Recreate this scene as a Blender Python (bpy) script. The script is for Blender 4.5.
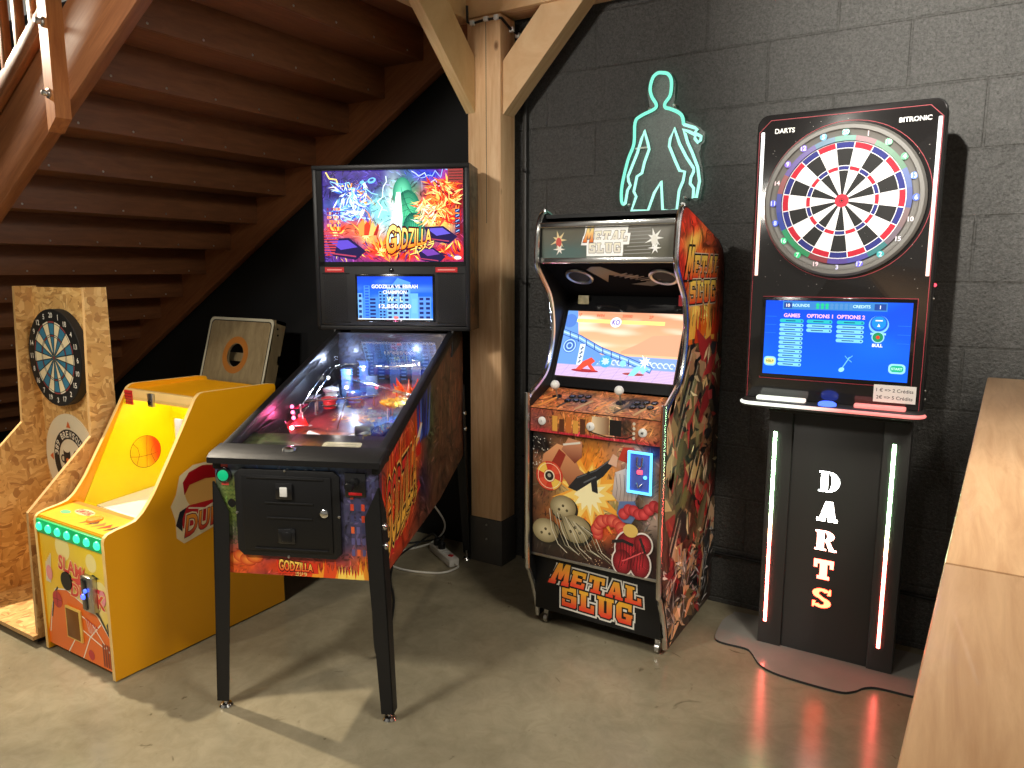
import bpy, bmesh, math, random
from mathutils import Vector, Matrix, noise
from mathutils.geometry import tessellate_polygon

scene = bpy.context.scene
for _o in list(bpy.data.objects):
    bpy.data.objects.remove(_o)
R = math.radians
PI = math.pi

# ------------------------------------------------------------------ camera, world, exposure, lamps
FPX, HORIZON, CAM_H, YAW = 735.0, 270.0, 1.48, R(31.5)
PITCH = math.atan((384 - HORIZON) / FPX)
cd = bpy.data.cameras.new('camera')
cd.sensor_width = 36.0
cd.lens = 36.0 * FPX / 1024.0
cd.clip_start = 0.02
cam = bpy.data.objects.new('camera', cd)
scene.collection.objects.link(cam)
cam.location = (0, 0, CAM_H)
cam.rotation_euler = (PI / 2 - PITCH, 0, YAW)
scene.camera = cam

vs = scene.view_settings
vs.view_transform = 'Standard'
try:
    vs.look = 'None'
except Exception:
    pass
vs.gamma = 1.0
vs.use_curve_mapping = False
vs.exposure = 0.22

w = bpy.data.worlds.new('world')
scene.world = w
w.use_nodes = True
w.node_tree.nodes['Background'].inputs[0].default_value = (1.0, 0.91, 0.78, 1)
w.node_tree.nodes['Background'].inputs[1].default_value = 0.20


def lamp(name, kind, loc, target, energy, color, size=0.1, spot=80, blend=0.5):
    d = bpy.data.lights.new(name, kind)
    d.energy = energy
    d.color = color
    if kind == 'AREA':
        d.shape = 'DISK'
        d.size = size
    else:
        d.shadow_soft_size = size
    if kind == 'SPOT':
        d.spot_size = R(spot)
        d.spot_blend = blend
    o = bpy.data.objects.new(name, d)
    scene.collection.objects.link(o)
    o.location = loc
    if target is not None:
        o.rotation_euler = (Vector(target) - Vector(loc)).to_track_quat('-Z', 'Y').to_euler()
    return o


WARM = (1.0, 0.87, 0.68)
NEUT = (1.0, 0.94, 0.84)
lamp('ceiling_spot_wall', 'SPOT', (-0.6, 0.0, 2.74), (0.5, 3.1, 2.45), 850, NEUT, 0.05, 58, 1.0)
lamp('ceiling_spot_counter', 'SPOT', (0.9, 0.9, 2.8), (0.35, 1.6, 1.1), 42, WARM, 0.08, 90, 0.9)
lamp('ceiling_spot_booth', 'SPOT', (-4.3, 1.4, 2.78), (-2.4, 1.25, 0.2), 480, WARM, 0.04, 100, 0.5)
lamp('ceiling_spot_front', 'SPOT', (-2.1, -0.5, 2.82), (-1.35, 2.6, 1.25), 255, NEUT, 0.22, 92, 0.7)
lamp('ceiling_spot_left', 'SPOT', (-3.2, -0.9, 2.82), (-3.15, 1.4, 0.5), 110, WARM, 0.06, 62, 0.9)
lamp('fill_spot_right', 'SPOT', (0.7, 1.3, 2.82), (-1.6, 2.1, 0.6), 270, NEUT, 0.45, 85, 0.8)  # added fill to brighten the right-facing cabinet sides, no known fixture
lamp('ceiling_spot_floor', 'SPOT', (-0.6, 0.4, 2.82), (-1.0, 1.5, 0.0), 24, NEUT, 0.08, 110, 0.9)


# ------------------------------------------------------------------ colour helpers
def lin(c):
    return c / 12.92 if c <= 0.04045 else ((c + 0.055) / 1.055) ** 2.4


def rgb(*c):
    if len(c) == 1:
        c = c[0]
    if isinstance(c, str):
        c = c.lstrip('#')
        c = tuple(int(c[i:i + 2], 16) for i in (0, 2, 4))
    return tuple(lin(v / 255.0) for v in c[:3])


def mixc(a, b, t):
    t = 0 if t < 0 else 1 if t > 1 else t
    return (a[0] + (b[0] - a[0]) * t, a[1] + (b[1] - a[1]) * t, a[2] + (b[2] - a[2]) * t)


# ------------------------------------------------------------------ materials
def new_mat(name):
    m = bpy.data.materials.new(name)
    m.use_nodes = True
    nt = m.node_tree
    return m, nt, nt.nodes['Principled BSDF']


def plain(name, col, rough=0.5, metal=0.0, coat=0.0, bump=0.0, bscale=200.0, var=0.0, vscale=8.0, spec=0.5):
    m, nt, b = new_mat(name)
    b.inputs['Base Color'].default_value = (*col, 1)
    b.inputs['Roughness'].default_value = rough
    b.inputs['Metallic'].default_value = metal
    b.inputs['Coat Weight'].default_value = coat
    b.inputs['Specular IOR Level'].default_value = spec
    tc = nt.nodes.new('ShaderNodeTexCoord')
    if var > 0:
        n = nt.nodes.new('ShaderNodeTexNoise')
        n.inputs['Scale'].default_value = vscale
        n.inputs['Detail'].default_value = 5
        nt.links.new(tc.outputs['Object'], n.inputs['Vector'])
        r = nt.nodes.new('ShaderNodeValToRGB')
        r.color_ramp.elements[0].position = 0.3
        r.color_ramp.elements[1].position = 0.7
        r.color_ramp.elements[0].color = (*[c * (1 - var) for c in col], 1)
        r.color_ramp.elements[1].color = (*[min(1, c * (1 + var)) for c in col], 1)
        nt.links.new(n.outputs['Fac'], r.inputs['Fac'])
        nt.links.new(r.outputs['Color'], b.inputs['Base Color'])
    if bump > 0:
        n2 = nt.nodes.new('ShaderNodeTexNoise')
        n2.inputs['Scale'].default_value = bscale
        n2.inputs['Detail'].default_value = 3
        nt.links.new(tc.outputs['Object'], n2.inputs['Vector'])
        bp = nt.nodes.new('ShaderNodeBump')
        bp.inputs['Strength'].default_value = bump
        bp.inputs['Distance'].default_value = 0.002
        nt.links.new(n2.outputs['Fac'], bp.inputs['Height'])
        nt.links.new(bp.outputs['Normal'], b.inputs['Normal'])
    return m


def emit(name, col, strength, base=None):
    m, nt, b = new_mat(name)
    b.inputs['Base Color'].default_value = (*(base or (0.05, 0.05, 0.05)), 1)
    b.inputs['Emission Color'].default_value = (*col, 1)
    b.inputs['Emission Strength'].default_value = strength
    b.inputs['Roughness'].default_value = 0.4
    return m


def print_mat(name, rough=0.4, coat=0.0, glow=0.0, base=1.0):
    m, nt, b = new_mat(name)
    a = nt.nodes.new('ShaderNodeVertexColor')
    a.layer_name = 'Col'
    if base > 0:
        if base < 1:
            mx = nt.nodes.new('ShaderNodeMix')
            mx.data_type = 'RGBA'
            mx.inputs[0].default_value = base
            mx.inputs[6].default_value = (0, 0, 0, 1)
            nt.links.new(a.outputs['Color'], mx.inputs[7])
            nt.links.new(mx.outputs[2], b.inputs['Base Color'])
        else:
            nt.links.new(a.outputs['Color'], b.inputs['Base Color'])
    else:
        b.inputs['Base Color'].default_value = (0.01, 0.01, 0.01, 1)
    b.inputs['Roughness'].default_value = rough
    b.inputs['Coat Weight'].default_value = coat
    b.inputs['Coat Roughness'].default_value = 0.08
    if glow > 0:
        nt.links.new(a.outputs['Color'], b.inputs['Emission Color'])
        b.inputs['Emission Strength'].default_value = glow
    return m


def glass_mat(name, tint=(1, 1, 1), gloss=0.10, rough=0.02):
    m = bpy.data.materials.new(name)
    m.use_nodes = True
    nt = m.node_tree
    for n in list(nt.nodes):
        nt.nodes.remove(n)
    o = nt.nodes.new('ShaderNodeOutputMaterial')
    t = nt.nodes.new('ShaderNodeBsdfTransparent')
    t.inputs[0].default_value = (*tint, 1)
    g = nt.nodes.new('ShaderNodeBsdfGlossy')
    g.inputs['Roughness'].default_value = rough
    lw = nt.nodes.new('ShaderNodeLayerWeight')
    lw.inputs['Blend'].default_value = 0.5
    pw = nt.nodes.new('ShaderNodeMath')
    pw.operation = 'POWER'
    pw.inputs[1].default_value = 4.0
    mx = nt.nodes.new('ShaderNodeMixShader')
    ma = nt.nodes.new('ShaderNodeMath')
    ma.operation = 'MULTIPLY_ADD'
    ma.inputs[1].default_value = 0.7
    ma.inputs[2].default_value = gloss
    nt.links.new(lw.outputs['Facing'], pw.inputs[0])
    nt.links.new(pw.outputs[0], ma.inputs[0])
    nt.links.new(ma.outputs[0], mx.inputs[0])
    nt.links.new(t.outputs[0], mx.inputs[1])
    nt.links.new(g.outputs[0], mx.inputs[2])
    nt.links.new(mx.outputs[0], o.inputs['Surface'])
    return m


def wood_mat(name, dark, light, scale=(1, 1, 12), rough=0.5, grain=6.0, coat=0.0, knots=False, tilt=0.0):
    """long grain along the object axis whose scale is smallest"""
    m, nt, b = new_mat(name)
    tc = nt.nodes.new('ShaderNodeTexCoord')
    mp = nt.nodes.new('ShaderNodeMapping')
    mp.inputs['Scale'].default_value = scale
    if tilt:
        rt = nt.nodes.new('ShaderNodeMapping')
        rt.inputs['Rotation'].default_value = (0, tilt, 0)
        nt.links.new(tc.outputs['Object'], rt.inputs['Vector'])
        nt.links.new(rt.outputs[0], mp.inputs['Vector'])
    else:
        nt.links.new(tc.outputs['Object'], mp.inputs['Vector'])
    n = nt.nodes.new('ShaderNodeTexNoise')
    n.inputs['Scale'].default_value = grain
    n.inputs['Detail'].default_value = 8
    n.inputs['Roughness'].default_value = 0.65
    n.inputs['Distortion'].default_value = 0.6
    nt.links.new(mp.outputs[0], n.inputs['Vector'])
    r = nt.nodes.new('ShaderNodeValToRGB')
    r.color_ramp.elements[0].position = 0.32
    r.color_ramp.elements[1].position = 0.68
    r.color_ramp.elements[0].color = (*dark, 1)
    r.color_ramp.elements[1].color = (*light, 1)
    nt.links.new(n.outputs['Fac'], r.inputs['Fac'])
    out = r.outputs['Color']
    if knots:
        v = nt.nodes.new('ShaderNodeTexVoronoi')
        v.inputs['Scale'].default_value = 3.2
        v.inputs['Randomness'].default_value = 1.0
        mp2 = nt.nodes.new('ShaderNodeMapping')
        s0 = min(scale)
        mp2.inputs['Scale'].default_value = [1.0 if q == s0 else 1.7 for q in scale]
        nt.links.new(tc.outputs['Object'], mp2.inputs['Vector'])
        nt.links.new(mp2.outputs[0], v.inputs['Vector'])
        r2 = nt.nodes.new('ShaderNodeValToRGB')
        r2.color_ramp.elements[0].position = 0.03
        r2.color_ramp.elements[1].position = 0.085
        r2.color_ramp.elements[0].color = (0.25, 0.14, 0.07, 1)
        r2.color_ramp.elements[1].color = (1, 1, 1, 1)
        nt.links.new(v.outputs['Distance'], r2.inputs['Fac'])
        mx = nt.nodes.new('ShaderNodeMix')
        mx.data_type = 'RGBA'
        mx.blend_type = 'MULTIPLY'
        mx.inputs[0].default_value = 0.9
        nt.links.new(out, mx.inputs[6])
        nt.links.new(r2.outputs['Color'], mx.inputs[7])
        out = mx.outputs[2]
    nt.links.new(out, b.inputs['Base Color'])
    b.inputs['Roughness'].default_value = rough
    b.inputs['Coat Weight'].default_value = coat
    bp = nt.nodes.new('ShaderNodeBump')
    bp.inputs['Strength'].default_value = 0.12
    bp.inputs['Distance'].default_value = 0.002
    nt.links.new(n.outputs['Fac'], bp.inputs['Height'])
    nt.links.new(bp.outputs['Normal'], b.inputs['Normal'])
    return m


def osb_mat():
    m, nt, b = new_mat('osb_board')
    tc = nt.nodes.new('ShaderNodeTexCoord')
    cols = []
    nz = nt.nodes.new('ShaderNodeTexNoise')
    nz.inputs['Scale'].default_value = 9
    nt.links.new(tc.outputs['Object'], nz.inputs['Vector'])
    for k, (rot, sc) in enumerate([((0.5, 0.4, 0.2), (26, 20, 90)), ((-0.6, 0.9, 1.2), (84, 24, 26)), ((0.9, -0.5, -0.8), (22, 80, 26))]):
        mp = nt.nodes.new('ShaderNodeMapping')
        mp.inputs['Rotation'].default_value = rot
        mp.inputs['Scale'].default_value = sc
        add = nt.nodes.new('ShaderNodeMix')
        add.data_type = 'RGBA'
        add.blend_type = 'ADD'
        add.inputs[0].default_value = 0.06
        nt.links.new(tc.outputs['Object'], add.inputs[6])
        nt.links.new(nz.outputs['Color'], add.inputs[7])
        nt.links.new(add.outputs[2], mp.inputs['Vector'])
        v = nt.nodes.new('ShaderNodeTexVoronoi')
        v.inputs['Scale'].default_value = 1.0
        nt.links.new(mp.outputs[0], v.inputs['Vector'])
        s = nt.nodes.new('ShaderNodeSeparateColor')
        nt.links.new(v.outputs['Color'], s.inputs[0])
        cols.append(s.outputs[0])
    sel = nt.nodes.new('ShaderNodeTexNoise')
    sel.inputs['Scale'].default_value = 14
    nt.links.new(tc.outputs['Object'], sel.inputs['Vector'])
    th = nt.nodes.new('ShaderNodeMath')
    th.operation = 'GREATER_THAN'
    th.inputs[1].default_value = 0.5
    nt.links.new(sel.outputs['Fac'], th.inputs[0])
    m1 = nt.nodes.new('ShaderNodeMix')
    nt.links.new(th.outputs[0], m1.inputs[0])
    nt.links.new(cols[0], m1.inputs[2])
    nt.links.new(cols[1], m1.inputs[3])
    th2 = nt.nodes.new('ShaderNodeMath')
    th2.operation = 'GREATER_THAN'
    th2.inputs[1].default_value = 0.55
    sep = nt.nodes.new('ShaderNodeSeparateColor')
    nt.links.new(sel.outputs['Color'], sep.inputs[0])
    nt.links.new(sep.outputs[2], th2.inputs[0])
    m2 = nt.nodes.new('ShaderNodeMix')
    nt.links.new(th2.outputs[0], m2.inputs[0])
    nt.links.new(m1.outputs[0], m2.inputs[2])
    nt.links.new(cols[2], m2.inputs[3])
    r = nt.nodes.new('ShaderNodeValToRGB')
    e = r.color_ramp.elements
    e[0].position = 0.0
    e[0].color = (*rgb(170, 122, 66), 1)
    e[1].position = 1.0
    e[1].color = (*rgb(232, 194, 128), 1)
    e2 = e.new(0.25)
    e2.color = (*rgb(200, 152, 88), 1)
    e3 = e.new(0.7)
    e3.color = (*rgb(216, 172, 104), 1)
    nt.links.new(m2.outputs[0], r.inputs['Fac'])
    nt.links.new(r.outputs['Color'], b.inputs['Base Color'])
    b.inputs['Roughness'].default_value = 0.6
    return m


def floor_mat():
    m, nt, b = new_mat('polished_concrete')
    tc = nt.nodes.new('ShaderNodeTexCoord')

    def nn(scale, det, rough=0.55, dist=0.0):
        n = nt.nodes.new('ShaderNodeTexNoise')
        n.inputs['Scale'].default_value = scale
        n.inputs['Detail'].default_value = det
        n.inputs['Roughness'].default_value = rough
        n.inputs['Distortion'].default_value = dist
        nt.links.new(tc.outputs['Object'], n.inputs['Vector'])
        return n
    a, c = nn(1.6, 8, 0.6, 0.4), nn(14, 6, 0.7, 0.8)
    r = nt.nodes.new('ShaderNodeValToRGB')
    e = r.color_ramp.elements
    e[0].position, e[1].position = 0.3, 0.72
    e[0].color = (*rgb(122, 114, 93), 1)
    e[1].color = (*rgb(160, 150, 125), 1)
    nt.links.new(a.outputs['Fac'], r.inputs['Fac'])
    r2 = nt.nodes.new('ShaderNodeValToRGB')
    r2.color_ramp.elements[0].position = 0.33
    r2.color_ramp.elements[1].position = 0.6
    r2.color_ramp.elements[0].color = (0.74, 0.72, 0.68, 1)
    r2.color_ramp.elements[1].color = (1, 1, 1, 1)
    nt.links.new(c.outputs['Fac'], r2.inputs['Fac'])
    mx = nt.nodes.new('ShaderNodeMix')
    mx.data_type = 'RGBA'
    mx.blend_type = 'MULTIPLY'
    mx.inputs[0].default_value = 0.6
    nt.links.new(r.outputs['Color'], mx.inputs[6])
    nt.links.new(r2.outputs['Color'], mx.inputs[7])
    # dark scuffs
    s = nn(7, 3, 0.5, 2.5)
    r3 = nt.nodes.new('ShaderNodeValToRGB')
    r3.color_ramp.elements[0].position = 0.24
    r3.color_ramp.elements[1].position = 0.3
    r3.color_ramp.elements[0].color = (0.45, 0.42, 0.38, 1)
    r3.color_ramp.elements[1].color = (1, 1, 1, 1)
    nt.links.new(s.outputs['Fac'], r3.inputs['Fac'])
    mx2 = nt.nodes.new('ShaderNodeMix')
    mx2.data_type = 'RGBA'
    mx2.blend_type = 'MULTIPLY'
    mx2.inputs[0].default_value = 0.8
    nt.links.new(mx.outputs[2], mx2.inputs[6])
    nt.links.new(r3.outputs['Color'], mx2.inputs[7])
    nt.links.new(mx2.outputs[2], b.inputs['Base Color'])
    rr = nt.nodes.new('ShaderNodeMapRange')
    rr.inputs['To Min'].default_value = 0.13
    rr.inputs['To Max'].default_value = 0.3
    nt.links.new(c.outputs['Fac'], rr.inputs['Value'])
    nt.links.new(rr.outputs[0], b.inputs['Roughness'])
    bp = nt.nodes.new('ShaderNodeBump')
    bp.inputs['Strength'].default_value = 0.03
    bp.inputs['Distance'].default_value = 0.004
    nt.links.new(c.outputs['Fac'], bp.inputs['Height'])
    nt.links.new(bp.outputs['Normal'], b.inputs['Normal'])
    return m


def wall_mat():
    m, nt, b = new_mat('painted_block_wall')
    tc = nt.nodes.new('ShaderNodeTexCoord')
    mp = nt.nodes.new('ShaderNodeMapping')
    mp.inputs['Rotation'].default_value = (PI / 2, 0, 0)
    mp.inputs['Location'].default_value = (0.07, 0.0, 0.0)
    nt.links.new(tc.outputs['Object'], mp.inputs['Vector'])
    cmb = nt.nodes.new('ShaderNodeSeparateXYZ')
    nt.links.new(tc.outputs['Object'], cmb.inputs[0])
    xyz = nt.nodes.new('ShaderNodeCombineXYZ')
    ax = nt.nodes.new('ShaderNodeMath')
    ax.operation = 'ADD'
    ax.inputs[1].default_value = 0.24
    nt.links.new(cmb.outputs[0], ax.inputs[0])
    az = nt.nodes.new('ShaderNodeMath')
    az.operation = 'ADD'
    az.inputs[1].default_value = -0.024
    nt.links.new(cmb.outputs[2], az.inputs[0])
    nt.links.new(ax.outputs[0], xyz.inputs[0])
    nt.links.new(az.outputs[0], xyz.inputs[1])
    br = nt.nodes.new('ShaderNodeTexBrick')
    br.inputs['Scale'].default_value = 1.0
    br.inputs['Brick Width'].default_value = 0.5
    br.inputs['Row Height'].default_value = 0.235
    br.inputs['Mortar Size'].default_value = 0.006
    br.inputs['Mortar Smooth'].default_value = 0.6
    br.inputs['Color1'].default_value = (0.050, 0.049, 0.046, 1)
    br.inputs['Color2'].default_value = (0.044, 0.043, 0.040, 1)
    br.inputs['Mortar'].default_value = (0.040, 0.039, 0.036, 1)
    nt.links.new(xyz.outputs[0], br.inputs['Vector'])
    f = nt.nodes.new('ShaderNodeTexNoise')
    f.inputs['Scale'].default_value = 80
    f.inputs['Detail'].default_value = 4
    f.inputs['Roughness'].default_value = 0.7
    nt.links.new(tc.outputs['Object'], f.inputs['Vector'])
    g = nt.nodes.new('ShaderNodeTexNoise')
    g.inputs['Scale'].default_value = 5
    g.inputs['Detail'].default_value = 4
    nt.links.new(tc.outputs['Object'], g.inputs['Vector'])
    hh = nt.nodes.new('ShaderNodeMath')
    hh.operation = 'MULTIPLY_ADD'
    hh.inputs[1].default_value = 0.5
    nt.links.new(f.outputs['Fac'], hh.inputs[0])
    nt.links.new(g.outputs['Fac'], hh.inputs[2])
    h2 = nt.nodes.new('ShaderNodeMath')
    h2.operation = 'MULTIPLY_ADD'
    h2.inputs[1].default_value = -0.16
    nt.links.new(br.outputs['Fac'], h2.inputs[0])
    nt.links.new(hh.outputs[0], h2.inputs[2])
    bp = nt.nodes.new('ShaderNodeBump')
    bp.inputs['Strength'].default_value = 0.9
    bp.inputs['Distance'].default_value = 0.014
    nt.links.new(h2.outputs[0], bp.inputs['Height'])
    nt.links.new(bp.outputs['Normal'], b.inputs['Normal'])
    # pale chips in the paint
    v = nt.nodes.new('ShaderNodeTexNoise')
    v.inputs['Scale'].default_value = 38
    v.inputs['Detail'].default_value = 6
    v.inputs['Roughness'].default_value = 0.75
    nt.links.new(tc.outputs['Object'], v.inputs['Vector'])
    r = nt.nodes.new('ShaderNodeValToRGB')
    r.color_ramp.elements[0].position = 0.715
    r.color_ramp.elements[1].position = 0.75
    nt.links.new(v.outputs['Fac'], r.inputs['Fac'])
    mx = nt.nodes.new('ShaderNodeMix')
    mx.data_type = 'RGBA'
    nt.links.new(r.outputs['Color'], mx.inputs[0])
    nt.links.new(br.outputs['Color'], mx.inputs[6])
    mx.inputs[7].default_value = (0.30, 0.29, 0.27, 1)
    gr = nt.nodes.new('ShaderNodeTexNoise')  # fine paint grain, with the paint's sparkle put into the colour
    gr.inputs['Scale'].default_value = 130
    gr.inputs['Detail'].default_value = 3
    gr.inputs['Roughness'].default_value = 0.8
    nt.links.new(tc.outputs['Object'], gr.inputs['Vector'])
    g2 = nt.nodes.new('ShaderNodeValToRGB')
    g2.color_ramp.elements[0].position = 0.33
    g2.color_ramp.elements[1].position = 0.70
    g2.color_ramp.elements[0].color = (0.45, 0.45, 0.45, 1)
    g2.color_ramp.elements[1].color = (1.7, 1.7, 1.68, 1)
    nt.links.new(gr.outputs['Fac'], g2.inputs['Fac'])
    ml = nt.nodes.new('ShaderNodeMix')
    ml.data_type = 'RGBA'
    ml.blend_type = 'MULTIPLY'
    ml.inputs[0].default_value = 1.0
    nt.links.new(mx.outputs[2], ml.inputs[6])
    nt.links.new(g2.outputs['Color'], ml.inputs[7])
    nt.links.new(ml.outputs[2], b.inputs['Base Color'])
    b.inputs['Roughness'].default_value = 0.42
    return m


M = {}
M['black'] = plain('black_satin_paint', (0.006, 0.006, 0.0065), 0.42, bump=0.05, spec=0.35)
M['black_gloss'] = plain('black_gloss_plastic', (0.008, 0.008, 0.009), 0.12, coat=0.4)
M['black_rough'] = plain('black_textured_metal', (0.007, 0.007, 0.0075), 0.45, bump=0.3, bscale=500, spec=0.35)
M['matte_black'] = plain('matte_black_board', (0.005, 0.005, 0.006), 0.9, bump=0.05, spec=0.08)
M['speaker_black'] = plain('speaker_black', (0.012, 0.012, 0.012), 0.5, bump=0.05, spec=0.3)
M['dark_panel'] = plain('dark_grey_panel', (0.03, 0.029, 0.027), 0.45, bump=0.05)
M['chrome'] = plain('chrome_trim', (0.72, 0.72, 0.70), 0.2, metal=1.0, var=0.05)
M['steel'] = plain('brushed_steel', (0.5, 0.49, 0.46), 0.32, metal=1.0, var=0.08)
M['white'] = plain('white_plastic', (0.75, 0.74, 0.70), 0.35, var=0.03)
M['cream_edge'] = plain('cream_edge_banding', rgb(226, 190, 120), 0.45, var=0.04)
M['yellow'] = plain('yellow_laminate', rgb(238, 164, 10), 0.36, bump=0.03, var=0.03, vscale=2)
M['yellow_in'] = plain('bright_yellow_interior', rgb(248, 224, 6), 0.4, var=0.02)
M['red_plate'] = plain('red_label', rgb(190, 24, 30), 0.4, var=0.05)
M['rubber'] = plain('dark_rubber', (0.02, 0.02, 0.02), 0.7)
M['print'] = print_mat('printed_artwork', 0.38, 0.15)
M['print_matte'] = print_mat('matte_print', 0.6, 0.0)
M['print_dull'] = print_mat('printed_side_art', 0.45, 0.1)
M['backlit'] = print_mat('backlit_artwork', 0.15, 0.0, glow=1.25, base=0.25)
M['screen'] = print_mat('lcd_picture', 0.12, 0.0, glow=1.2, base=0.0)
M['screen_bright'] = print_mat('bright_lcd_picture', 0.12, 0.0, glow=1.55, base=0.0)
M['marquee'] = print_mat('dim_marquee_artwork', 0.12, 0.3, glow=0.12)
M['glass'] = glass_mat('clear_glass', (0.97, 0.98, 0.98), 0.025)
M['acrylic'] = glass_mat('clear_acrylic', (0.93, 0.99, 0.97), 0.015, 0.35)
M['smoke'] = glass_mat('clear_ramp_plastic', (0.75, 0.82, 0.9), 0.12, 0.1)
M['pine'] = wood_mat('pine_timber', rgb(218, 170, 122), rgb(240, 202, 156), (9, 9, 0.8), 0.55, 5, knots=True)
M['pine_y'] = wood_mat('pine_timber_lengthwise', rgb(218, 182, 126), rgb(238, 208, 156), (9, 0.9, 0.9), 0.55, 5, knots=True)
M['pine_x'] = wood_mat('pine_timber_crosswise', rgb(218, 172, 122), rgb(238, 202, 154), (0.9, 9, 0.9), 0.55, 5, knots=True)
M['stair'] = wood_mat('stained_stair_wood', rgb(124, 74, 42), rgb(152, 98, 60), (1.2, 16, 16), 0.45, 4, tilt=0.53)
M['stair_t'] = wood_mat('stained_tread_wood', rgb(108, 66, 38), rgb(132, 84, 50), (14, 2, 14), 0.5, 3)
M['stair_v'] = wood_mat('stained_post_wood', rgb(150, 88, 44), rgb(184, 120, 66), (14, 14, 1.4), 0.45, 4)
M['table'] = wood_mat('worn_beech_tabletop', rgb(178, 138, 100), rgb(206, 168, 128), (14, 1.2, 4), 0.38, 3, coat=0.15)
M['osb'] = osb_mat()
M['osb_edge'] = plain('pale_board_edge', rgb(200, 160, 104), 0.6, var=0.1, vscale=60)
M['ply'] = wood_mat('birch_plywood', rgb(142, 122, 88), rgb(172, 152, 114), (8, 8, 1), 0.5, 4)
M['floor'] = floor_mat()
M['wall'] = wall_mat()
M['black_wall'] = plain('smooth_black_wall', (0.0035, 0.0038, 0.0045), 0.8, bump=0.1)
M['ceil'] = plain('dark_ceiling', (0.05, 0.045, 0.04), 0.8, bump=0.1)
M['sleeve'] = plain('grey_painted_base', (0.075, 0.07, 0.06), 0.55, bump=0.15, var=0.12)
M['cord_w'] = plain('white_cord', (0.6, 0.58, 0.52), 0.5)
M['cord_b'] = plain('black_cord', (0.01, 0.01, 0.01), 0.5)
M['neon'] = emit('turquoise_neon', (0.20, 0.85, 0.60), 1.15)
M['neon_pale'] = emit('pale_neon', (0.40, 0.95, 0.76), 1.15)
M['green_led'] = emit('green_led', (0.02, 0.95, 0.40), 1.6)
M['white_led'] = emit('white_led', (1, 0.97, 0.92), 10)
M['blue_led'] = emit('blue_led', (0.05, 0.12, 1.0), 2.5)
M['cyan_led'] = emit('cyan_led_frame', (0.10, 0.55, 1.0), 2.2)
M['red_led'] = emit('red_led', (1.0, 0.05, 0.08), 3.0)
M['pink_led'] = emit('pink_led', (1.0, 0.12, 0.28), 6.0)
M['green_button'] = emit('green_button', (0.0, 0.55, 0.25), 0.35, (0.0, 0.3, 0.12))


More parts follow.
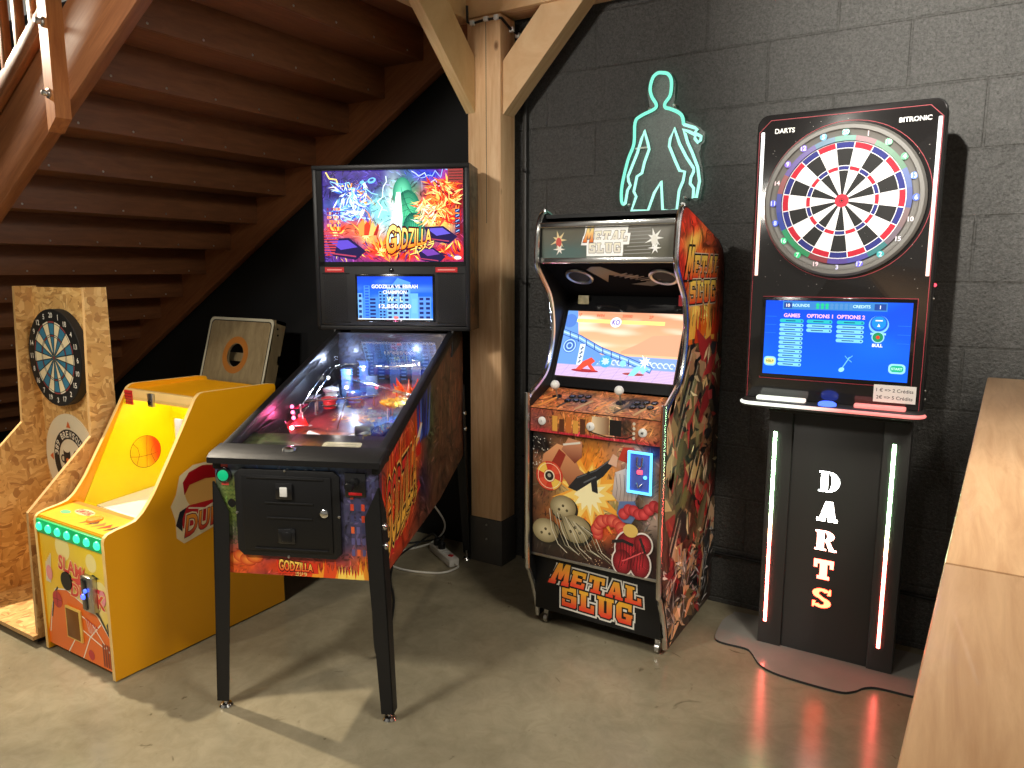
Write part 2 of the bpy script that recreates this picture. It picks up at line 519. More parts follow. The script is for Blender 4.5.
# ------------------------------------------------------------------ object builders
class MB:
    def __init__(self):
        self.bm = bmesh.new()

    def _bev(self, verts, bev, seg):
        if bev > 0:
            es = {e for v in verts for e in v.link_edges}
            bmesh.ops.bevel(self.bm, geom=list(es), offset=bev, segments=seg, profile=0.5, affect='EDGES', clamp_overlap=True)

    def box(self, x0, x1, y0, y1, z0, z1, bev=0.0, seg=2, mi=0, mtx=None):
        c = bmesh.ops.create_cube(self.bm, size=1.0)
        vs_ = c['verts']
        for v in vs_:
            v.co = Vector(((x0 + x1) / 2 + v.co.x * (x1 - x0), (y0 + y1) / 2 + v.co.y * (y1 - y0), (z0 + z1) / 2 + v.co.z * (z1 - z0)))
            if mtx is not None:
                v.co = mtx @ v.co
        for f in {f for v in vs_ for f in v.link_faces}:
            f.material_index = mi
        self._bev(vs_, bev, seg)
        return self

    def prism(self, pts, to3, d0, d1, bev=0.0, seg=2, mi=0, mi_side=None):
        """pts in 2D; to3(a, b, d) gives the 3D point"""
        a = [self.bm.verts.new(to3(p[0], p[1], d0)) for p in pts]
        b = [self.bm.verts.new(to3(p[0], p[1], d1)) for p in pts]
        n = len(pts)
        fs = [self.bm.faces.new(a), self.bm.faces.new(b[::-1])]
        sd = []
        for i in range(n):
            sd.append(self.bm.faces.new((a[i], b[i], b[(i + 1) % n], a[(i + 1) % n])))
        for f in fs:
            f.material_index = mi
        for f in sd:
            f.material_index = mi if mi_side is None else mi_side
        bmesh.ops.recalc_face_normals(self.bm, faces=fs + sd)
        if bev > 0:
            es = set(fs[0].edges) | set(fs[1].edges)
            bmesh.ops.bevel(self.bm, geom=list(es), offset=bev, segments=seg, profile=0.5, affect='EDGES', clamp_overlap=True)
        return self

    def hexa(self, p, mi=0):
        """eight corners: bottom four in order, top four in order"""
        v = [self.bm.verts.new(q) for q in p]
        fs = []
        for q in ((0, 3, 2, 1), (4, 5, 6, 7), (0, 1, 5, 4), (1, 2, 6, 5), (2, 3, 7, 6), (3, 0, 4, 7)):
            f = self.bm.faces.new([v[i] for i in q])
            f.material_index = mi
            fs.append(f)
        bmesh.ops.recalc_face_normals(self.bm, faces=fs)
        return self

    def tube(self, path, r, n=8, closed=False, mi=0):
        path = [Vector(p) for p in path]
        m = len(path)
        rings = []
        up = None
        for i, p in enumerate(path):
            if closed:
                t = path[(i + 1) % m] - path[i - 1]
            else:
                t = path[min(i + 1, m - 1)] - path[max(i - 1, 0)]
            if t.length < 1e-9:
                t = Vector((0, 0, 1))
            t.normalize()
            if up is None:
                up = Vector((0, 0, 1)) if abs(t.z) < 0.9 else Vector((1, 0, 0))
            s = t.cross(up)
            if s.length < 1e-4:
                s = t.cross(Vector((0.3, 0.9, 0.1)))
            s.normalize()
            up = s.cross(t).normalized()
            rr = r[i] if isinstance(r, (list, tuple)) else r
            rings.append([self.bm.verts.new(p + (s * math.cos(2 * PI * k / n) + up * math.sin(2 * PI * k / n)) * rr) for k in range(n)])
        fs = []
        for i in range(m if closed else m - 1):
            a, b = rings[i], rings[(i + 1) % m]
            for k in range(n):
                fs.append(self.bm.faces.new((a[k], a[(k + 1) % n], b[(k + 1) % n], b[k])))
        if not closed:
            fs.append(self.bm.faces.new(rings[0][::-1]))
            fs.append(self.bm.faces.new(rings[-1]))
        for f in fs:
            f.material_index = mi
        bmesh.ops.recalc_face_normals(self.bm, faces=fs)
        return self

    def cyl(self, p0, p1, r0, r1=None, n=20, mi=0):
        p0, p1 = Vector(p0), Vector(p1)
        return self.tube([p0, p1], [r0, r0 if r1 is None else r1], n, mi=mi)

    def lathe(self, prof, c, axis='z', n=32, mi=0):
        """prof: (radius, height) along the axis from c"""
        c = Vector(c)
        ax = {'z': (Vector((1, 0, 0)), Vector((0, 1, 0)), Vector((0, 0, 1))),
              'y': (Vector((1, 0, 0)), Vector((0, 0, 1)), Vector((0, -1, 0))),
              'x': (Vector((0, 1, 0)), Vector((0, 0, 1)), Vector((1, 0, 0)))}[axis] if isinstance(axis, str) else axis
        rings = []
        for r_, h in prof:
            rings.append([self.bm.verts.new(c + ax[0] * (max(r_, 1e-5) * math.cos(2 * PI * k / n)) + ax[1] * (max(r_, 1e-5) * math.sin(2 * PI * k / n)) + ax[2] * h) for k in range(n)])
        fs = []
        for a, b in zip(rings, rings[1:]):
            for k in range(n):
                fs.append(self.bm.faces.new((a[k], a[(k + 1) % n], b[(k + 1) % n], b[k])))
        fs.append(self.bm.faces.new(rings[0][::-1]))
        fs.append(self.bm.faces.new(rings[-1]))
        for f in fs:
            f.material_index = mi
        bmesh.ops.recalc_face_normals(self.bm, faces=fs)
        return self

    def ball(self, c, r, n=16, mi=0):
        g = bmesh.ops.create_uvsphere(self.bm, u_segments=n, v_segments=max(6, n // 2), radius=r)
        for v in g['verts']:
            v.co = v.co + Vector(c)
        for f in {f for v in g['verts'] for f in v.link_faces}:
            f.material_index = mi
        return self

    def build(self, name, mats, parent=None, local=False, angle=35):
        me = bpy.data.meshes.new(name)
        self.bm.to_mesh(me)
        self.bm.free()
        return finish(me, name, mats, parent, local, angle)


def world_of(o):
    m = Matrix.Translation(o.location) @ o.rotation_euler.to_matrix().to_4x4()
    return world_of(o.parent) @ m if o.parent else m


def finish(me, name, mats, parent, local, angle=35):
    o = bpy.data.objects.new(name, me)
    scene.collection.objects.link(o)
    if not isinstance(mats, (list, tuple)):
        mats = [mats]
    for m in mats:
        me.materials.append(M[m] if isinstance(m, str) else m)
    if angle:
        for p in me.polygons:
            p.use_smooth = True
        me.set_sharp_from_angle(angle=R(angle))
    if parent is not None:
        if not local:
            me.transform(world_of(parent).inverted())
        o.parent = parent
    return o


def thing(name, label, cat, loc=(0, 0, 0), rz=0.0, group=None):
    o = bpy.data.objects.new(name, None)
    scene.collection.objects.link(o)
    o.empty_display_size = 0.1
    o.location = loc
    o.rotation_euler = (0, 0, rz)
    return tag(o, label, cat, group)


def tag(o, label, cat, group=None):
    o['label'] = label
    o['category'] = cat
    if group:
        o['group'] = group
    return o


def structure(o):
    o['kind'] = 'structure'
    return o


# ------------------------------------------------------------------ flat artwork (printed panels, screens, lettering)
_text_cache = {}


def text_tris(s, offset=0.0, shear=0.0):
    key = (s, offset, shear)
    if key not in _text_cache:
        c = bpy.data.curves.new('lettering', 'FONT')
        c.body = s
        c.size = 1
        c.offset = offset
        c.shear = shear
        c.resolution_u = 3
        o = bpy.data.objects.new('lettering', c)
        me = bpy.data.meshes.new_from_object(o)
        me.calc_loop_triangles()
        t = [[(me.vertices[i].co.x, me.vertices[i].co.y) for i in lt.vertices] for lt in me.loop_triangles]
        bpy.data.objects.remove(o)
        bpy.data.curves.remove(c)
        bpy.data.meshes.remove(me)
        _text_cache[key] = t
    return _text_cache[key]


def bbox(tr):
    xs = [p[0] for t in tr for p in t]
    ys = [p[1] for t in tr for p in t]
    return min(xs), min(ys), max(xs), max(ys)


# heavy slab letters made of convex pieces in a 1 x 1 box
def _r(a, b, c, d):
    return [(a, b), (c, b), (c, d), (a, d)]


SLAB = {
    'M': [_r(0, 0, .36, .2), _r(.64, 0, 1, .2), [(.04, 0), (.28, 0), (.36, 1), (.1, 1)], [(.72, 0), (.96, 0), (.92, 1), (.64, 1)], [(.14, 1), (.4, 1), (.58, .25), (.42, .25)], [(.6, 1), (.86, 1), (.58, .25), (.42, .25)]],
    'E': [_r(.08, 0, .4, 1), _r(0, 0, .9, .22), _r(0, .78, .9, 1), _r(.3, .4, .7, .6), _r(.72, 0, .92, .36), _r(.72, .64, .9, 1)],
    'T': [_r(.32, 0, .68, 1), _r(.02, .78, .98, 1), _r(.02, .58, .2, 1), _r(.8, .58, .98, 1), _r(.2, 0, .8, .18)],
    'A': [[(.08, 0), (.34, 0), (.56, 1), (.4, 1)], [(.6, 0), (.94, 0), (.74, 1), (.44, 1)], _r(.24, .2, .74, .4), _r(0, 0, .42, .16), _r(.54, 0, 1, .16)],
    'L': [_r(.1, 0, .44, 1), _r(0, .84, .56, 1), _r(0, 0, .92, .22), _r(.72, 0, .94, .42)],
    'S': [_r(.08, .78, .86, 1), _r(.02, .44, .34, .96), _r(.06, .42, .9, .6), _r(.6, .06, .94, .58), _r(.06, 0, .88, .22), _r(.74, .66, .92, 1), _r(.02, 0, .22, .36)],
    'U': [_r(.1, .1, .42, 1), _r(.58, .1, .9, 1), [(.1, .14), (.24, 0), (.76, 0), (.9, .14), (.9, .24), (.1, .24)], _r(0, .84, .5, 1), _r(.52, .84, 1, 1)],
    'G': [[(.04, .2), (.2, 0), (.36, 0), (.36, 1), (.2, 1), (.04, .8)], _r(.18, .78, .92, 1), _r(.18, 0, .92, .22), _r(.62, 0, .94, .5), _r(.48, .34, 1, .5), _r(.74, .64, .94, 1)],
    'D': [_r(0, 0, .5, .07), _r(0, .93, .5, 1), _r(.1, 0, .44, 1)],
    'R': [_r(0, 0, .56, .09), _r(0, .91, .5, 1), _r(.1, 0, .44, 1), [(.5, .5), (.66, .56), (.98, 0), (.72, 0)], _r(.7, 0, 1.06, .09)],
}


def _arc(cx, cy, rx, ry, a0, a1, rx2, ry2, n=12):
    out = []
    for i in range(n):
        t0, t1 = R(a0 + (a1 - a0) * i / n), R(a0 + (a1 - a0) * (i + 1) / n)
        out.append([(cx + rx * math.cos(t0), cy + ry * math.sin(t0)), (cx + rx * math.cos(t1), cy + ry * math.sin(t1)),
                    (cx + rx2 * math.cos(t1), cy + ry2 * math.sin(t1)), (cx + rx2 * math.cos(t0), cy + ry2 * math.sin(t0))])
    return out


SLAB['D'] = SLAB['D'] + _arc(.46, .5, .54, .5, -90, 90, .16, .43)
SLAB['R'] = SLAB['R'] + _arc(.46, .73, .46, .27, -90, 90, .12, .2)
SLAB_FAT_S = _arc(.5, .735, .46, .265, 25, 265, .14, .115, 14) + _arc(.5, .265, .47, .265, -155, 90, .14, .115, 14) + \
    [[(.76, .68), (.94, .68), (.94, 1), (.86, 1)], [(.06, 0), (.14, 0), (.24, .32), (.06, .32)], [(.12, .62), (.3, .72), (.88, .38), (.7, .28)]]


def grow(poly, d):
    """offset a convex polygon outwards"""
    n = len(poly)
    area = sum(poly[i][0] * poly[(i + 1) % n][1] - poly[(i + 1) % n][0] * poly[i][1] for i in range(n))
    if area < 0:
        poly = poly[::-1]
    out = []
    for i in range(n):
        p0, p1, p2 = poly[i - 1], poly[i], poly[(i + 1) % n]
        d1 = Vector((p1[0] - p0[0], p1[1] - p0[1]))
        d2 = Vector((p2[0] - p1[0], p2[1] - p1[1]))
        if d1.length < 1e-7 or d2.length < 1e-7:
            out.append(p1)
            continue
        d1.normalize()
        d2.normalize()
        n1, n2 = Vector((d1.y, -d1.x)), Vector((d2.y, -d2.x))
        b = n1 + n2
        k = 1 + n1.dot(n2)
        if k < 0.35:
            k = 0.35
        out.append((p1[0] + b.x * d / k, p1[1] + b.y * d / k))
    return out


def clip_convex(poly, conv):
    """poly: list of (x, y, colour); conv: counter-clockwise convex polygon"""
    out = poly
    n = len(conv)
    for i in range(n):
        if not out:
            return out
        ax, ay = conv[i]
        bx, by = conv[(i + 1) % n]
        src, out = out, []

        def side(p):
            return (bx - ax) * (p[1] - ay) - (by - ay) * (p[0] - ax)
        for j in range(len(src)):
            p, q = src[j - 1], src[j]
            sp, sq = side(p), side(q)
            if (sp >= 0) != (sq >= 0):
                t = sp / (sp - sq)
                out.append((p[0] + (q[0] - p[0]) * t, p[1] + (q[1] - p[1]) * t, mixc(p[2], q[2], t)))
            if sq >= 0:
                out.append(q)
    return out


class Art:
    """a flat picture of layered flat shapes; units are metres from its lower left corner"""
    EPS = 0.0003

    def __init__(self, w_, h_, clips=None):
        self.w, self.h = w_, h_
        self.v, self.f, self.c = [], [], []
        self.groups = []
        self.clips = clips or [[(0, 0), (w_, 0), (w_, h_), (0, h_)]]

    def layer(self):
        self.groups.append([])

    def _emit(self, poly):
        if len(poly) >= 3:
            self.groups[-1].append(poly)

    def stack(self):
        """give every shape just enough height to lie on top of what it covers"""
        n = 90
        top = [[0] * n for _ in range(n)]
        for g in self.groups:
            cells = set()
            for poly in g:
                if poly and poly[0] == 'grid':
                    cells.update((i, j) for i in range(n) for j in range(n))
                    continue
                xs = [p[0] for p in poly]
                ys = [p[1] for p in poly]
                i0, i1 = int(min(xs) / self.w * n - .01), int(max(xs) / self.w * n + .01)
                j0, j1 = int(min(ys) / self.h * n - .01), int(max(ys) / self.h * n + .01)
                for i in range(max(0, i0), min(n - 1, i1) + 1):
                    for j in range(max(0, j0), min(n - 1, j1) + 1):
                        cells.add((i, j))
            if not cells:
                continue
            z = 1 + max(top[i][j] for i, j in cells)
            for i, j in cells:
                top[i][j] = z
            zz = z * self.EPS
            for kk, poly in enumerate(g):
                dz = (kk % 23) * 0.00001
                b = len(self.v)
                if poly[0] == 'grid':
                    _, xs, ys, cs = poly
                    for j, y in enumerate(ys):
                        for i, x in enumerate(xs):
                            self.v.append((x, y, zz))
                            self.c.append(cs[j][i])
                    k = len(xs)
                    for j in range(len(ys) - 1):
                        for i in range(k - 1):
                            self.f.append((b + j * k + i, b + j * k + i + 1, b + (j + 1) * k + i + 1, b + (j + 1) * k + i))
                    continue
                for x, y, c in poly:
                    self.v.append((x, y, zz + dz))
                    self.c.append(c)
                self.f.append(tuple(range(b, b + len(poly))))

    def conv(self, pts, col):
        ck = col if callable(col) else None
        pp = [(x, y, ck(x, y) if ck else col) for x, y in pts]
        x0, x1 = min(p[0] for p in pp), max(p[0] for p in pp)
        y0, y1 = min(p[1] for p in pp), max(p[1] for p in pp)
        a = sum(pp[i - 1][0] * pp[i][1] - pp[i][0] * pp[i - 1][1] for i in range(len(pp)))
        if abs(a) < 1e-10:
            return
        if a < 0:
            pp = pp[::-1]
        for cl in self.clips:
            cx = [p[0] for p in cl]
            cy = [p[1] for p in cl]
            if x1 < min(cx) or x0 > max(cx) or y1 < min(cy) or y0 > max(cy):
                continue
            self._emit(clip_convex(pp, cl))

    def poly(self, pts, col, new=True):
        if new:
            self.layer()
        v3 = [Vector((p[0], p[1], 0)) for p in pts]
        for t in tessellate_polygon([v3]):
            self.conv([pts[i] for i in t], col)

    def rect(self, x0, y0, x1, y1, col, new=True):
        if new:
            self.layer()
        self.conv([(x0, y0), (x1, y0), (x1, y1), (x0, y1)], col)

    def rrect(self, x0, y0, x1, y1, r_, col, new=True):
        if new:
            self.layer()
        pts = []
        for cx, cy, a in ((x1 - r_, y0 + r_, -90), (x1 - r_, y1 - r_, 0), (x0 + r_, y1 - r_, 90), (x0 + r_, y0 + r_, 180)):
            for k in range(5):
                pts.append((cx + r_ * math.cos(R(a + 22.5 * k)), cy + r_ * math.sin(R(a + 22.5 * k))))
        self.conv(pts, col)

    def disc(self, cx, cy, r_, col, ry=None, n=28, new=True, rot=0.0):
        if new:
            self.layer()
        ry = ry or r_
        cr, sr = math.cos(rot), math.sin(rot)
        self.conv([(cx + r_ * math.cos(2 * PI * k / n) * cr - ry * math.sin(2 * PI * k / n) * sr,
                    cy + r_ * math.cos(2 * PI * k / n) * sr + ry * math.sin(2 * PI * k / n) * cr) for k in range(n)], col)

    def ring(self, cx, cy, r0, r1, a0, a1, col, n=8, new=True):
        if new:
            self.layer()
        for q in _arc(cx, cy, r1, r1, a0, a1, r0, r0, n):
            self.conv(q, col)

    def glow(self, cx, cy, r_, c0, c1, ry=None, n=24, rings=4, new=True):
        """disc shading from c0 in the middle to c1 at its rim"""
        if new:
            self.layer()
        ry = ry or r_
        for k in range(n):
            a0, a1 = 2 * PI * k / n, 2 * PI * (k + 1) / n
            for j in range(rings):
                t0, t1 = j / rings, (j + 1) / rings
                m0, m1 = mixc(c0, c1, t0), mixc(c0, c1, t1)
                pp = [(cx + r_ * t0 * math.cos(a0), cy + ry * t0 * math.sin(a0), m0), (cx + r_ * t1 * math.cos(a0), cy + ry * t1 * math.sin(a0), m1),
                      (cx + r_ * t1 * math.cos(a1), cy + ry * t1 * math.sin(a1), m1), (cx + r_ * t0 * math.cos(a1), cy + ry * t0 * math.sin(a1), m0)]
                if j == 0:
                    pp = pp[:3]
                for cl in self.clips:
                    self._emit(clip_convex(pp, cl))

    def line(self, pts, wd, col, new=True):
        if new:
            self.layer()
        for (x0, y0), (x1, y1) in zip(pts, pts[1:]):
            d = Vector((x1 - x0, y1 - y0))
            if d.length < 1e-7:
                continue
            d.normalize()
            nx, ny = -d.y * wd / 2, d.x * wd / 2
            ex, ey = d.x * wd * 0.3, d.y * wd * 0.3
            self.conv([(x0 + nx - ex, y0 + ny - ey), (x0 - nx - ex, y0 - ny - ey), (x1 - nx + ex, y1 - ny + ey), (x1 + nx + ex, y1 + ny + ey)], col)

    def burst(self, cx, cy, r0, r1, n, col, seed=0, ry=1.0, new=True):
        rnd = random.Random(seed)
        pts = []
        for k in range(2 * n):
            rr = (r1 * rnd.uniform(0.75, 1.15)) if k % 2 == 0 else r0 * rnd.uniform(0.85, 1.1)
            a = PI * k / n
            pts.append((cx + rr * math.cos(a), cy + rr * math.sin(a) * ry))
        self.poly(pts, col, new)

    def flame(self, cx, cy, wd, ht, col, seed=0, lean=0.0, new=True, tongues=3):
        rnd = random.Random(seed)
        pts = [(cx - wd / 2, cy)]
        for k in range(tongues):
            xa = cx - wd / 2 + wd * (k + 0.5) / tongues
            hh = ht * rnd.uniform(0.55, 1.0)
            xb = cx - wd / 2 + wd * (k + 1) / tongues
            pts.append((xa - wd * 0.1 / tongues + lean * hh * 0.5, cy + hh * 0.55))
            pts.append((xa + lean * hh + rnd.uniform(-.1, .1) * wd / tongues, cy + hh))
            pts.append((xa + wd * 0.22 / tongues + lean * hh * 0.5, cy + hh * 0.5))
            if k < tongues - 1:
                pts.append((xb + lean * hh * 0.2, cy + ht * rnd.uniform(0.15, 0.3)))
        pts.append((cx + wd / 2, cy))
        self.poly(pts, col, new)

    def bolt(self, x0, y0, x1, y1, wd, col, seed=0, n=7, amp=0.12, new=True):
        rnd = random.Random(seed)
        L = math.hypot(x1 - x0, y1 - y0)
        nx, ny = -(y1 - y0) / L, (x1 - x0) / L
        pts = []
        for k in range(n + 1):
            t = k / n
            j = rnd.uniform(-amp, amp) * L if 0 < k < n else 0
            pts.append((x0 + (x1 - x0) * t + nx * j, y0 + (y1 - y0) * t + ny * j))
        self.line(pts, wd, col, new)
        return pts

    def strokes(self, n, fn, seed=0, ln=.05, wd=.006, vary=.7, flow=3.0, region=None, hue=.25):
        """short painterly brush strokes that follow a flowing direction"""
        rnd = random.Random(seed)
        self.layer()
        x0, y0, x1, y1 = region or (0, 0, 1, 1)
        for _ in range(n):
            u, v = rnd.uniform(x0, x1), rnd.uniform(y0, y1)
            c = fn(u, v)
            k = 1 + vary * rnd.uniform(-1, 1.25)
            h = [1 + hue * rnd.uniform(-1, 1) for _ in range(3)]
            c = tuple(min(1.0, max(0.0, c[i] * k * h[i] + (.02 if k > 1.3 else 0))) for i in range(3))
            an = PI * 2 * noise.noise(Vector((u * flow + seed, v * flow, seed * .37))) + rnd.uniform(-.5, .5)
            l_, w_ = ln * rnd.uniform(.4, 1.2) / 2, wd * rnd.uniform(.4, 1.3) / 2
            x, y = u * self.w, v * self.h
            dx, dy = math.cos(an), math.sin(an)
            b_ = rnd.uniform(-.25, .25) * l_
            self.conv([(x - dx * l_, y - dy * l_), (x + dy * w_ - dy * b_, y - dx * w_ + dx * b_), (x + dx * l_, y + dy * l_), (x - dy * w_ - dy * b_, y + dx * w_ + dx * b_)], c)

    def grid(self, fn, nx, ny, x0=0.0, y0=0.0, x1=None, y1=None, new=True):
        if new:
            self.layer()
        x1 = self.w if x1 is None else x1
        y1 = self.h if y1 is None else y1
        xs = [x0 + (x1 - x0) * i / nx for i in range(nx + 1)]
        ys = [y0 + (y1 - y0) * j / ny for j in range(ny + 1)]
        cs = [[fn(x / self.w, y / self.h) for x in xs] for y in ys]
        one = len(self.clips) == 1 and len(self.clips[0]) == 4 and self.clips[0][0] == (0, 0) and self.clips[0][2] == (self.w, self.h)
        if one:
            self.groups[-1].append(('grid', xs, ys, cs))
        else:
            for j in range(ny):
                for i in range(nx):
                    pp = [(xs[i], ys[j], cs[j][i]), (xs[i + 1], ys[j], cs[j][i + 1]), (xs[i + 1], ys[j + 1], cs[j + 1][i + 1]), (xs[i], ys[j + 1], cs[j + 1][i])]
                    cx, cy = (xs[i] + xs[i + 1]) / 2, (ys[j] + ys[j + 1]) / 2
                    for cl in self.clips:
                        if min(p[0] for p in cl) <= xs[i + 1] and max(p[0] for p in cl) >= xs[i] and min(p[1] for p in cl) <= ys[j + 1] and max(p[1] for p in cl) >= ys[j]:
                            self._emit(clip_convex(pp, cl))

    def tris(self, tr, warp, col, new=True):
        if new:
            self.layer()
        ck = callable(col)
        for t in tr:
            pp = []
            for u, v in t:
                x, y = warp(u, v)
                pp.append((x, y, col(u, v) if ck else col))
            a = sum(pp[i - 1][0] * pp[i][1] - pp[i][0] * pp[i - 1][1] for i in range(len(pp)))
            if abs(a) < 1e-12:
                continue
            if a < 0:
                pp = pp[::-1]
            for cl in self.clips:
                self._emit(clip_convex(pp, cl))

    def text(self, s, quad, col, offset=0.0, outline=None, outw=0.05, shear=0.0, outline2=None, outw2=0.1):
        """quad: corners ll, lr, ur, ul that the lettering fills"""
        tr = text_tris(s, 0.0, shear)
        if not tr:
            return
        x0, y0, x1, y1 = bbox(tr)

        def norm(t):
            return [[((p[0] - x0) / (x1 - x0), (p[1] - y0) / (y1 - y0)) for p in q] for q in t]
        a, b, c, d = quad

        def warp(u, v):
            return (a[0] * (1 - u) * (1 - v) + b[0] * u * (1 - v) + c[0] * u * v + d[0] * (1 - u) * v,
                    a[1] * (1 - u) * (1 - v) + b[1] * u * (1 - v) + c[1] * u * v + d[1] * (1 - u) * v)
        if outline2 is not None:
            self.tris(norm(text_tris(s, outw2, shear)), warp, outline2)
        if outline is not None:
            self.tris(norm(text_tris(s, outw, shear)), warp, outline)
        self.tris(norm(text_tris(s, offset, shear)) if offset else norm(tr), warp, col)

    def label(self, s, x, y, h_, col, offset=0.02, align=0.5, **k):
        """one line of lettering of cap height h_ whose middle (align .5) stands at x"""
        tr = text_tris(s, 0.0)
        if not tr:
            return
        x0, y0, x1, y1 = bbox(tr)
        w_ = h_ * (x1 - x0) / max(y1 - y0, 0.5)
        hh = h_ * (y1 - y0) / max(y1 - y0, 0.5)
        xa = x - w_ * align
        self.text(s, [(xa, y), (xa + w_, y), (xa + w_, y + hh), (xa, y + hh)], col, offset, **k)

    def slab(self, word, quad, col, outline=None, outw=0.07, outline2=None, outw2=0.16, gap=0.12, fat=None):
        n = len(word)
        tot = n + gap * (n - 1)
        a, b, c, d = quad

        def warp(u, v):
            return (a[0] * (1 - u) * (1 - v) + b[0] * u * (1 - v) + c[0] * u * v + d[0] * (1 - u) * v,
                    a[1] * (1 - u) * (1 - v) + b[1] * u * (1 - v) + c[1] * u * v + d[1] * (1 - u) * v)
        for oc, ow in ((outline2, outw2), (outline, outw), (col, 0)):
            if oc is None:
                continue
            self.layer()
            for i, ch in enumerate(word):
                off = i * (1 + gap)
                for pc in (fat or {}).get(ch, SLAB[ch]):
                    q = grow(pc, ow) if ow else pc
                    self.tris([[((p[0] + off) / tot, p[1]) for p in q]], warp, oc, new=False)

    def build(self, name, mat, parent, origin, right, up, local=False, lift=0.0006):
        self.stack()
        right, up = Vector(right).normalized(), Vector(up).normalized()
        nrm = right.cross(up)
        origin = Vector(origin) + nrm * lift
        me = bpy.data.meshes.new(name)
        me.from_pydata([origin + right * x + up * y + nrm * z for x, y, z in self.v], [], self.f)
        ca = me.color_attributes.new('Col', 'FLOAT_COLOR', 'POINT')
        flat = []
        for c in self.c:
            flat.extend((c[0], c[1], c[2], 1.0))
        ca.data.foreach_set('color', flat)
        return finish(me, name, mat, parent, local, 0)


def blobs(base, items, warp=0.06, wscale=3.0, ink=0.0, iscale=6.0, var=0.5, vscale=9.0, seed=0, asp=1.0):
    """a loose painted background: soft spots of colour, uneven, with ink strokes"""
    off = Vector((seed * 7.31, seed * 3.7, seed * 1.13))

    def fn(x, y):
        p = Vector((x * asp, y, 0)) + off
        wx = x + warp * noise.noise(p * wscale)
        wy = y + warp * noise.noise(p * wscale + Vector((9.2, 1.7, 4)))
        c = base
        for cx, cy, rx, ry, col, st in items:
            d = ((wx - cx) / rx) ** 2 + ((wy - cy) / ry) ** 2
            t = st * math.exp(-d * 1.6)
            c = mixc(c, col, min(1, t * 1.35))
        v = 1 + var * (noise.noise(p * vscale) + 0.6 * noise.noise(p * vscale * 2.3))
        c = (max(0, c[0] * v), max(0, c[1] * v), max(0, c[2] * v))
        if ink > 0:
            q = p * iscale
            n1 = noise.noise(q + Vector((noise.noise(q * 0.7), noise.noise(q * 0.7 + Vector((3, 3, 3))), 0)) * 0.9)
            if abs(n1) < ink:
                c = mixc((c[0] * .12, c[1] * .12, c[2] * .14), c, abs(n1) / ink)
        return c
    return fn


# ================================================================== THE ROOM
WALL_Y = 3.15
structure(MB().box(-7.0, 3.2, -3.5, 3.25, -0.12, 0.0).build('floor', 'floor', angle=0))
structure(MB().box(-1.98, 3.2, WALL_Y, WALL_Y + 0.1, 0.0, 3.4).build('wall_back', 'wall', angle=0))
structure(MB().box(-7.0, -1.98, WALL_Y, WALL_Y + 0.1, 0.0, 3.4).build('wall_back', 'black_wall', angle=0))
structure(MB().box(-7.1, -7.0, -3.5, 3.25, 0.0, 3.4).build('wall_left', 'black_wall', angle=0))
structure(MB().box(-1.6, 3.2, -3.5, WALL_Y, 2.9, 3.0).build('ceiling', 'ceil', angle=0))
structure(MB().box(-7.0, -1.6, -3.5, 1.5, 2.9, 3.0).build('ceiling', 'ceil', angle=0))
# thin service pipe low on the back wall
t = MB().tube([(-0.86, 3.135, 0.238), (-0.1, 3.135, 0.225), (0.8, 3.135, 0.21)], 0.008, 8)
tag(t.build('wall_pipe', 'black'), 'thin black pipe running low along the block wall behind the darts stand', 'pipe')

# ------------------------------------------------------------------ timber post, braces, beams
post = thing('timber_post', 'square pine post with grey painted foot standing against the dark wall', 'post', (-1.98, 3.04, 0))
MB().box(-2.072, -1.888, 2.98, 3.11, 0.235, 2.625, 0.006).build('post_shaft', 'pine', post)
MB().box(-2.076, -1.884, 2.976, 3.114, 0.0, 0.235, 0.004).build('post_sleeve', 'sleeve', post)
for zz in (0.205, 0.13):
    MB().lathe([(0.006, 0), (0.005, 0.004), (0.001, 0.006)], (-1.975, 2.976, zz), 'y', 10).build('screw', 'steel', post)
MB().box(-1.968, -1.9655, 2.9795, 2.981, 1.7, 2.6).build('seam', 'rubber', post)
b = MB().hexa([(-2.078, 2.978, 2.208), (-2.028, 2.978, 2.208), (-2.028, 2.2, 2.93), (-2.078, 2.2, 2.93),
               (-2.078, 2.978, 2.455), (-2.028, 2.978, 2.455), (-2.028, 2.42, 2.975), (-2.078, 2.42, 2.975)])
tag(b.build('timber_brace', 'pine_y'), 'pine diagonal brace reaching from the post towards the viewer under the stairs', 'brace')
b = MB().hexa([(-1.886, 3.0, 2.19), (-1.886, 3.09, 2.19), (-1.468, 3.09, 2.631), (-1.468, 3.0, 2.631),
               (-1.886, 3.0, 2.425), (-1.886, 3.09, 2.425), (-1.69, 3.09, 2.631), (-1.69, 3.0, 2.631)])
tag(b.build('timber_brace', 'pine_x'), 'pine diagonal brace rising from the post along the wall above the neon', 'brace')
b = MB().box(-2.12, -0.6, 2.985, 3.13, 2.632, 2.85, 0.006)
tag(b.build('timber_beam', 'pine_x'), 'pine beam lying across the top of the post along the wall', 'beam')
b = MB().box(-2.2, -2.078, 1.9, 3.13, 2.63, 2.8, 0.006)
tag(b.build('timber_beam', 'pine_y'), 'pale beam end meeting the post top from the stair side', 'beam')
cab = thing('clipped_cable', 'black cable fixed with white clips round the top of the post', 'cable', (-1.98, 2.97, 2.6))
MB().tube([(-2.06, 2.965, 2.68), (-2.06, 2.968, 2.61), (-2.04, 2.968, 2.598), (-1.98, 2.968, 2.604), (-1.9, 2.968, 2.602), (-1.878, 2.972, 2.6),
           (-1.876, 3.05, 2.572), (-1.876, 3.11, 2.565), (-1.874, 3.135, 2.55), (-1.872, 3.138, 2.3)], 0.006, 8).build('cable_run', 'cord_b', cab)
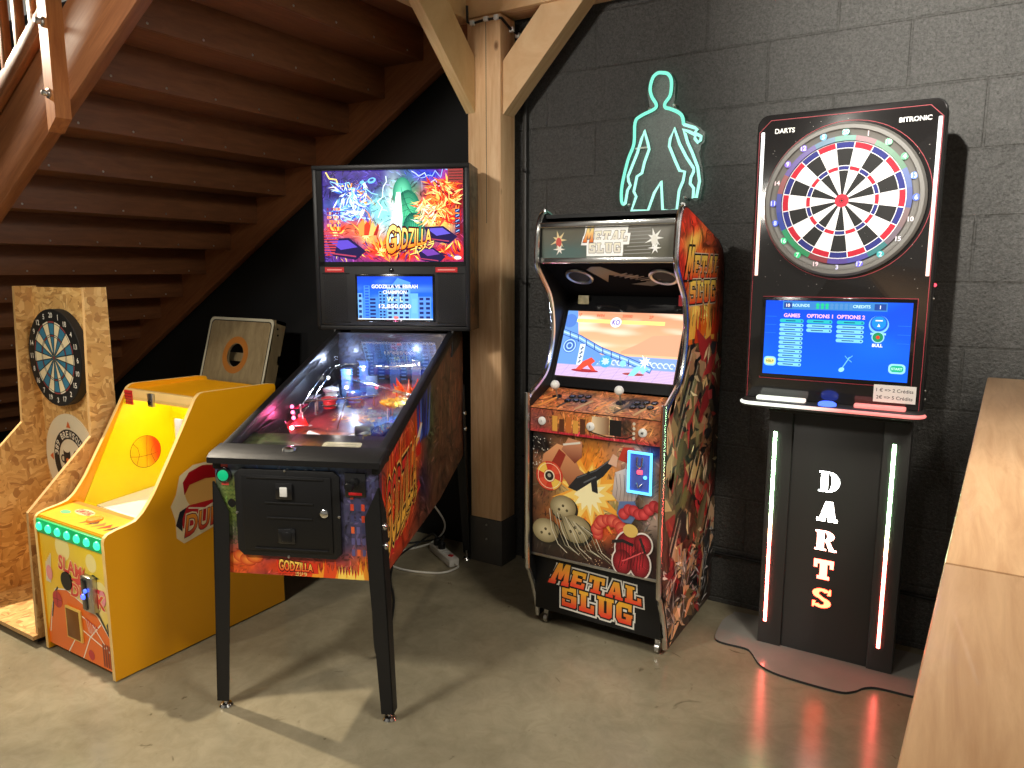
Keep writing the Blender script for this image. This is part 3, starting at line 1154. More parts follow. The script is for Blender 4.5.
for p in ((-2.03, 2.966, 2.6), (-1.955, 2.966, 2.606), (-1.9, 2.966, 2.604), (-1.876, 3.06, 2.572), (-1.876, 3.115, 2.56)):
    MB().box(p[0] - .012, p[0] + .012, p[1] - .01, p[1] + .008, p[2] - .011, p[2] + .011, 0.004).build('clip', 'white', cab)
con = thing('wall_conduit', 'narrow dark conduit running up the wall just right of the post', 'conduit', (-1.845, 3.13, 0))
MB().box(-1.856, -1.836, 3.125, 3.15, 0.0, 2.5, 0.003).build('conduit_cover', 'dark_panel', con)
MB().box(-1.856, -1.84, 3.118, 3.15, 2.44, 2.54, 0.003).build('junction', 'white', con)
for zz in (1.95, 1.42, 0.55):
    MB().box(-1.852, -1.828, 3.115, 3.126, zz - .008, zz + .008, 0.003).build('fixing', 'black', con)

# ------------------------------------------------------------------ staircase
SL = 0.586


def zb(x):            # underside of the stringers
    return 0.684 + SL * (x + 5.29)


st = thing('staircase', 'brown wooden staircase seen from below, rising to the right behind the pinball machine', 'staircase', (-4.0, 2.3, 0))
DEP = 0.32
for y0, y1, xa, xb in ((1.57, 1.62, -6.2, -1.9), (3.04, 3.09, -6.2, -2.1)):
    pts = [(xa, max(0, zb(xa))), (xb, zb(xb)), (xb, zb(xb) + DEP), (xa, zb(xa) + DEP)]
    MB().prism(pts, lambda a, b_, d: (a, d, b_), y0, y1, 0.004).build('stringer', 'stair', st)
for k in range(-4, 13):
    xr = -3.16 - 0.255 * k          # rear lower edge of a tread
    zr = 2.055 - 0.1495 * k
    if xr > -1.95 or zr < 0.1:
        continue
    y1 = 3.04 if xr < -2.12 else 2.96
    tr = MB().box(xr - 0.30, xr, 1.62, y1, zr, zr + 0.04, 0.003).build('tread', 'stair_t', st)
    MB().box(xr, xr + 0.02, 1.62, y1, zr - 0.002, zr + 0.1495, 0.001).build('riser', 'stair_t', st)
    for q in range(6):
        ys = 1.74 + q * 0.235
        MB().lathe([(0.0055, 0), (0.004, 0.002), (0.001, 0.003)], (xr + 0.02, ys, zr + 0.018), 'x', 8).build('screw', 'steel', tr)
nw = MB().hexa([(-2.932, 1.512, 1.985), (-2.874, 1.512, 2.03), (-2.874, 1.57, 2.03), (-2.932, 1.57, 1.985), (-2.932, 1.512, 3.3), (-2.874, 1.512, 3.3), (-2.874, 1.57, 3.3), (-2.932, 1.57, 3.3)]).build('newel_post', 'stair_v', st)
for zz in (2.36, 2.115):
    MB().lathe([(0.018, 0), (0.018, 0.005), (0.011, 0.007), (0.011, 0.02), (0.007, 0.026), (0.001, 0.027)], (-2.903, 1.512, zz), 'y', 16).build('bolt', 'steel', nw)
rl = [(-2.94 - 1.6, 2.45 - 1.6 * SL), (-2.94, 2.45), (-2.94, 2.365), (-2.94 - 1.6, 2.365 - 1.6 * SL)]
MB().prism(rl, lambda a, b_, d: (a, d, b_), 1.535, 1.567, 0.004).build('lower_rail', 'stair', st)
for q in range(11):
    xx = -3.03 - 0.115 * q
    zt = 2.44 + SL * (xx + 2.94)
    MB().box(xx - .018, xx + .018, 1.535, 1.565, zt, zt + 0.85, 0.003).build('baluster', 'stair_v', st)
hr = [(-2.94 - 1.6, 3.35 - 1.6 * SL), (-2.94, 3.35), (-2.94, 3.29), (-2.94 - 1.6, 3.29 - 1.6 * SL)]
MB().prism(hr, lambda a, b_, d: (a, d, b_), 1.525, 1.569, 0.008).build('handrail', 'stair', st)

# ------------------------------------------------------------------ bar tables on the right
for i, (ya, yb, lab) in enumerate(((0.30, 1.062, 'worn beech bar table top nearest the viewer, in front of the seam'), (1.066, 3.06, 'worn beech bar table reaching back to the dark wall, beyond the seam'))):
    tb = thing('bar_table', lab, 'table', (0.45, (ya + yb) / 2, 0), 0)
    def ex(y):
        return -0.041 + 0.0425 * y
    MB().prism([(ex(ya), ya), (0.85, ya), (0.85, yb), (ex(yb), yb)], lambda a, b_, d: (a, b_, d), 1.067, 1.107, 0.006).build('tabletop', 'table', tb)
    for xx in (0.2, 0.78):
        for yy in (ya + 0.08, yb - 0.1):
            MB().box(xx - .03, xx + .03, yy - .03, yy + .03, 0.0, 1.067, 0.004).build('leg', 'black', tb)

# ================================================================== OSB DARTS BOOTH
booth = thing('darts_booth', 'strand board darts booth with sloping side panels left of the yellow game', 'darts booth', (-3.33, 1.6, 0))
prof = [(1.74, 0.045), (1.74, 1.41), (1.648, 1.41), (1.626, 0.80), (1.36, 0.545), (1.35, 0.045)]
for x0, x1 in ((-3.618, -3.6), (-3.058, -3.04)):
    MB().prism(prof, lambda a, b_, d: (d, a, b_), x0, x1, 0, mi=0, mi_side=1).build('side_panel', ['osb', 'osb_edge'], booth, angle=0)
MB().box(-3.6, -3.058, 1.718, 1.738, 0.06, 1.405).build('back_panel', 'osb', booth, angle=0)
bs = MB().box(-3.618, -3.04, 1.33, 1.74, 0.028, 0.045).build('base_panel', ['osb', 'osb_edge'], booth, angle=0)
for p in bs.data.polygons:
    if abs(p.normal.y) > .9:
        p.material_index = 1
for xx in (-3.56, -3.1):
    MB().box(xx - .03, xx + .03, 1.36, 1.72, 0.0, 0.028).build('skid', 'rubber', booth)

NUMS = [20, 1, 18, 4, 13, 6, 10, 15, 2, 17, 3, 19, 7, 16, 8, 11, 14, 9, 12, 5]
db = thing('bristle_dartboard', 'blue and cream round dartboard hung on the strand board booth', 'dartboard', (-3.375, 1.718, 1.10))
BR = 0.213
MB().lathe([(BR, 0.0), (BR, 0.036), (BR - .004, 0.04), (0.001, 0.04)], (-3.375, 1.718, 1.10), 'y', 48).build('board', 'rubber', db)
a = Art(0.46, 0.46)
cx = cy = 0.23
BLUE, CREAM, BLK = rgb(52, 120, 150), rgb(232, 218, 178), rgb(18, 18, 18)
a.disc(cx, cy, BR, BLK, n=48)
a.layer()
for k in range(20):
    am = 90 - 18 * k
    col, alt = (BLUE, CREAM) if k % 2 == 0 else (CREAM, BLUE)
    a.ring(cx, cy, 0.012, 0.094, am - 9, am + 9, col, 4, new=False)
    a.ring(cx, cy, 0.102, 0.153, am - 9, am + 9, col, 4, new=False)
    a.ring(cx, cy, 0.094, 0.102, am - 9, am + 9, rgb(150, 60, 60) if k % 2 == 0 else rgb(225, 215, 190), 4, new=False)
    a.ring(cx, cy, 0.153, 0.161, am - 9, am + 9, rgb(150, 60, 60) if k % 2 == 0 else rgb(225, 215, 190), 4, new=False)
a.layer()
for k in range(20):
    an = R(81 - 18 * k)
    a.line([(cx + .012 * math.cos(an), cy + .012 * math.sin(an)), (cx + .162 * math.cos(an), cy + .162 * math.sin(an))], 0.0045, BLK, new=False)
for rr in (0.094, 0.102, 0.153, 0.162):
    a.ring(cx, cy, rr - .0015, rr + .0015, 0, 360, BLK, 48, new=False)
a.disc(cx, cy, 0.018, rgb(70, 90, 90))
a.disc(cx, cy, 0.008, rgb(120, 40, 40))
for k in range(20):
    an = R(90 - 18 * k)
    a.label(str(NUMS[k]), cx + .187 * math.cos(an), cy + .187 * math.sin(an) - .011, .022, rgb(225, 222, 210))
a.build('scoring_face', 'print_matte', db, (-3.375 - .23, 1.678, 1.10 - .23), (1, 0, 0), (0, 0, 1))

sg = thing('round_brewery_sign', 'cream round sign with black ring lettering below the booth dartboard', 'sign', (-3.375, 1.716, 0.63))
MB().lathe([(0.213, 0.0), (0.213, 0.004), (0.001, 0.004)], (-3.385, 1.718, 0.63), 'y', 48).build('disc', plain('cream_board', rgb(222, 212, 184), 0.5, var=0.03), sg)
a = Art(0.42, 0.42)
cx = cy = 0.21
CR = rgb(224, 214, 186)
a.ring(cx, cy, 0.098, 0.142, 0, 360, rgb(28, 26, 24), 60)
for an in (90, 0, 180, 270):
    r_ = R(an)
    d0 = Vector((math.cos(r_), math.sin(r_)))
    n0 = Vector((-d0.y, d0.x))
    p = Vector((cx, cy)) + d0 * .15
    a.poly([tuple(p - n0 * .018), tuple(p + n0 * .018), tuple(p + d0 * .03)], rgb(206, 104, 44))
word = '389 BREWSQUARE'
for i, ch in enumerate(word):
    if ch == ' ':
        continue
    an = R(168 - 156 * i / (len(word) - 1))
    d0 = Vector((math.cos(an), math.sin(an)))
    n0 = Vector((d0.y, -d0.x))
    m0 = Vector((cx, cy)) + d0 * .106
    q = [m0 - n0 * .0085, m0 + n0 * .0085, m0 + n0 * .0095 + d0 * .028, m0 - n0 * .0095 + d0 * .028]
    a.text(ch, [tuple(v) for v in q], rgb(232, 226, 206), 0.02)
# plain tankard and barrel shapes inside the ring
a.rect(cx - .06, cy - .05, cx - .005, cy + .045, rgb(34, 30, 28))
a.disc(cx - .032, cy + .05, .03, CR, .018)
a.ring(cx - .065, cy, .012, .02, 60, 300, rgb(34, 30, 28))
a.disc(cx + .045, cy + .0, .03, rgb(34, 30, 28), .05)
a.line([(cx + .016, cy + .02), (cx + .074, cy + .02)], .004, CR)
a.line([(cx + .016, cy - .02), (cx + .074, cy - .02)], .004, CR)
a.disc(cx - .03, cy - .005, .012, rgb(206, 104, 44))
a.build('ring_print', 'print_matte', sg, (-3.385 - .21, 1.7138, 0.63 - .21), (1, 0, 0), (0, 0, 1))

# ------------------------------------------------------------------ leaning bag-toss board in the dark
th = math.atan(0.30)
nl = Vector((0, -math.cos(th), math.sin(th)))
upv = Vector((0, math.sin(th), math.cos(th)))
ch = thing('bag_toss_board', 'pale plywood bag toss board with a round hole leaning on the dark wall', 'bag toss board', (-3.665, 2.55, 0))
W2, LEN = 0.285, 1.245
O0 = Vector((-3.665, 2.545, 0.005))


def bt(x, y, d):
    return O0 + Vector((x, 0, 0)) + upv * y - nl * d


bm_ = MB()
hole = [(0.07 * math.cos(2 * PI * k / 32), LEN - 0.225 + 0.07 * math.sin(2 * PI * k / 32)) for k in range(32)]
rc = []
for cx_, cy_, a0 in ((W2 - .03, .03, -90), (W2 - .03, LEN - .03, 0), (-W2 + .03, LEN - .03, 90), (-W2 + .03, .03, 180)):
    for k in range(6):
        an = R(a0 + 18 * k)
        rc.append((cx_ + .03 * math.cos(an), cy_ + .03 * math.sin(an)))
# front sheet as a ring of quads round the hole
outer = []
for hx, hy in hole:
    dx, dy = hx, hy - (LEN - .225)
    best = None
    for i in range(len(rc)):
        (x1, y1), (x2, y2) = rc[i], rc[(i + 1) % len(rc)]
        den = dx * (y2 - y1) - dy * (x2 - x1)
        if abs(den) < 1e-12:
            continue
        s_ = (x1 * (y2 - y1) - (y1 - (LEN - .225)) * (x2 - x1)) / den
        u_ = (x1 * dy - (y1 - (LEN - .225)) * dx) / den
        if s_ > 0 and -1e-6 <= u_ <= 1 + 1e-6:
            best = (dx * s_, dy * s_ + LEN - .225)
    outer.append(best)
for d_ in (0.0, 0.012):
    va = [bm_.bm.verts.new(bt(p[0], p[1], d_)) for p in hole]
    vb = [bm_.bm.verts.new(bt(p[0], p[1], d_)) for p in outer]
    for i in range(32):
        bm_.bm.faces.new((va[i], vb[i], vb[(i + 1) % 32], va[(i + 1) % 32]))
bm_.build('board_sheet', 'ply', ch, angle=0)
MB().prism([(x * .985, y * .995 + .004) for x, y in rc], lambda x, y, d: bt(x, y, d), 0.0125, 0.03).bm.free()
for (xa, xb, ya, yb) in ((-W2, -W2 + .02, 0, LEN), (W2 - .02, W2, 0, LEN), (-W2, W2, LEN - .02, LEN), (-W2, W2, 0, .02)):
    f = MB()
    f.hexa([bt(xa, ya, .012), bt(xb, ya, .012), bt(xb, ya, .085), bt(xa, ya, .085), bt(xa, yb, .012), bt(xb, yb, .012), bt(xb, yb, .085), bt(xa, yb, .085)])
    f.build('frame_rail', 'ply', ch, angle=0)
f = MB()
f.hexa([bt(-W2, LEN - .252, .07), bt(W2, LEN - .252, .07), bt(W2, LEN - .252, .085), bt(-W2, LEN - .252, .085), bt(-W2, LEN - .2, .07), bt(W2, LEN - .2, .07), bt(W2, LEN - .2, .085), bt(-W2, LEN - .2, .085)])
f.build('cross_rail', 'ply', ch, angle=0)
a = Art(2 * W2, LEN)
PALE, INK = rgb(206, 196, 164), rgb(22, 22, 26)
bo = [(W2 + x, y) for x, y in rc]
a.layer()
for s0, s1, cc in ((1.0, .945, rgb(214, 208, 182)), (.945, .925, INK)):
    for i in range(len(rc)):
        p, q = rc[i], rc[(i + 1) % len(rc)]
        def sc(pt, s):
            return (W2 + pt[0] * s, LEN / 2 + (pt[1] - LEN / 2) * (1 - (1 - s) * .46))
        a.conv([sc(p, s0), sc(q, s0), sc(q, s1), sc(p, s1)], cc)
a.ring(W2, LEN - .225, .072, .112, 0, 360, rgb(186, 116, 44), 40)
a.build('painted_border', 'print_matte', ch, bt(-W2, 0, 0), (1, 0, 0), upv)
bt2 = [bt(0.285, LEN - .05, .03), bt(0.285, LEN - .085, .04)]
for p in bt2:
    MB().lathe([(0.006, 0), (0.006, .002), (.001, .003)], p, 'x', 10).build('screw', 'black', ch)

# ================================================================== PINBALL MACHINE (local axes: x across, y depth, z up)
pin = thing('pinball_machine', 'black pinball machine with lit monster city backglass and dark playfield on four legs', 'pinball machine', (-1.788, 1.588, 0), R(23.8))
CW = 0.275
side = [(0.0, 0.487), (0.82, 0.502), (1.34, 0.57), (1.34, 1.17), (1.10, 1.19), (0.0, 0.872)]
for s in (-1, 1):
    MB().prism(side, lambda a, b_, d: (d, a, b_), min(s * CW, s * (CW - .018)), max(s * CW, s * (CW - .018)), 0.001).build('cabinet_side', 'black', pin, True)
MB().box(-CW + .018, CW - .018, 0.0, 0.018, 0.487, 0.872).build('cabinet_front', 'black', pin, True)
MB().hexa([(-CW + .018, .018, .49), (CW - .018, .018, .49), (CW - .018, .82, .504), (-CW + .018, .82, .504),
           (-CW + .018, .018, .505), (CW - .018, .018, .505), (CW - .018, .82, .52), (-CW + .018, .82, .52)]).hexa(
    [(-CW + .018, .82, .504), (CW - .018, .82, .504), (CW - .018, 1.34, .571), (-CW + .018, 1.34, .571),
     (-CW + .018, .82, .52), (CW - .018, .82, .52), (CW - .018, 1.34, .587), (-CW + .018, 1.34, .587)]).build('cabinet_bottom', 'black', pin, True)
MB().box(-CW + .018, CW - .018, 1.322, 1.34, .58, 1.17).build('cabinet_back', 'black', pin, True)
# rails and lock bar
for s in (-1, 1):
    xa, xb = sorted((s * (CW - .022), s * (CW + .008)))
    MB().prism([(-.005, .842), (1.12, 1.164), (1.12, 1.204), (-.005, .892)], lambda a, b_, d: (d, a, b_), xa, xb, 0.006).build('side_rail', 'black_rough', pin, True)
lb = MB()
lb.prism([(-.028, .866), (.075, .866), (.075, .905), (.06, .912), (-.01, .898), (-.028, .885)], lambda a, b_, d: (d, a, b_), -CW - .016, CW + .016, 0.008, 3)
lb = lb.build('lock_bar', 'black_rough', pin, True)
MB().lathe([(.024, 0), (.022, .008), (.014, .012), (.001, .013)], (-.03, .03, .902), 'z', 20).build('fire_button', 'chrome', lb, True)
# glass
MB().hexa([(-CW + .02, .06, .899), (CW - .02, .06, .899), (CW - .02, 1.10, 1.196), (-CW + .02, 1.10, 1.196),
           (-CW + .02, .06, .902), (CW - .02, .06, .902), (CW - .02, 1.10, 1.199), (-CW + .02, 1.10, 1.199)]).build('playfield_glass', 'glass', pin, True, 0)
# playfield
PZ = lambda v: .815 + .154 * (v - .02)
pfl = MB().hexa([(-CW + .018, .018, PZ(.018) - .012), (CW - .018, .018, PZ(.018) - .012), (CW - .018, 1.14, PZ(1.14) - .012), (-CW + .018, 1.14, PZ(1.14) - .012),
                 (-CW + .018, .018, PZ(.018)), (CW - .018, .018, PZ(.018)), (CW - .018, 1.14, PZ(1.14)), (-CW + .018, 1.14, PZ(1.14))]).build('playfield', 'black', pin, True)
a = Art(.514, 1.12)
fn = blobs(rgb(24, 22, 34), [(.2, .4, .3, .16, rgb(150, 40, 30), .7), (.75, .42, .25, .2, rgb(30, 90, 160), .8), (.5, .3, .3, .1, rgb(190, 110, 40), .6), (.3, .7, .3, .2, rgb(40, 60, 120), .7),
                            (.75, .75, .25, .15, rgb(200, 80, 30), .7), (.5, .52, .2, .06, rgb(200, 150, 60), .6), (.15, .2, .2, .1, rgb(80, 100, 50), .8)], .08, 4, .1, 9, .5, 14, 3, .46)
a.grid(fn, 60, 120)
a.strokes(500, fn, 9, .05, .007, .9, 3)
rnd = random.Random(5)
for k in range(26):
    x, y = rnd.uniform(.06, .46), rnd.uniform(.3, .95)
    a.disc(x, y, .009, rgb(*rnd.choice([(230, 200, 80), (220, 60, 40), (90, 160, 230), (240, 240, 230), (240, 140, 40)])), n=12)
for k in range(7):
    an = R(60 + 10 * k)
    x, y = .257 + .16 * math.cos(an), .36 + .2 * math.sin(an)
    a.poly([(x - .008, y - .012), (x + .008, y - .012), (x, y + .016)], rgb(235, 190, 60))
a.burst(.257, .55, .02, .07, 9, rgb(230, 140, 40), 4)
a.build('playfield_art', 'print', pfl, (-.257, .02, PZ(.02)), (1, 0, 0), (0, 1, .154), True)
# apron with instruction cards
ap = MB().hexa([(-.257, .06, .84), (.257, .06, .84), (.257, .2, .868), (-.257, .2, .868), (-.257, .06, .873), (.257, .06, .873), (.257, .2, .905), (-.257, .2, .905)])
ap.hexa([(-.257, .2, .84), (-.1, .2, .84), (-.2, .36, .865), (-.257, .36, .865), (-.257, .2, .905), (-.1, .2, .905), (-.2, .36, .932), (-.257, .36, .932)])
ap.hexa([(.1, .2, .84), (.215, .2, .84), (.215, .36, .865), (.19, .36, .865), (.1, .2, .905), (.215, .2, .905), (.215, .36, .932), (.19, .36, .932)])
ap = ap.build('apron', 'black_gloss', pin, True)
a = Art(.514, .17)
a.grid(blobs(rgb(14, 14, 16), [(.15, .6, .16, .5, rgb(76, 84, 52), .9), (.45, .5, .14, .3, rgb(120, 80, 40), .8), (.78, .3, .16, .4, rgb(30, 30, 34), .8)], .05, 4, .08, 9, .4, 14, 8, 3), 50, 18)
a.rrect(.29, .05, .425, .115, .012, rgb(216, 206, 176))
for k in range(4):
    a.rect(.305, .06 + k * .012, .41, .064 + k * .012, rgb(150, 140, 120))
a.rrect(.06, .05, .19, .11, .02, rgb(78, 86, 60))
a.rrect(.075, .06, .17, .098, .01, rgb(48, 54, 40))
a.build('apron_print', 'print', ap, (-.257, .06, .873), (1, 0, 0), (0, .14, .032), True)
MB().box(.1, .16, .275, .32, .9, .935, .004).build('ball_gate', 'steel', pfl, True)
# flippers, slingshots, bumpers, ramps, toys
for s in (-1, 1):
    d0 = Vector((-s * .07, -.035, -.004))
    p0 = Vector((s * .105, .36, PZ(.36) + .014))
    MB().tube([p0, p0 + d0 * .5, p0 + d0], [.012, .009, .006], 10).build('flipper', 'white', pfl, True)
    zz = PZ(.47)
    MB().prism([(s * .2, .4), (s * .2, .53), (s * .13, .42)], lambda x, y, d: (x, y, PZ(y) + d), .02, .026, .003).build('slingshot', plain('red_slingshot', rgb(180, 40, 30), .25, coat=.3, var=.1), pfl, True)
for x, y, c in ((-.15, .68, rgb(200, 60, 60)), (-.07, .76, rgb(60, 120, 200)), (-.19, .80, rgb(230, 230, 235))):
    z0 = PZ(y)
    bmp = MB().lathe([(.026, 0), (.026, .03), (.034, .034), (.034, .044), (.02, .05), (.001, .051)], (x, y, z0), 'z', 20).build('pop_bumper', plain('bumper_cap', c, .2, coat=.4, var=.05), pfl, True)
    MB().lathe([(.036, .012), (.038, .015), (.036, .018)], (x, y, z0), 'z', 20).build('bumper_ring', 'chrome', bmp, True)
rampm = M['smoke']
r1 = [Vector((-.21, .5 + .05 * k, PZ(.5 + .05 * k) + .03 + .012 * k)) for k in range(8)]
r1 += [Vector((-.21 + .05 * k, .9 + .03 * math.sin(k), PZ(.92) + .115)) for k in range(1, 8)]
for off in (-.014, .014):
    MB().tube([p + Vector((off, 0, 0)) for p in r1], .0025, 6).build('wire_ramp', 'chrome', pfl, True)
r2 = [Vector((.2 - .05 * k, .64 + .035 * k, PZ(.64 + .035 * k) + .075 - .001 * k)) for k in range(8)]
for off in (-.013, .013):
    MB().tube([p + Vector((0, off, 0)) for p in r2], .0025, 6).build('wire_ramp', 'chrome', pfl, True)
r3 = [Vector((-.2 + .055 * k, .55 + .02 * k, PZ(.55 + .02 * k) + .07)) for k in range(6)]
MB().tube(r3, .003, 6).build('wire_ramp', 'chrome', pfl, True)
MB().tube([(-.02, .42, PZ(.42) + .01), (-.06, .66, PZ(.66) + .08)], .0025, 6).build('wire_ramp', 'chrome', pfl, True)
for (x, y, hh, c) in ((-.13, .84, .12, (90, 130, 190)), (-.07, .9, .14, (70, 100, 160)), (-.02, .84, .09, (120, 150, 200)), (.05, .96, .13, (60, 80, 130)), (.14, .99, .12, (80, 90, 130))):
    z0 = PZ(y)
    tw = MB()
    tw.box(x - .02, x + .02, y - .018, y + .018, z0, z0 + hh, .002)
    for q in range(int(hh / .02)):
        tw.box(x - .0215, x + .0215, y - .0195, y + .0195, z0 + .012 + q * .02, z0 + .016 + q * .02)
    tw.build('toy_tower', plain('translucent_blue_plastic', rgb(*c), .2, coat=.4, var=.1), pfl, True)
fl_ = MB()
rnd = random.Random(11)
for k in range(16):
    an = rnd.uniform(0, 2 * PI)
    r_ = rnd.uniform(.01, .05)
    x, y = .16 + r_ * math.cos(an), .78 + 1.4 * r_ * math.sin(an)
    fl_.tube([(x, y, PZ(y)), (x + .012 * math.cos(an), y + .01, PZ(y) + .04), (x + .03 * math.cos(an), y + .02 * math.sin(an), PZ(y) + rnd.uniform(.06, .1))], [.016, .012, .001], 7)
fl_.build('reflection_flames', plain('orange_red_plastic', rgb(236, 70, 30), .25, coat=.4, var=.35, vscale=30), pfl, True)  # solid flames standing in for the backglass reflection on the glass
f2 = MB()
for k in range(10):
    an = 2 * PI * k / 10
    f2.tube([(.15 + .03 * math.cos(an), .62 + .05 * math.sin(an), PZ(.62) + .05), (.15 + .06 * math.cos(an), .62 + .085 * math.sin(an), PZ(.64) + .055)], [.014, .004], 7)
f2.build('plastic_shield', plain('yellow_orange_plastic', rgb(240, 150, 40), .25, coat=.4, var=.4, vscale=25), pfl, True)
for (x, y, c) in ((.2, .5, (60, 120, 210)), (.21, .56, (70, 180, 230)), (.19, .45, (60, 90, 200)), (-.24, .6, (200, 40, 90)), (.22, .7, (80, 140, 240)), (-.235, .72, (190, 190, 210))):
    MB().prism([(x - .02, y - .03), (x + .015, y - .02), (x + .02, y + .03), (x - .015, y + .025)], lambda a_, b_, d: (a_, b_, PZ(b_) + d), .03, .034, .001).build('plastic_guard', plain('printed_guard', rgb(*c), .2, coat=.3, var=.3, vscale=40), pfl, True)
for k in range(14):
    x = rnd.uniform(-.23, .23)
    y = rnd.uniform(.45, 1.05)
    MB().cyl((x, y, PZ(y)), (x, y, PZ(y) + .05), .004, n=8).build('post', 'steel', pfl, True)
for (x, y, h_, mt) in ((-.165, .345, .04, 'white_led'), (-.19, .42, .05, 'pink_led'), (-.22, .48, .05, 'pink_led'), (-.245, .53, .055, 'pink_led'), (-.2, .5, .03, 'red_led'), (-.23, .42, .03, 'pink_led'),
                       (-.12, .8, .05, 'white_led'), (.215, .6, .04, 'blue_led'), (.23, .5, .05, 'white_led'), (-.24, .9, .06, 'white_led'), (.22, .84, .06, 'blue_led'), (.02, .78, .06, 'red_led')):
    MB().ball((x, y, PZ(y) + h_), .0075, 10).build('lamp_bulb', mt, pfl, True)
for k, (x, y, h_, c_, e_) in enumerate(((-.2, .44, .07, (1, .1, .3), 1.6), (-.16, .35, .05, (1, .85, .9), .5), (-.1, .8, .12, (.6, .75, 1), 1.1), (.2, .56, .08, (.25, .5, 1), 1.2), (.16, .86, .14, (1, .7, .5), .9), (0, .36, .09, (1, .9, .8), .5), (-.22, .95, .14, (.6, .7, 1), .8), (.1, 1.02, .15, (.7, .8, 1), .8))):
    ld = bpy.data.lights.new('playfield_lamp', 'POINT')
    ld.energy = e_
    ld.color = c_
    ld.shadow_soft_size = .01
    lo = bpy.data.objects.new('playfield_lamp', ld)
    scene.collection.objects.link(lo)
    lo.location = (x, y, PZ(y) + h_)
    lo.parent = pin
# back panel behind the playfield
a = Art(.514, .22)
a.grid(blobs(rgb(16, 18, 30), [(.3, .4, .2, .5, rgb(60, 90, 140), .7), (.7, .5, .2, .4, rgb(40, 60, 110), .7), (.5, .2, .4, .2, rgb(110, 60, 50), .5), (.1, .6, .08, .5, rgb(90, 110, 150), .5)], .05, 4, .1, 8, .5, 14, 12, 2.3), 60, 26)
for k in range(9):
    x = .03 + k * .052
    hh = .07 + .06 * ((k * 37) % 5) / 4
    a.rect(x, 0, x + .036, hh, rgb(30, 40, 66))
    for q in range(int(hh / .016)):
        a.rect(x + .005, .006 + q * .016, x + .031, .012 + q * .016, rgb(96, 120, 168))
MB().box(-.257, .257, 1.08, 1.095, .97, 1.19).build('back_board', 'black', pin, True)
a.build('back_board_art', 'print', pin, (-.257, 1.08, .975), (1, 0, 0), (0, 0, 1), True)

# front artwork
a = Art(.55, .385)
GREEN, LIME = rgb(96, 124, 52), rgb(150, 166, 84)
fn = blobs(rgb(60, 58, 84), [(.1, .62, .16, .35, rgb(98, 112, 52), 1), (.14, .1, .14, .16, rgb(226, 96, 34), 1), (.5, .06, .4, .14, rgb(196, 60, 24), 1), (.5, .96, .35, .07, rgb(90, 120, 160), .9),
                             (.93, .5, .1, .5, rgb(64, 60, 92), .9), (.9, .1, .1, .16, rgb(214, 100, 40), 1), (.04, .95, .08, .1, rgb(90, 90, 150), .8)], .04, 4, .07, 11, .4, 16, 20, 1.43)
a.grid(fn, 96, 66)
a.strokes(500, fn, 12, .035, .006, .6, 3)
rnd = random.Random(3)
# scaly green rock texture on the left
for j in range(14):
    for i in range(6):
        x, y = .018 + i * .013 + (j % 2) * .006, .1 + j * .015
        if ((x - .05) / .055) ** 2 + ((y - .2) / .12) ** 2 < 1:
            a.line([(x, y), (x + .006, y + .007), (x + .012, y)], .0018, rgb(56, 74, 30), new=(i == 0))
a.disc(.052, .24, .014, rgb(12, 12, 14))
for k in range(4):
    a.glow(.055 + k * .022, .05 + .01 * (k % 2), .03, rgb(250, 150, 60), rgb(190, 60, 24), .022)
# city blocks on the right
for k in range(5):
    for q in range(7):
        x, y = .455 + k * .018, .08 + q * .038
        a.rect(x, y, x + .011, y + .022, rgb(*rnd.choice([(196, 66, 40), (90, 84, 130), (216, 96, 50), (60, 60, 96)])), new=(q == 0))
for k in range(6):
    a.flame(.3 + k * .04, 0, .05, .05 + .02 * (k % 3), rgb(*((240, 150, 40) if k % 2 else (222, 74, 26))), k)
for k in range(3):
    a.flame(.42 + k * .03, .0, .03, .06, rgb(250, 210, 90), 30 + k)
for x in (.2, .29):
    a.line([(x, .352), (x + .02, .36), (x + .035, .352), (x + .05, .362)], .006, rgb(190, 205, 220))
for k in range(4):
    a.rect(.02, .3 + k * .02, .045, .31 + k * .02, rgb(200, 70, 60))
YO = lambda u, v: mixc(rgb(226, 60, 30), rgb(255, 214, 90), v)
a.poly([(.195, .052), (.335, .045), (.34, .012), (.2, .006)], rgb(214, 50, 24))
a.text('GODZILLA', [(.205, .018), (.32, .018), (.32, .042), (.205, .056)], YO, .03, outline=rgb(60, 10, 10), outw=.1)
a.label('ゴジラ', .28, .002, .013, rgb(245, 210, 120), .03)
a.build('front_art', 'print', pin, (-CW, -.0005, .487), (1, 0, 0), (0, 0, 1), True)
# coin door
cdoor = MB()
cdoor.prism([(-.205 + .02, .555), (.15 - .02, .555), (.15, .575), (.15, .83), (.13, .848), (-.185, .848), (-.205, .83), (-.205, .575)], lambda x, z_, d: (x, d, z_), -.014, -.001, .004)
cdoor = cdoor.build('coin_door_frame', 'black_rough', pin, True)
MB().box(-.178, .124, -.02, -.012, .576, .83, .005).build('coin_door', 'black', cdoor, True)
for z_, xa, xb in ((.822, -.16, .1), (.74, -.1, .065), (.69, -.095, .06), (.585, -.14, .11)):
    MB().box(xa, xb, -.024, -.018, z_ - .003, z_ + .003, .002).build('ridge', 'black_rough', cdoor, True)
MB().box(-.058, -.002, -.03, -.018, .755, .806, .003).build('reject_button', 'black_gloss', cdoor, True)
MB().box(-.042, -.018, -.034, -.028, .765, .796, .002).build('price_plate', 'white', cdoor, True)
MB().box(-.058, .0, -.026, -.018, .605, .655, .003).build('return_flap', 'black_gloss', cdoor, True)
MB().box(-.046, -.012, -.029, -.024, .613, .645, .002).build('return_lip', 'black', cdoor, True)
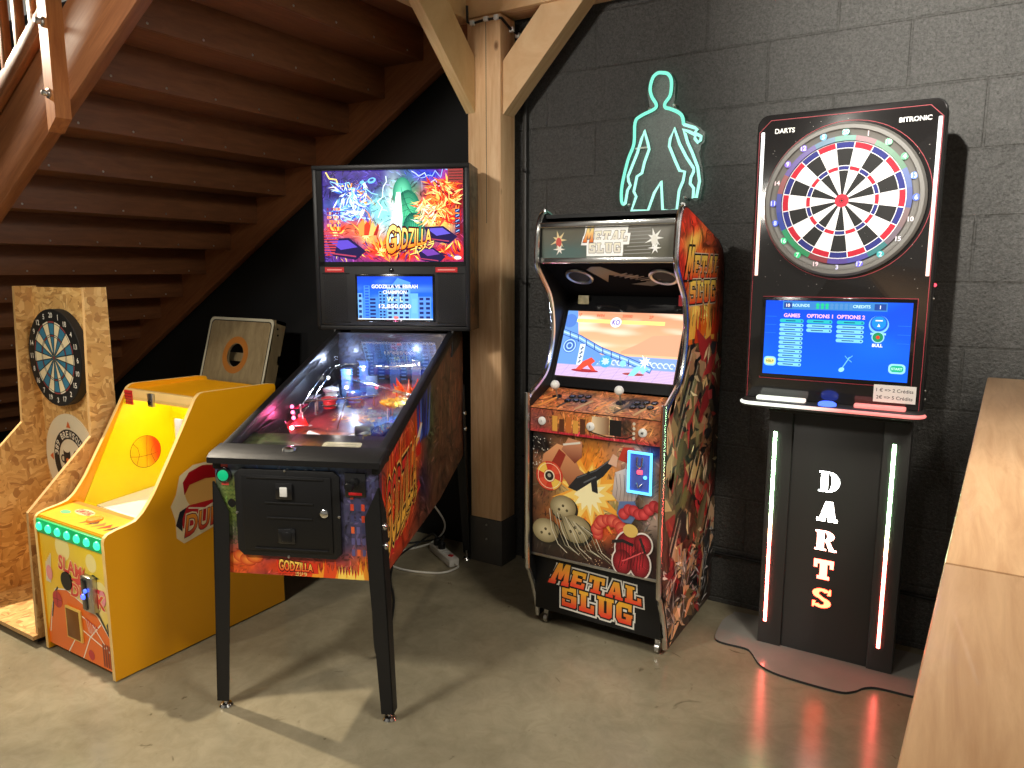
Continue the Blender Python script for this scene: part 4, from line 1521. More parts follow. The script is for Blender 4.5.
MB().lathe([(.014, 0), (.014, .006), (.010, .009), (.001, .01)], (.1, -.02, .712), 'y', 16).build('lock', 'chrome', cdoor, True)
for x, z_ in ((-.03, .846), (-.03, .557), (-.2, .7), (.146, .7)):
    MB().lathe([(.005, 0), (.004, .003), (.001, .004)], (x, -.014, z_), 'y', 10).build('bolt', 'steel', cdoor, True)
bt_ = MB().lathe([(.026, 0), (.026, .006), (.02, .01), (.001, .011)], (-.243, -.001, .822), 'y', 24).build('start_button_ring', 'black_gloss', pin, True)
MB().lathe([(.018, .009), (.018, .013), (.012, .015), (.001, .0155)], (-.243, -.001, .822), 'y', 24).build('start_button', 'green_button', bt_, True)
pl_ = MB().box(.165, .235, -.008, -.001, .765, .845, .004).build('plunger_plate', 'black_gloss', pin, True)
MB().lathe([(.016, 0), (.016, .008), (.008, .01), (.008, .03), (.015, .033), (.016, .042), (.012, .05), (.001, .052)], (.195, -.008, .812), 'y', 18).build('plunger', 'black', pl_, True)
MB().box(.178, .222, -.01, -.007, .772, .781, .001).build('maker_plate', 'red_plate', pl_, True)
# side art (right side)
H2 = .70
cl1 = [(0, 0), (.82, .015), (1.34, .083), (1.34, .683), (1.08, .70), (0, .385)]
cl1 = [[(0, 0), (.82, .015), (.82, .624), (0, .385)], [(.82, .015), (1.34, .083), (1.34, .683), (1.08, .70), (.82, .624)]]
a = Art(1.34, .7, cl1)
fn = blobs(rgb(92, 54, 36), [(.16, .3, .16, .35, rgb(214, 60, 24), 1), (.3, .45, .1, .25, rgb(226, 90, 30), 1), (.4, .75, .08, .2, rgb(40, 52, 120), 1), (.52, .6, .1, .25, rgb(70, 84, 50), .9),
                             (.75, .6, .2, .3, rgb(104, 66, 40), .9), (.9, .5, .1, .3, rgb(120, 60, 36), .8), (.42, .25, .1, .2, rgb(50, 28, 50), .8), (.0, .3, .03, .4, rgb(40, 40, 90), .6)], .04, 5, .09, 9, .5, 13, 33, 1.9)
a.grid(fn, 134, 70)
a.strokes(600, fn, 14, .09, .012, .8, 2.5)
for k in range(9):
    a.flame(.06 + k * .05, .2 + .012 * k, .09, .2 + .05 * (k % 3), rgb(*[(224, 60, 24), (240, 120, 36), (200, 36, 20)][k % 3]), 50 + k, .05)
for k in range(5):
    a.poly([(.46 + k * .035, .34), (.50 + k * .035, .36), (.47 + k * .05, .56 + .03 * (k % 2))], rgb(*[(44, 60, 150), (70, 96, 180), (32, 40, 110)][k % 3]))
for (x, y) in ((.2, .3), (.43, .37)):
    a.poly([(x - .07, y - .03), (x + .03, y + .01), (x + .08, y + .05), (x + .1, y + .04), (x + .06, y - .01), (x - .02, y - .04)], rgb(236, 160, 70))
    a.poly([(x + .02, y + .0), (x + .08, y + .045), (x + .1, y + .04), (x + .06, y - .005)], rgb(226, 214, 196))
for k in range(22):
    x = .74 + .5 * random.Random(k).random()
    y = .2 + .4 * random.Random(k + 90).random()
    a.line([(x, y), (x + .03, y + .09), (x + .02, y + .14)], .006, rgb(*random.Random(k).choice([(150, 96, 60), (84, 70, 44), (180, 110, 70)])), new=(k % 4 == 0))
a.poly([(.04, .03), (.2, .06), (.5, .17), (.48, .2), (.2, .1), (.03, .06)], rgb(196, 30, 34))
a.text('GODZILLA', [(.04, .06), (.42, .175), (.45, .37), (.06, .30)], lambda u, v: mixc(rgb(250, 190, 70), rgb(206, 36, 28), v * 1.2), .01, outline=rgb(28, 8, 10), outw=.05, outline2=rgb(240, 180, 90), outw2=.075)
a.text('ゴジラ', [(.2, .075), (.43, .15), (.44, .2), (.22, .115)], rgb(236, 176, 70), .02, outline=rgb(30, 10, 10), outw=.07)
a.build('side_art', 'print_dull', pin, (CW, 0, .487), (0, 1, 0), (0, 0, 1), True)
# legs
for s in (-1, 1):
    for fr in (1, 0):
        if fr:
            vt, vb, dv, zt, zk, tilt = -.012, -.02, 1, .80, .7, .03
        else:
            vt, vb, dv, zt, zk, tilt = 1.352, 1.405, -1, .92, .8, .018
        lg = MB()
        ue, ub = s * (CW + .006), s * (CW + .006 + tilt)

        def pt(z_, inw, dep):
            t_ = (zt - z_) / zt
            uu = ue + (ub - ue) * t_ - s * inw
            vv = vt + (vb - vt) * t_ + dv * dep
            return Vector((uu, vv, z_))
        # front plate and side plate of the angle section, each as a slim loft
        for plate in (0, 1):
            sec = [(zt, .006), (zk, .055), (.5, .054), (.03, .042)]
            rows = []
            for z_, wd in sec:
                if plate == 0:
                    rows.append([pt(z_, 0, 0), pt(z_, wd, 0), pt(z_, wd, .004), pt(z_, 0, .004)])
                else:
                    rows.append([pt(z_, 0, 0), pt(z_, 0, wd), pt(z_, .004, wd), pt(z_, .004, 0)])
            vr = [[lg.bm.verts.new(p) for p in r_] for r_ in rows]
            fs = []
            for r0, r1_ in zip(vr, vr[1:]):
                for q in range(4):
                    fs.append(lg.bm.faces.new((r0[q], r0[(q + 1) % 4], r1_[(q + 1) % 4], r1_[q])))
            fs.append(lg.bm.faces.new(vr[0][::-1]))
            fs.append(lg.bm.faces.new(vr[-1]))
            bmesh.ops.recalc_face_normals(lg.bm, faces=fs)
        lg = lg.build('leg', 'black_rough', pin, True)
        f0 = pt(.03, .02, .02)
        MB().lathe([(.021, 0), (.023, .004), (.018, .012), (.007, .015), (.007, .05), (.001, .051)], (f0.x, f0.y, 0), 'z', 18).build('leveller', 'chrome', lg, True)
        for z_ in ((.665, .60) if fr else (.78, .7)):
            p = pt(z_, 0, .028)
            bl = MB()
            bl.lathe([(.013, 0), (.012, .005), (.006, .009), (.001, .0095)], (p.x, p.y, p.z), (Vector((0, 1, 0)), Vector((0, 0, 1)), Vector((s, 0, 0))), 14)
            bl.build('bolt', 'chrome', lg, True)

# backbox
BX, B0, B1, BZ0, BZ1 = .362, 1.10, 1.31, 1.205, 1.945
bb = MB()
bb.box(-BX, BX, B1 - .015, B1, BZ0, BZ1)
bb.box(-BX, -BX + .02, B0, B1, BZ0, BZ1, .003)
bb.box(BX - .02, BX, B0, B1, BZ0, BZ1, .003)
bb.box(-BX, BX, B0 - .004, B1, BZ1 - .02, BZ1, .003)
bb.box(-BX, BX, B0, B1, BZ0, BZ0 + .02, .003)
bb = bb.build('backbox', 'black', pin, True)
fr = MB()
fr.box(-.345, -.318, B0 + .004, B0 + .02, 1.5, 1.93)
fr.box(.333, .345, B0 + .004, B0 + .02, 1.5, 1.93)
fr.box(-.345, .345, B0 + .004, B0 + .02, 1.498, 1.517)
fr.box(-.345, .345, B0 + .004, B0 + .02, 1.921, 1.93)
fr.build('backglass_trim', 'black_gloss', bb, True)
TW, TH = .655, .408
a = Art(TW, TH)
fn = blobs(rgb(64, 40, 130), [(.2, .62, .17, .2, rgb(90, 150, 235), .9), (.12, .8, .2, .2, rgb(50, 40, 110), .9), (.2, .35, .3, .14, rgb(220, 90, 60), .8), (.55, .95, .4, .16, rgb(50, 30, 130), 1), (.62, .6, .14, .38, rgb(20, 150, 110), 1),
                              (.5, .5, .07, .45, rgb(220, 255, 245), 1), (.42, .55, .08, .2, rgb(140, 230, 230), .8), (.88, .72, .2, .25, rgb(226, 48, 26), 1), (.82, .45, .14, .18, rgb(250, 190, 90), 1), (.98, .5, .06, .5, rgb(120, 16, 20), .9),
                              (.75, .93, .12, .08, rgb(40, 60, 200), .9), (.15, .12, .28, .16, rgb(76, 50, 140), 1), (.5, .1, .3, .14, rgb(220, 50, 30), 1), (.9, .12, .2, .14, rgb(196, 40, 36), 1), (.35, .3, .1, .12, rgb(255, 170, 90), .9)],
           .05, 5, .03, 7, .35, 12, 41, 1.6)
a.grid(fn, 150, 94)
a.strokes(520, fn, 3, .05, .007, .8, 2.5)
a.strokes(420, fn, 4, .03, .004, 1.0, 3.5, hue=.5)
# storm bolts
for k, (q, c, wd) in enumerate(((((.02, .4), (.2, .26)), (255, 226, 120), .006), (((.04, .36), (.26, .3)), (150, 220, 255), .004), (((.1, .3), (.24, .14)), (190, 240, 255), .004), (((.42, .4), (.56, .34)), (190, 210, 255), .004), (((.46, .37), (.6, .4)), (150, 190, 255), .003),
                               (((.26, .2), (.3, .38)), (230, 255, 255), .004), (((.36, .05), (.46, .15)), (255, 230, 130), .003), (((.14, .35), (.22, .2)), (255, 150, 60), .006))):
    a.bolt(*q[0], *q[1], wd, rgb(*c), 60 + k, 8, .13)
# green glowing pillar of energy with a white core
for (x, y, rx, ry, c0_, c1_) in ((.375, .30, .045, .075, (120, 240, 190), (20, 120, 96)), (.40, .21, .062, .11, (90, 220, 160), (14, 96, 76)), (.425, .15, .05, .07, (70, 190, 140), (12, 80, 70))):
    a.glow(x, y, rx, rgb(*c0_), rgb(*c1_), ry)
for k in range(9):
    a.line([(.372 + .010 * k, .10 + .004 * k), (.385 + .008 * k, .2), (.37 + .004 * k, .33 - .014 * k)], .0014, rgb(8, 66, 60), new=(k == 0))
for k in range(8):
    y = .12 + k * .026
    a.line([(.372, y), (.405, y + .012), (.448 - .004 * k, y)], .0014, rgb(8, 66, 60), new=(k == 0))
a.poly([(.275, .05), (.36, .06), (.374, .2), (.366, .31), (.348, .31), (.325, .2)], lambda x, y: mixc(rgb(190, 250, 245), rgb(255, 255, 255), (y - .05) / .2))
for k, (x, y, r_, sd) in enumerate(((.55, .24, .085, 1), (.2, .12, .07, 2), (.055, .13, .05, 3), (.59, .33, .05, 4), (.27, .05, .06, 7), (.44, .05, .05, 9))):
    for q in range(9):
        an = R(20 + 17 * q)
        a.poly([(x - .012, y - .01), (x + .5 * r_ * math.cos(an) - .008, y + .5 * r_ * math.sin(an)), (x + r_ * (1.0 + .3 * (q % 2)) * math.cos(an), y + r_ * (1.0 + .3 * (q % 2)) * math.sin(an)), (x + .5 * r_ * math.cos(an) + .01, y + .5 * r_ * math.sin(an) - .008)],
               rgb(*[(226, 44, 24), (250, 130, 36), (255, 196, 90)][(q + k) % 3]), new=(q % 3 == 0))
    a.burst(x, y, r_ * .16, r_ * .4, 9, rgb(255, 232, 150), sd + 40)
# claw like orange rocks, left of the middle
for k in range(4):
    a.poly([(.17 + .022 * k, .12), (.165 + .03 * k, .165), (.19 + .022 * k, .195 - .006 * k), (.205 + .02 * k, .16), (.2 + .018 * k, .12)], rgb(*[(250, 150, 70), (206, 60, 36), (255, 190, 110), (170, 40, 34)][k]))
# glowing wings and arcs, upper left and right
for k in range(7):
    a.poly([(.21 + .012 * k, .30 - .012 * k), (.16 - .006 * k, .37 - .006 * k), (.19 + .008 * k, .33 - .012 * k)], rgb(*[(250, 190, 70), (226, 90, 50), (255, 220, 130)][k % 3]), new=(k % 3 == 0))
pal = lambda cs, sd: (lambda u, v: rgb(*cs[int(abs(noise.noise(Vector((u * 37 + sd, v * 41, sd)))) * 97) % len(cs)]))
a.strokes(170, pal([(120, 200, 250), (40, 100, 220), (200, 245, 255), (70, 70, 190), (240, 250, 255)], 1), 31, .06, .008, .3, 4, (.08, .45, .32, .85), .15)
a.strokes(200, pal([(240, 50, 26), (255, 150, 60), (200, 20, 26), (255, 110, 40), (255, 220, 130), (120, 16, 30)], 2), 32, .06, .009, .3, 4, (.74, .42, .97, .88), .15)
a.strokes(120, pal([(255, 220, 130), (255, 180, 90), (255, 250, 210), (240, 90, 40)], 3), 33, .05, .007, .3, 4, (.66, .42, .8, .66), .15)
a.strokes(150, pal([(240, 60, 30), (255, 150, 50), (90, 40, 120), (255, 210, 100), (60, 20, 60)], 4), 34, .05, .007, .3, 4, (.02, .02, .98, .22), .15)
# purple vehicles / blocks of the city, tilted
for (x, y, s_, c) in ((.1, .06, 1, (92, 70, 190)), (.545, .12, .8, (96, 84, 200)), (.5, .03, .7, (110, 60, 160))):
    a.poly([(x - .09 * s_, y + .045 * s_), (x + .02 * s_, y + .05 * s_), (x + .1 * s_, y - .01 * s_), (x + .05 * s_, y - .05 * s_), (x - .06 * s_, y - .03 * s_)], rgb(30, 22, 66))
    a.poly([(x - .075 * s_, y + .036 * s_), (x + .015 * s_, y + .04 * s_), (x + .06 * s_, y + .008 * s_), (x - .02 * s_, y - .004 * s_)], rgb(*c))
    a.line([(x - .06 * s_, y - .02 * s_), (x + .05 * s_, y - .034 * s_)], .006 * s_, rgb(170, 60, 90))
for k in range(9):
    a.rect(.0, .04 + .012 * k, .05 + .004 * k, .046 + .012 * k, rgb(190, 60, 70), new=(k == 0))
for k in range(6):
    for q in range(5):
        a.rect(.02 + k * .011, .16 + q * .018, .028 + k * .011, .172 + q * .018, rgb(*random.Random(k * 9 + q).choice([(240, 130, 90), (120, 40, 90), (90, 60, 160), (250, 180, 110)])), new=(q == 0 and k == 0))
for k in range(5):
    a.rect(.615, .13 + k * .022, .637, .146 + k * .022, rgb(34, 40, 90), new=(k == 0))
    a.line([(.619, .135 + k * .022), (.633, .142 + k * .022)], .003, rgb(150, 200, 255))
a.disc(.235, .362, .02, rgb(110, 190, 250), .012, rot=.3)
a.disc(.235, .364, .011, rgb(30, 60, 140), .006, rot=.3)
a.disc(.19, .355, .011, rgb(110, 190, 250), .007, rot=.3)
LOGO = lambda u, v: mixc(rgb(250, 130, 20), rgb(255, 240, 130), v)
a.text('GODZILLA', [(.298, .045), (.505, .085), (.507, .145), (.308, .155)], LOGO, .015, outline=rgb(90, 12, 16), outw=.06, outline2=rgb(30, 6, 20), outw2=.085)
a.text('G', [(.292, .032), (.342, .05), (.345, .165), (.302, .16)], LOGO, .02, outline=rgb(90, 12, 16), outw=.06)
a.text('ゴジラ', [(.405, .03), (.515, .066), (.52, .1), (.41, .064)], rgb(255, 226, 120), .02, outline=rgb(60, 8, 16), outw=.07)
a.disc(.625, .02, .017, rgb(240, 236, 230), .008)
tg = a.build('backglass', 'backlit', bb, (-.32, B0 + .016, 1.515), (1, 0, 0), (0, 0, 1), True)
st_ = MB().box(.265, .335, B0 + .004, B0 + .012, 1.865, 1.922).build('red_sticker', 'red_plate', bb, True)
for k in range(4):
    MB().box(.27, .33, B0 + .0025, B0 + .0045, 1.873 + k * .012, 1.876 + k * .012).build('sticker_line', 'black', st_, True)
# speaker panel
sp = MB().box(-.342, .342, B0 + .002, B0 + .018, 1.228, 1.497, .002).build('speaker_panel', 'speaker_black', bb, True)
for s0 in (-.325, .215):
    hol = MB()
    for i in range(13):
        for j in range(19):
            x, z_ = s0 + .004 + i * .0086, 1.245 + j * .0115 + (i % 2) * .0057
            hol.box(x - .0026, x + .0026, B0 - .0002, B0 + .004, z_ - .0026, z_ + .0026)
    hol.build('speaker_grille', 'black', sp, True, 0)
for s0, s1 in ((-.33, -.2), (.21, .337)):
    MB().box(s0, s1, B0 - .0005, B0 + .004, 1.238, 1.243).box(s0, s1, B0 - .0005, B0 + .004, 1.462, 1.466).build('grille_edge', 'black_gloss', sp, True)
MB().lathe([(.011, 0), (.011, .003), (.006, .005), (.001, .0055)], (-.0, B0 + .002, 1.478), 'y', 16).build('latch', 'black_gloss', sp, True)
for xa, xb in ((-.315, -.225), (.205, .305)):
    q = MB().box(xa, xb, B0 - .001, B0 + .003, 1.47, 1.492).build('red_plate', 'red_plate', sp, True)
    MB().box(xa + .01, xb - .01, B0 - .002, B0, 1.478, 1.484).build('plate_line', plain('pale_red_print', rgb(230, 150, 140), .5, var=.05), q, True)
MB().box(-.172, .2, B0 - .002, B0 + .004, 1.245, 1.462, .002).build('screen_bezel', 'black_gloss', sp, True)
a = Art(.352, .196)
SKY0, SKY1 = rgb(40, 130, 255), rgb(10, 70, 230)
a.grid(lambda x, y: mixc(mixc(SKY0, SKY1, y), rgb(110, 180, 255), max(0, noise.noise(Vector((x * 3, y * 5, 2)))) * .9), 30, 18)
LB, MBL, DB = rgb(120, 185, 255), rgb(70, 140, 240), rgb(20, 40, 110)


def tower(x0, x1, y1, c, nx_, ny_, wc):
    a.rect(x0, 0, x1, y1, c)
    a.layer()
    dx, dy = (x1 - x0) / nx_, y1 / ny_
    for i in range(nx_):
        for j in range(ny_):
            a.rect(x0 + dx * (i + .2), dy * (j + .25), x0 + dx * (i + .82), dy * (j + .8), wc, new=False)


tower(.0, .022, .12, LB, 1, 5, DB)
tower(.022, .098, .1, MBL, 1, 6, DB)
tower(.03, .058, .155, MBL, 1, 12, rgb(30, 90, 220))
tower(.1, .15, .13, rgb(90, 160, 250), 3, 9, DB)
a.poly([(.15, .14), (.19, .19), (.25, .17), (.25, .0), (.15, 0)], rgb(90, 160, 250))
tower(.138, .245, .16, rgb(130, 190, 255), 4, 8, DB)
tower(.248, .285, .12, rgb(110, 185, 255), 1, 1, rgb(120, 195, 255))
tower(.285, .345, .105, rgb(90, 150, 250), 2, 5, DB)
a.rect(0, 0, .352, .006, rgb(220, 235, 250))
WH = rgb(250, 252, 255)
for s_, y, hh, wd_, c in (('GODZILLA VS. EBIRAH', .143, .016, .215, WH), ('CHAMPION', .118, .015, .11, WH), ('W - L', .083, .021, .075, rgb(220, 255, 200)), ('12,850,000', .05, .02, .15, WH)):
    a.text(s_, [(.176 - wd_ / 2, y), (.176 + wd_ / 2, y), (.176 + wd_ / 2, y + hh), (.176 - wd_ / 2, y + hh)], c, .035, outline=rgb(20, 70, 190), outw=.075)
a.disc(.18, .01, .012, rgb(230, 120, 120), .007)
a.build('score_screen', 'screen', sp, (-.162, B0 - .0025, 1.255), (1, 0, 0), (0, 0, 1), True)
a = Art(.21, .74)
a.grid(blobs(rgb(84, 62, 36), [(.5, .9, .6, .2, rgb(96, 96, 84), .9), (.5, .5, .5, .2, rgb(150, 104, 50), .8), (.4, .2, .5, .2, rgb(120, 76, 40), .8)], .1, 3, .14, 8, .6, 12, 52, .3), 24, 80)
a.build('backbox_side_art', 'print_dull', bb, (BX, B0, BZ0), (0, 1, 0), (0, 0, 1), True)
for s in (-1, 1):
    MB().prism([(1.07, 1.09), (1.2, 1.12), (1.3, 1.16), (1.3, 1.207), (1.1, 1.207)], lambda a_, b_, d: (d, a_, b_), s * (CW + .004) - .004, s * (CW + .004) + .004, .001).build('backbox_bracket', 'black_rough', pin, True)

# ------------------------------------------------------------------ power strip and cords on the floor
stp = thing('power_strip', 'white power strip lying on the floor by the post', 'power strip', (-2.25, 2.95, 0))
dd = Vector((.19, -.11, 0)).normalized()
nn_ = Vector((-dd.y, dd.x, 0))
c0 = Vector((-2.32, 2.985, 0))
mt = Matrix(((dd.x, nn_.x, 0, c0.x), (dd.y, nn_.y, 0, c0.y), (0, 0, 1, 0), (0, 0, 0, 1)))
MB().box(0, .27, -.028, .028, 0.0, .042, .008, mtx=mt).build('strip_body', 'cord_w', stp)
for q in range(3):
    p = mt @ Vector((.05 + q * .06, 0, .042))
    MB().lathe([(.02, 0), (.02, .002), (.017, .002), (.016, .0005), (.001, .0005)], p, 'z', 18).build('socket', 'white', stp)
p = mt @ Vector((.225, 0, .042))
MB().box(p.x - .012, p.x + .012, p.y - .008, p.y + .008, .042, .05, .002).build('switch', 'red_plate', stp)
for q in (0, 1):
    p = mt @ Vector((.05 + q * .06, 0, .042))
    g = MB().lathe([(.019, .001), (.02, .03), (.012, .04), (.001, .041)], p, 'z', 14).build('plug', 'black', stp)
e_ = mt @ Vector((.27, 0, .02))


def smooth_path(pts, n=8):
    pts = [Vector(p) for p in pts]
    out = []
    for i in range(len(pts) - 1):
        p0, p1, p2, p3 = pts[max(i - 1, 0)], pts[i], pts[i + 1], pts[min(i + 2, len(pts) - 1)]
        for k in range(n):
            t_ = k / n
            out.append(0.5 * ((2 * p1) + (p2 - p0) * t_ + (2 * p0 - 5 * p1 + 4 * p2 - p3) * t_ ** 2 + (3 * p1 - p0 - 3 * p2 + p3) * t_ ** 3))
    out.append(pts[-1])
    return out


t = MB().tube(smooth_path([e_, (-2.06, 2.84, .008), (-2.10, 2.74, .006), (-2.28, 2.68, .006), (-2.42, 2.72, .006), (-2.44, 2.86, .006), (-2.36, 3.02, .02), (-2.30, 3.06, .12), (-2.33, 2.96, .3), (-2.3, 2.84, .5), (-2.3, 2.78, .6)]), .005, 8)
tag(t.build('white_cord', 'cord_w'), 'white cord looping over the floor from the power strip up under the pinball machine', 'cord')
t = MB().tube(smooth_path([mt @ Vector((.05, 0, .08)), mt @ Vector((.03, -.02, .1)), mt @ Vector((-.06, -.06, .03)), (-2.42, 2.84, .006), (-2.36, 2.7, .006), (-2.24, 2.54, .006), (-2.1, 2.40, .006), (-1.96, 2.22, .006), (-1.86, 2.06, .006), (-1.80, 1.95, .05), (-1.79, 1.93, .3), (-1.79, 1.93, .5)]), .0055, 8)
tag(t.build('black_cord', 'cord_b'), 'black cord running across the floor from the power strip towards the pinball cabinet', 'cord')
t = MB().tube(smooth_path([mt @ Vector((.11, 0, .08)), mt @ Vector((.09, .02, .1)), (-2.38, 3.05, .02), (-2.5, 2.96, .006), (-2.6, 2.85, .006), (-2.72, 2.8, .006), (-2.9, 2.9, .006), (-2.93, 3.1, .006)]), .005, 8)
tag(t.build('black_cord', 'cord_b'), 'second black cord trailing from the power strip back along the dark wall', 'cord')

# ================================================================== YELLOW BASKETBALL GAME
yg = thing('basketball_game', 'yellow basketball arcade game with green lights along its front edge', 'arcade game', (-2.756, 1.75, 0))
XL0, XL1, XR0, XR1 = -2.99, -2.972, -2.53, -2.512


def curve_profile():
    p = [(1.353, .006), (1.353, .532), (1.358, .546), (1.37, .556), (1.40, .563), (1.44, .568), (1.475, .575), (1.505, .597), (1.53, .626), (1.556, .66), (1.66, .83), (1.745, .975), (1.757, .992), (1.772, 1.003), (1.79, 1.007), (2.10, 1.0), (2.135, .995), (2.14, .985), (2.135, .86), (2.135, .006)]
    return p


for x0, x1 in ((XL0, XL1), (XR0, XR1)):
    sdp = MB().prism(curve_profile(), lambda a, b_, d: (d, a, b_), x0, x1, 0, mi=0, mi_side=1).build('side_panel', ['yellow', 'cream_edge'], yg, angle=30)
MB().box(XL1, XR0, 1.362, 1.378, .03, .548).build('front_panel', 'yellow', yg)
MB().hexa([(XL1, 1.365, .54), (XR0, 1.365, .54), (XR0, 1.51, .552), (XL1, 1.51, .552), (XL1, 1.365, .552), (XR0, 1.365, .552), (XR0, 1.51, .566), (XL1, 1.51, .566)]).build('control_deck', 'yellow', yg)
MB().box(XL1, XR0, 1.765, 2.12, .965, .983).build('top_panel', 'yellow', yg)
MB().box(XL1, XR0, 1.745, 1.768, .945, .99, .003).build('top_trim', 'cream_edge', yg)
MB().box(XL1, XR0, 2.08, 2.098, .03, .97).build('back_panel', 'yellow', yg)
MB().box(XL1, XR0, 1.378, 2.08, .03, .048).build('bottom_panel', 'yellow', yg)
for x0, x1 in ((XL1, XL1 + .004), (XR0 - .004, XR0)):
    MB().prism([(1.52, .52), (1.95, .52), (1.95, .965), (1.75, .965)], lambda a_, b_, d: (d, a_, b_), x0, x1).build('inner_side', 'yellow_in', yg)
MB().box(XL1 + .004, XR0 - .004, 1.945, 1.955, .52, .965).build('inner_back', 'yellow_in', yg)
rmp = MB()
rmp.hexa([(XL1 + .006, 1.585, .515), (XR0 - .006, 1.51, .515), (XR0 - .006, 1.94, .56), (XL1 + .006, 1.94, .53), (XL1 + .006, 1.585, .529), (XR0 - .006, 1.51, .56), (XR0 - .006, 1.94, .60), (XL1 + .006, 1.94, .55)])
rmp.build('ball_ramp', 'white', yg)
MB().box(XL1 + .004, XR0 - .004, 1.50, 1.94, .5, .515).build('inner_floor', 'yellow_in', yg)
# hoop
hp = MB().box(-2.72, -2.6, 1.925, 1.945, .70, .80, .003).build('backboard', 'white', yg)
MB().tube([(-2.66 + .045 * math.cos(2 * PI * k / 20), 1.875 + .045 * math.sin(2 * PI * k / 20), .715) for k in range(20)], .004, 6, True).build('hoop', plain('red_hoop', rgb(214, 50, 30), .4, var=.05), hp)
lampbox = MB().box(-2.93, -2.58, 1.80, 1.86, .94, .955, .003).build('inner_light', emit('warm_light_strip', (1, .98, .85), 8), yg)
# basketball drawn on the inner side
a = Art(.2, .2)
a.layer()
for i in range(16):
    for q in _arc(.1, .1, .07 * (i + 1) / 16, .07 * (i + 1) / 16, 0, 360, .07 * i / 16, .07 * i / 16, 24):
        a.conv(q, lambda x, y: mixc(rgb(252, 206, 10), rgb(240, 56, 26), (x - .085) / .065 + (y - .1) * 3))
DK = rgb(110, 60, 14)
a.ring(.1, .1, .0685, .0705, 0, 360, DK, 40)
a.line([(.1, .03), (.103, .07), (.106, .13), (.11, .17)], .0018, DK)
a.line([(.03, .09), (.07, .082), (.13, .083), (.17, .092)], .0018, DK)
a.line([(.045, .143), (.065, .12), (.07, .09), (.055, .048)], .0018, DK)
a.line([(.158, .138), (.13, .115), (.122, .09), (.14, .044)], .0018, DK)
a.build('ball_print', 'print', yg, (XL1 + .004, 1.712, .605), (0, 1, 0), (0, 0, 1))
MB().box(XR0 - .05, XR0 - .006, 1.70, 1.71, .78, .91, .002).build('ticket_card', 'white', yg)
sk = MB().box(-2.975, -2.92, 1.742, 1.746, .925, .985).build('red_sticker', 'red_plate', yg)
for k in range(4):
    MB().box(-2.971, -2.924, 1.7405, 1.7425, .934 + k * .012, .937 + k * .012).build('sticker_line', plain('dark_red_line', rgb(110, 10, 16), .5, var=.05), sk)
lk = MB().box(-2.80, -2.765, 1.732, 1.746, .93, .985, .003).build('lock_plate', 'steel', yg)
MB().lathe([(.010, 0), (.010, .004), (.001, .005)], (-2.782, 1.732, .95), 'y', 14).build('lock', 'black', lk)
# window pane leaning between the sides
MB().hexa([(XL1, 1.512, .575), (XR0, 1.512, .575), (XR0, 1.742, .96), (XL1, 1.742, .96), (XL1, 1.515, .573), (XR0, 1.515, .573), (XR0, 1.745, .958), (XL1, 1.745, .958)]).build('window_pane', glass_mat('yellow_game_pane', (.98, .98, .97), .01), yg, angle=0)
# green lights
MB().box(XL1, XR0, 1.353, 1.364, .486, .540, .002).build('light_strip', plain('green_lit_strip', rgb(20, 190, 110), .4, var=.05), yg)  # LED glow falling on the strip is put into its base green
for k in range(7):
    MB().lathe([(.017, 0), (.015, .006), (.009, .010), (.001, .011)], (-2.948 + k * .0655, 1.353, .513), 'y', 16).build('green_light', 'green_led', yg)
# front artwork
FW = XR0 - XL1
a = Art(FW, .455)
fn = blobs(rgb(244, 208, 70), [(.2, .75, .3, .3, rgb(246, 196, 20), 1), (.75, .9, .3, .2, rgb(250, 214, 40), 1), (.7, .5, .25, .25, rgb(244, 226, 170), .8)], .03, 3, 0, 6, .05, 9, 61, 1)
a.grid(fn, 30, 30)
OR, WHT = rgb(238, 110, 26), rgb(250, 240, 220)
a.poly([(0, 0), (FW, 0), (FW, .12), (.36, .2), (.16, .255), (.08, .24), (.04, .16), (0, .05)], OR)
for p in ([(.08, .24), (.16, .255), (.36, .2), (FW, .12)], [(.08, .24), (.05, .17), (.015, .05)], [(.24, .0), (.3, .1), (.38, .17)], [(.14, .0), (.24, .12), (.4, .08)], [(.22, .18), (.32, .16), (.44, .06)]):
    a.line(p, .005, WHT)
a.line([(.04, .12), (.07, .22), (.1, .25)], .008, rgb(40, 36, 40))
a.line([(.30, .24), (.38, .2), (.44, .13)], .01, rgb(40, 36, 40))
for (x, y, r_) in ((.16, .42, .05), (.35, .4, .035), (.4, .3, .04)):
    a.disc(x, y, r_, rgb(250, 232, 150))
a.burst(.27, .31, .03, .08, 12, rgb(232, 70, 60), 3)
a.poly([(.2, .3), (.42, .31), (.45, .27), (.36, .28), (.24, .26)], rgb(228, 60, 70))
for k in range(5):
    a.line([(.02 + .008 * k, .26), (.03 + .01 * k, .34 + .01 * k)], .004, rgb(236, 240, 236))
a.disc(.05, .3, .022, rgb(240, 150, 150), .03)
a.disc(.41, .28, .02, rgb(240, 150, 160), .03)
a.poly([(.33, .345), (.36, .36), (.4, .352), (.37, .345)], rgb(40, 60, 50))
a.text('SLAM', [(.125, .335), (.285, .322), (.285, .37), (.135, .39)], lambda u, v: mixc(rgb(214, 30, 40), rgb(240, 90, 70), v), .03, outline=rgb(250, 220, 150), outw=.08)
a.text('DUNK', [(.2, .245), (.42, .235), (.42, .285), (.21, .295)], lambda u, v: mixc(rgb(214, 30, 40), rgb(240, 90, 70), v), .03, outline=rgb(250, 220, 150), outw=.08)
a.disc(.09, .2, .034, rgb(196, 36, 46))
a.line([(.06, .2), (.12, .2)], .002, rgb(90, 10, 20))
a.line([(.09, .168), (.09, .232)], .002, rgb(90, 10, 20))
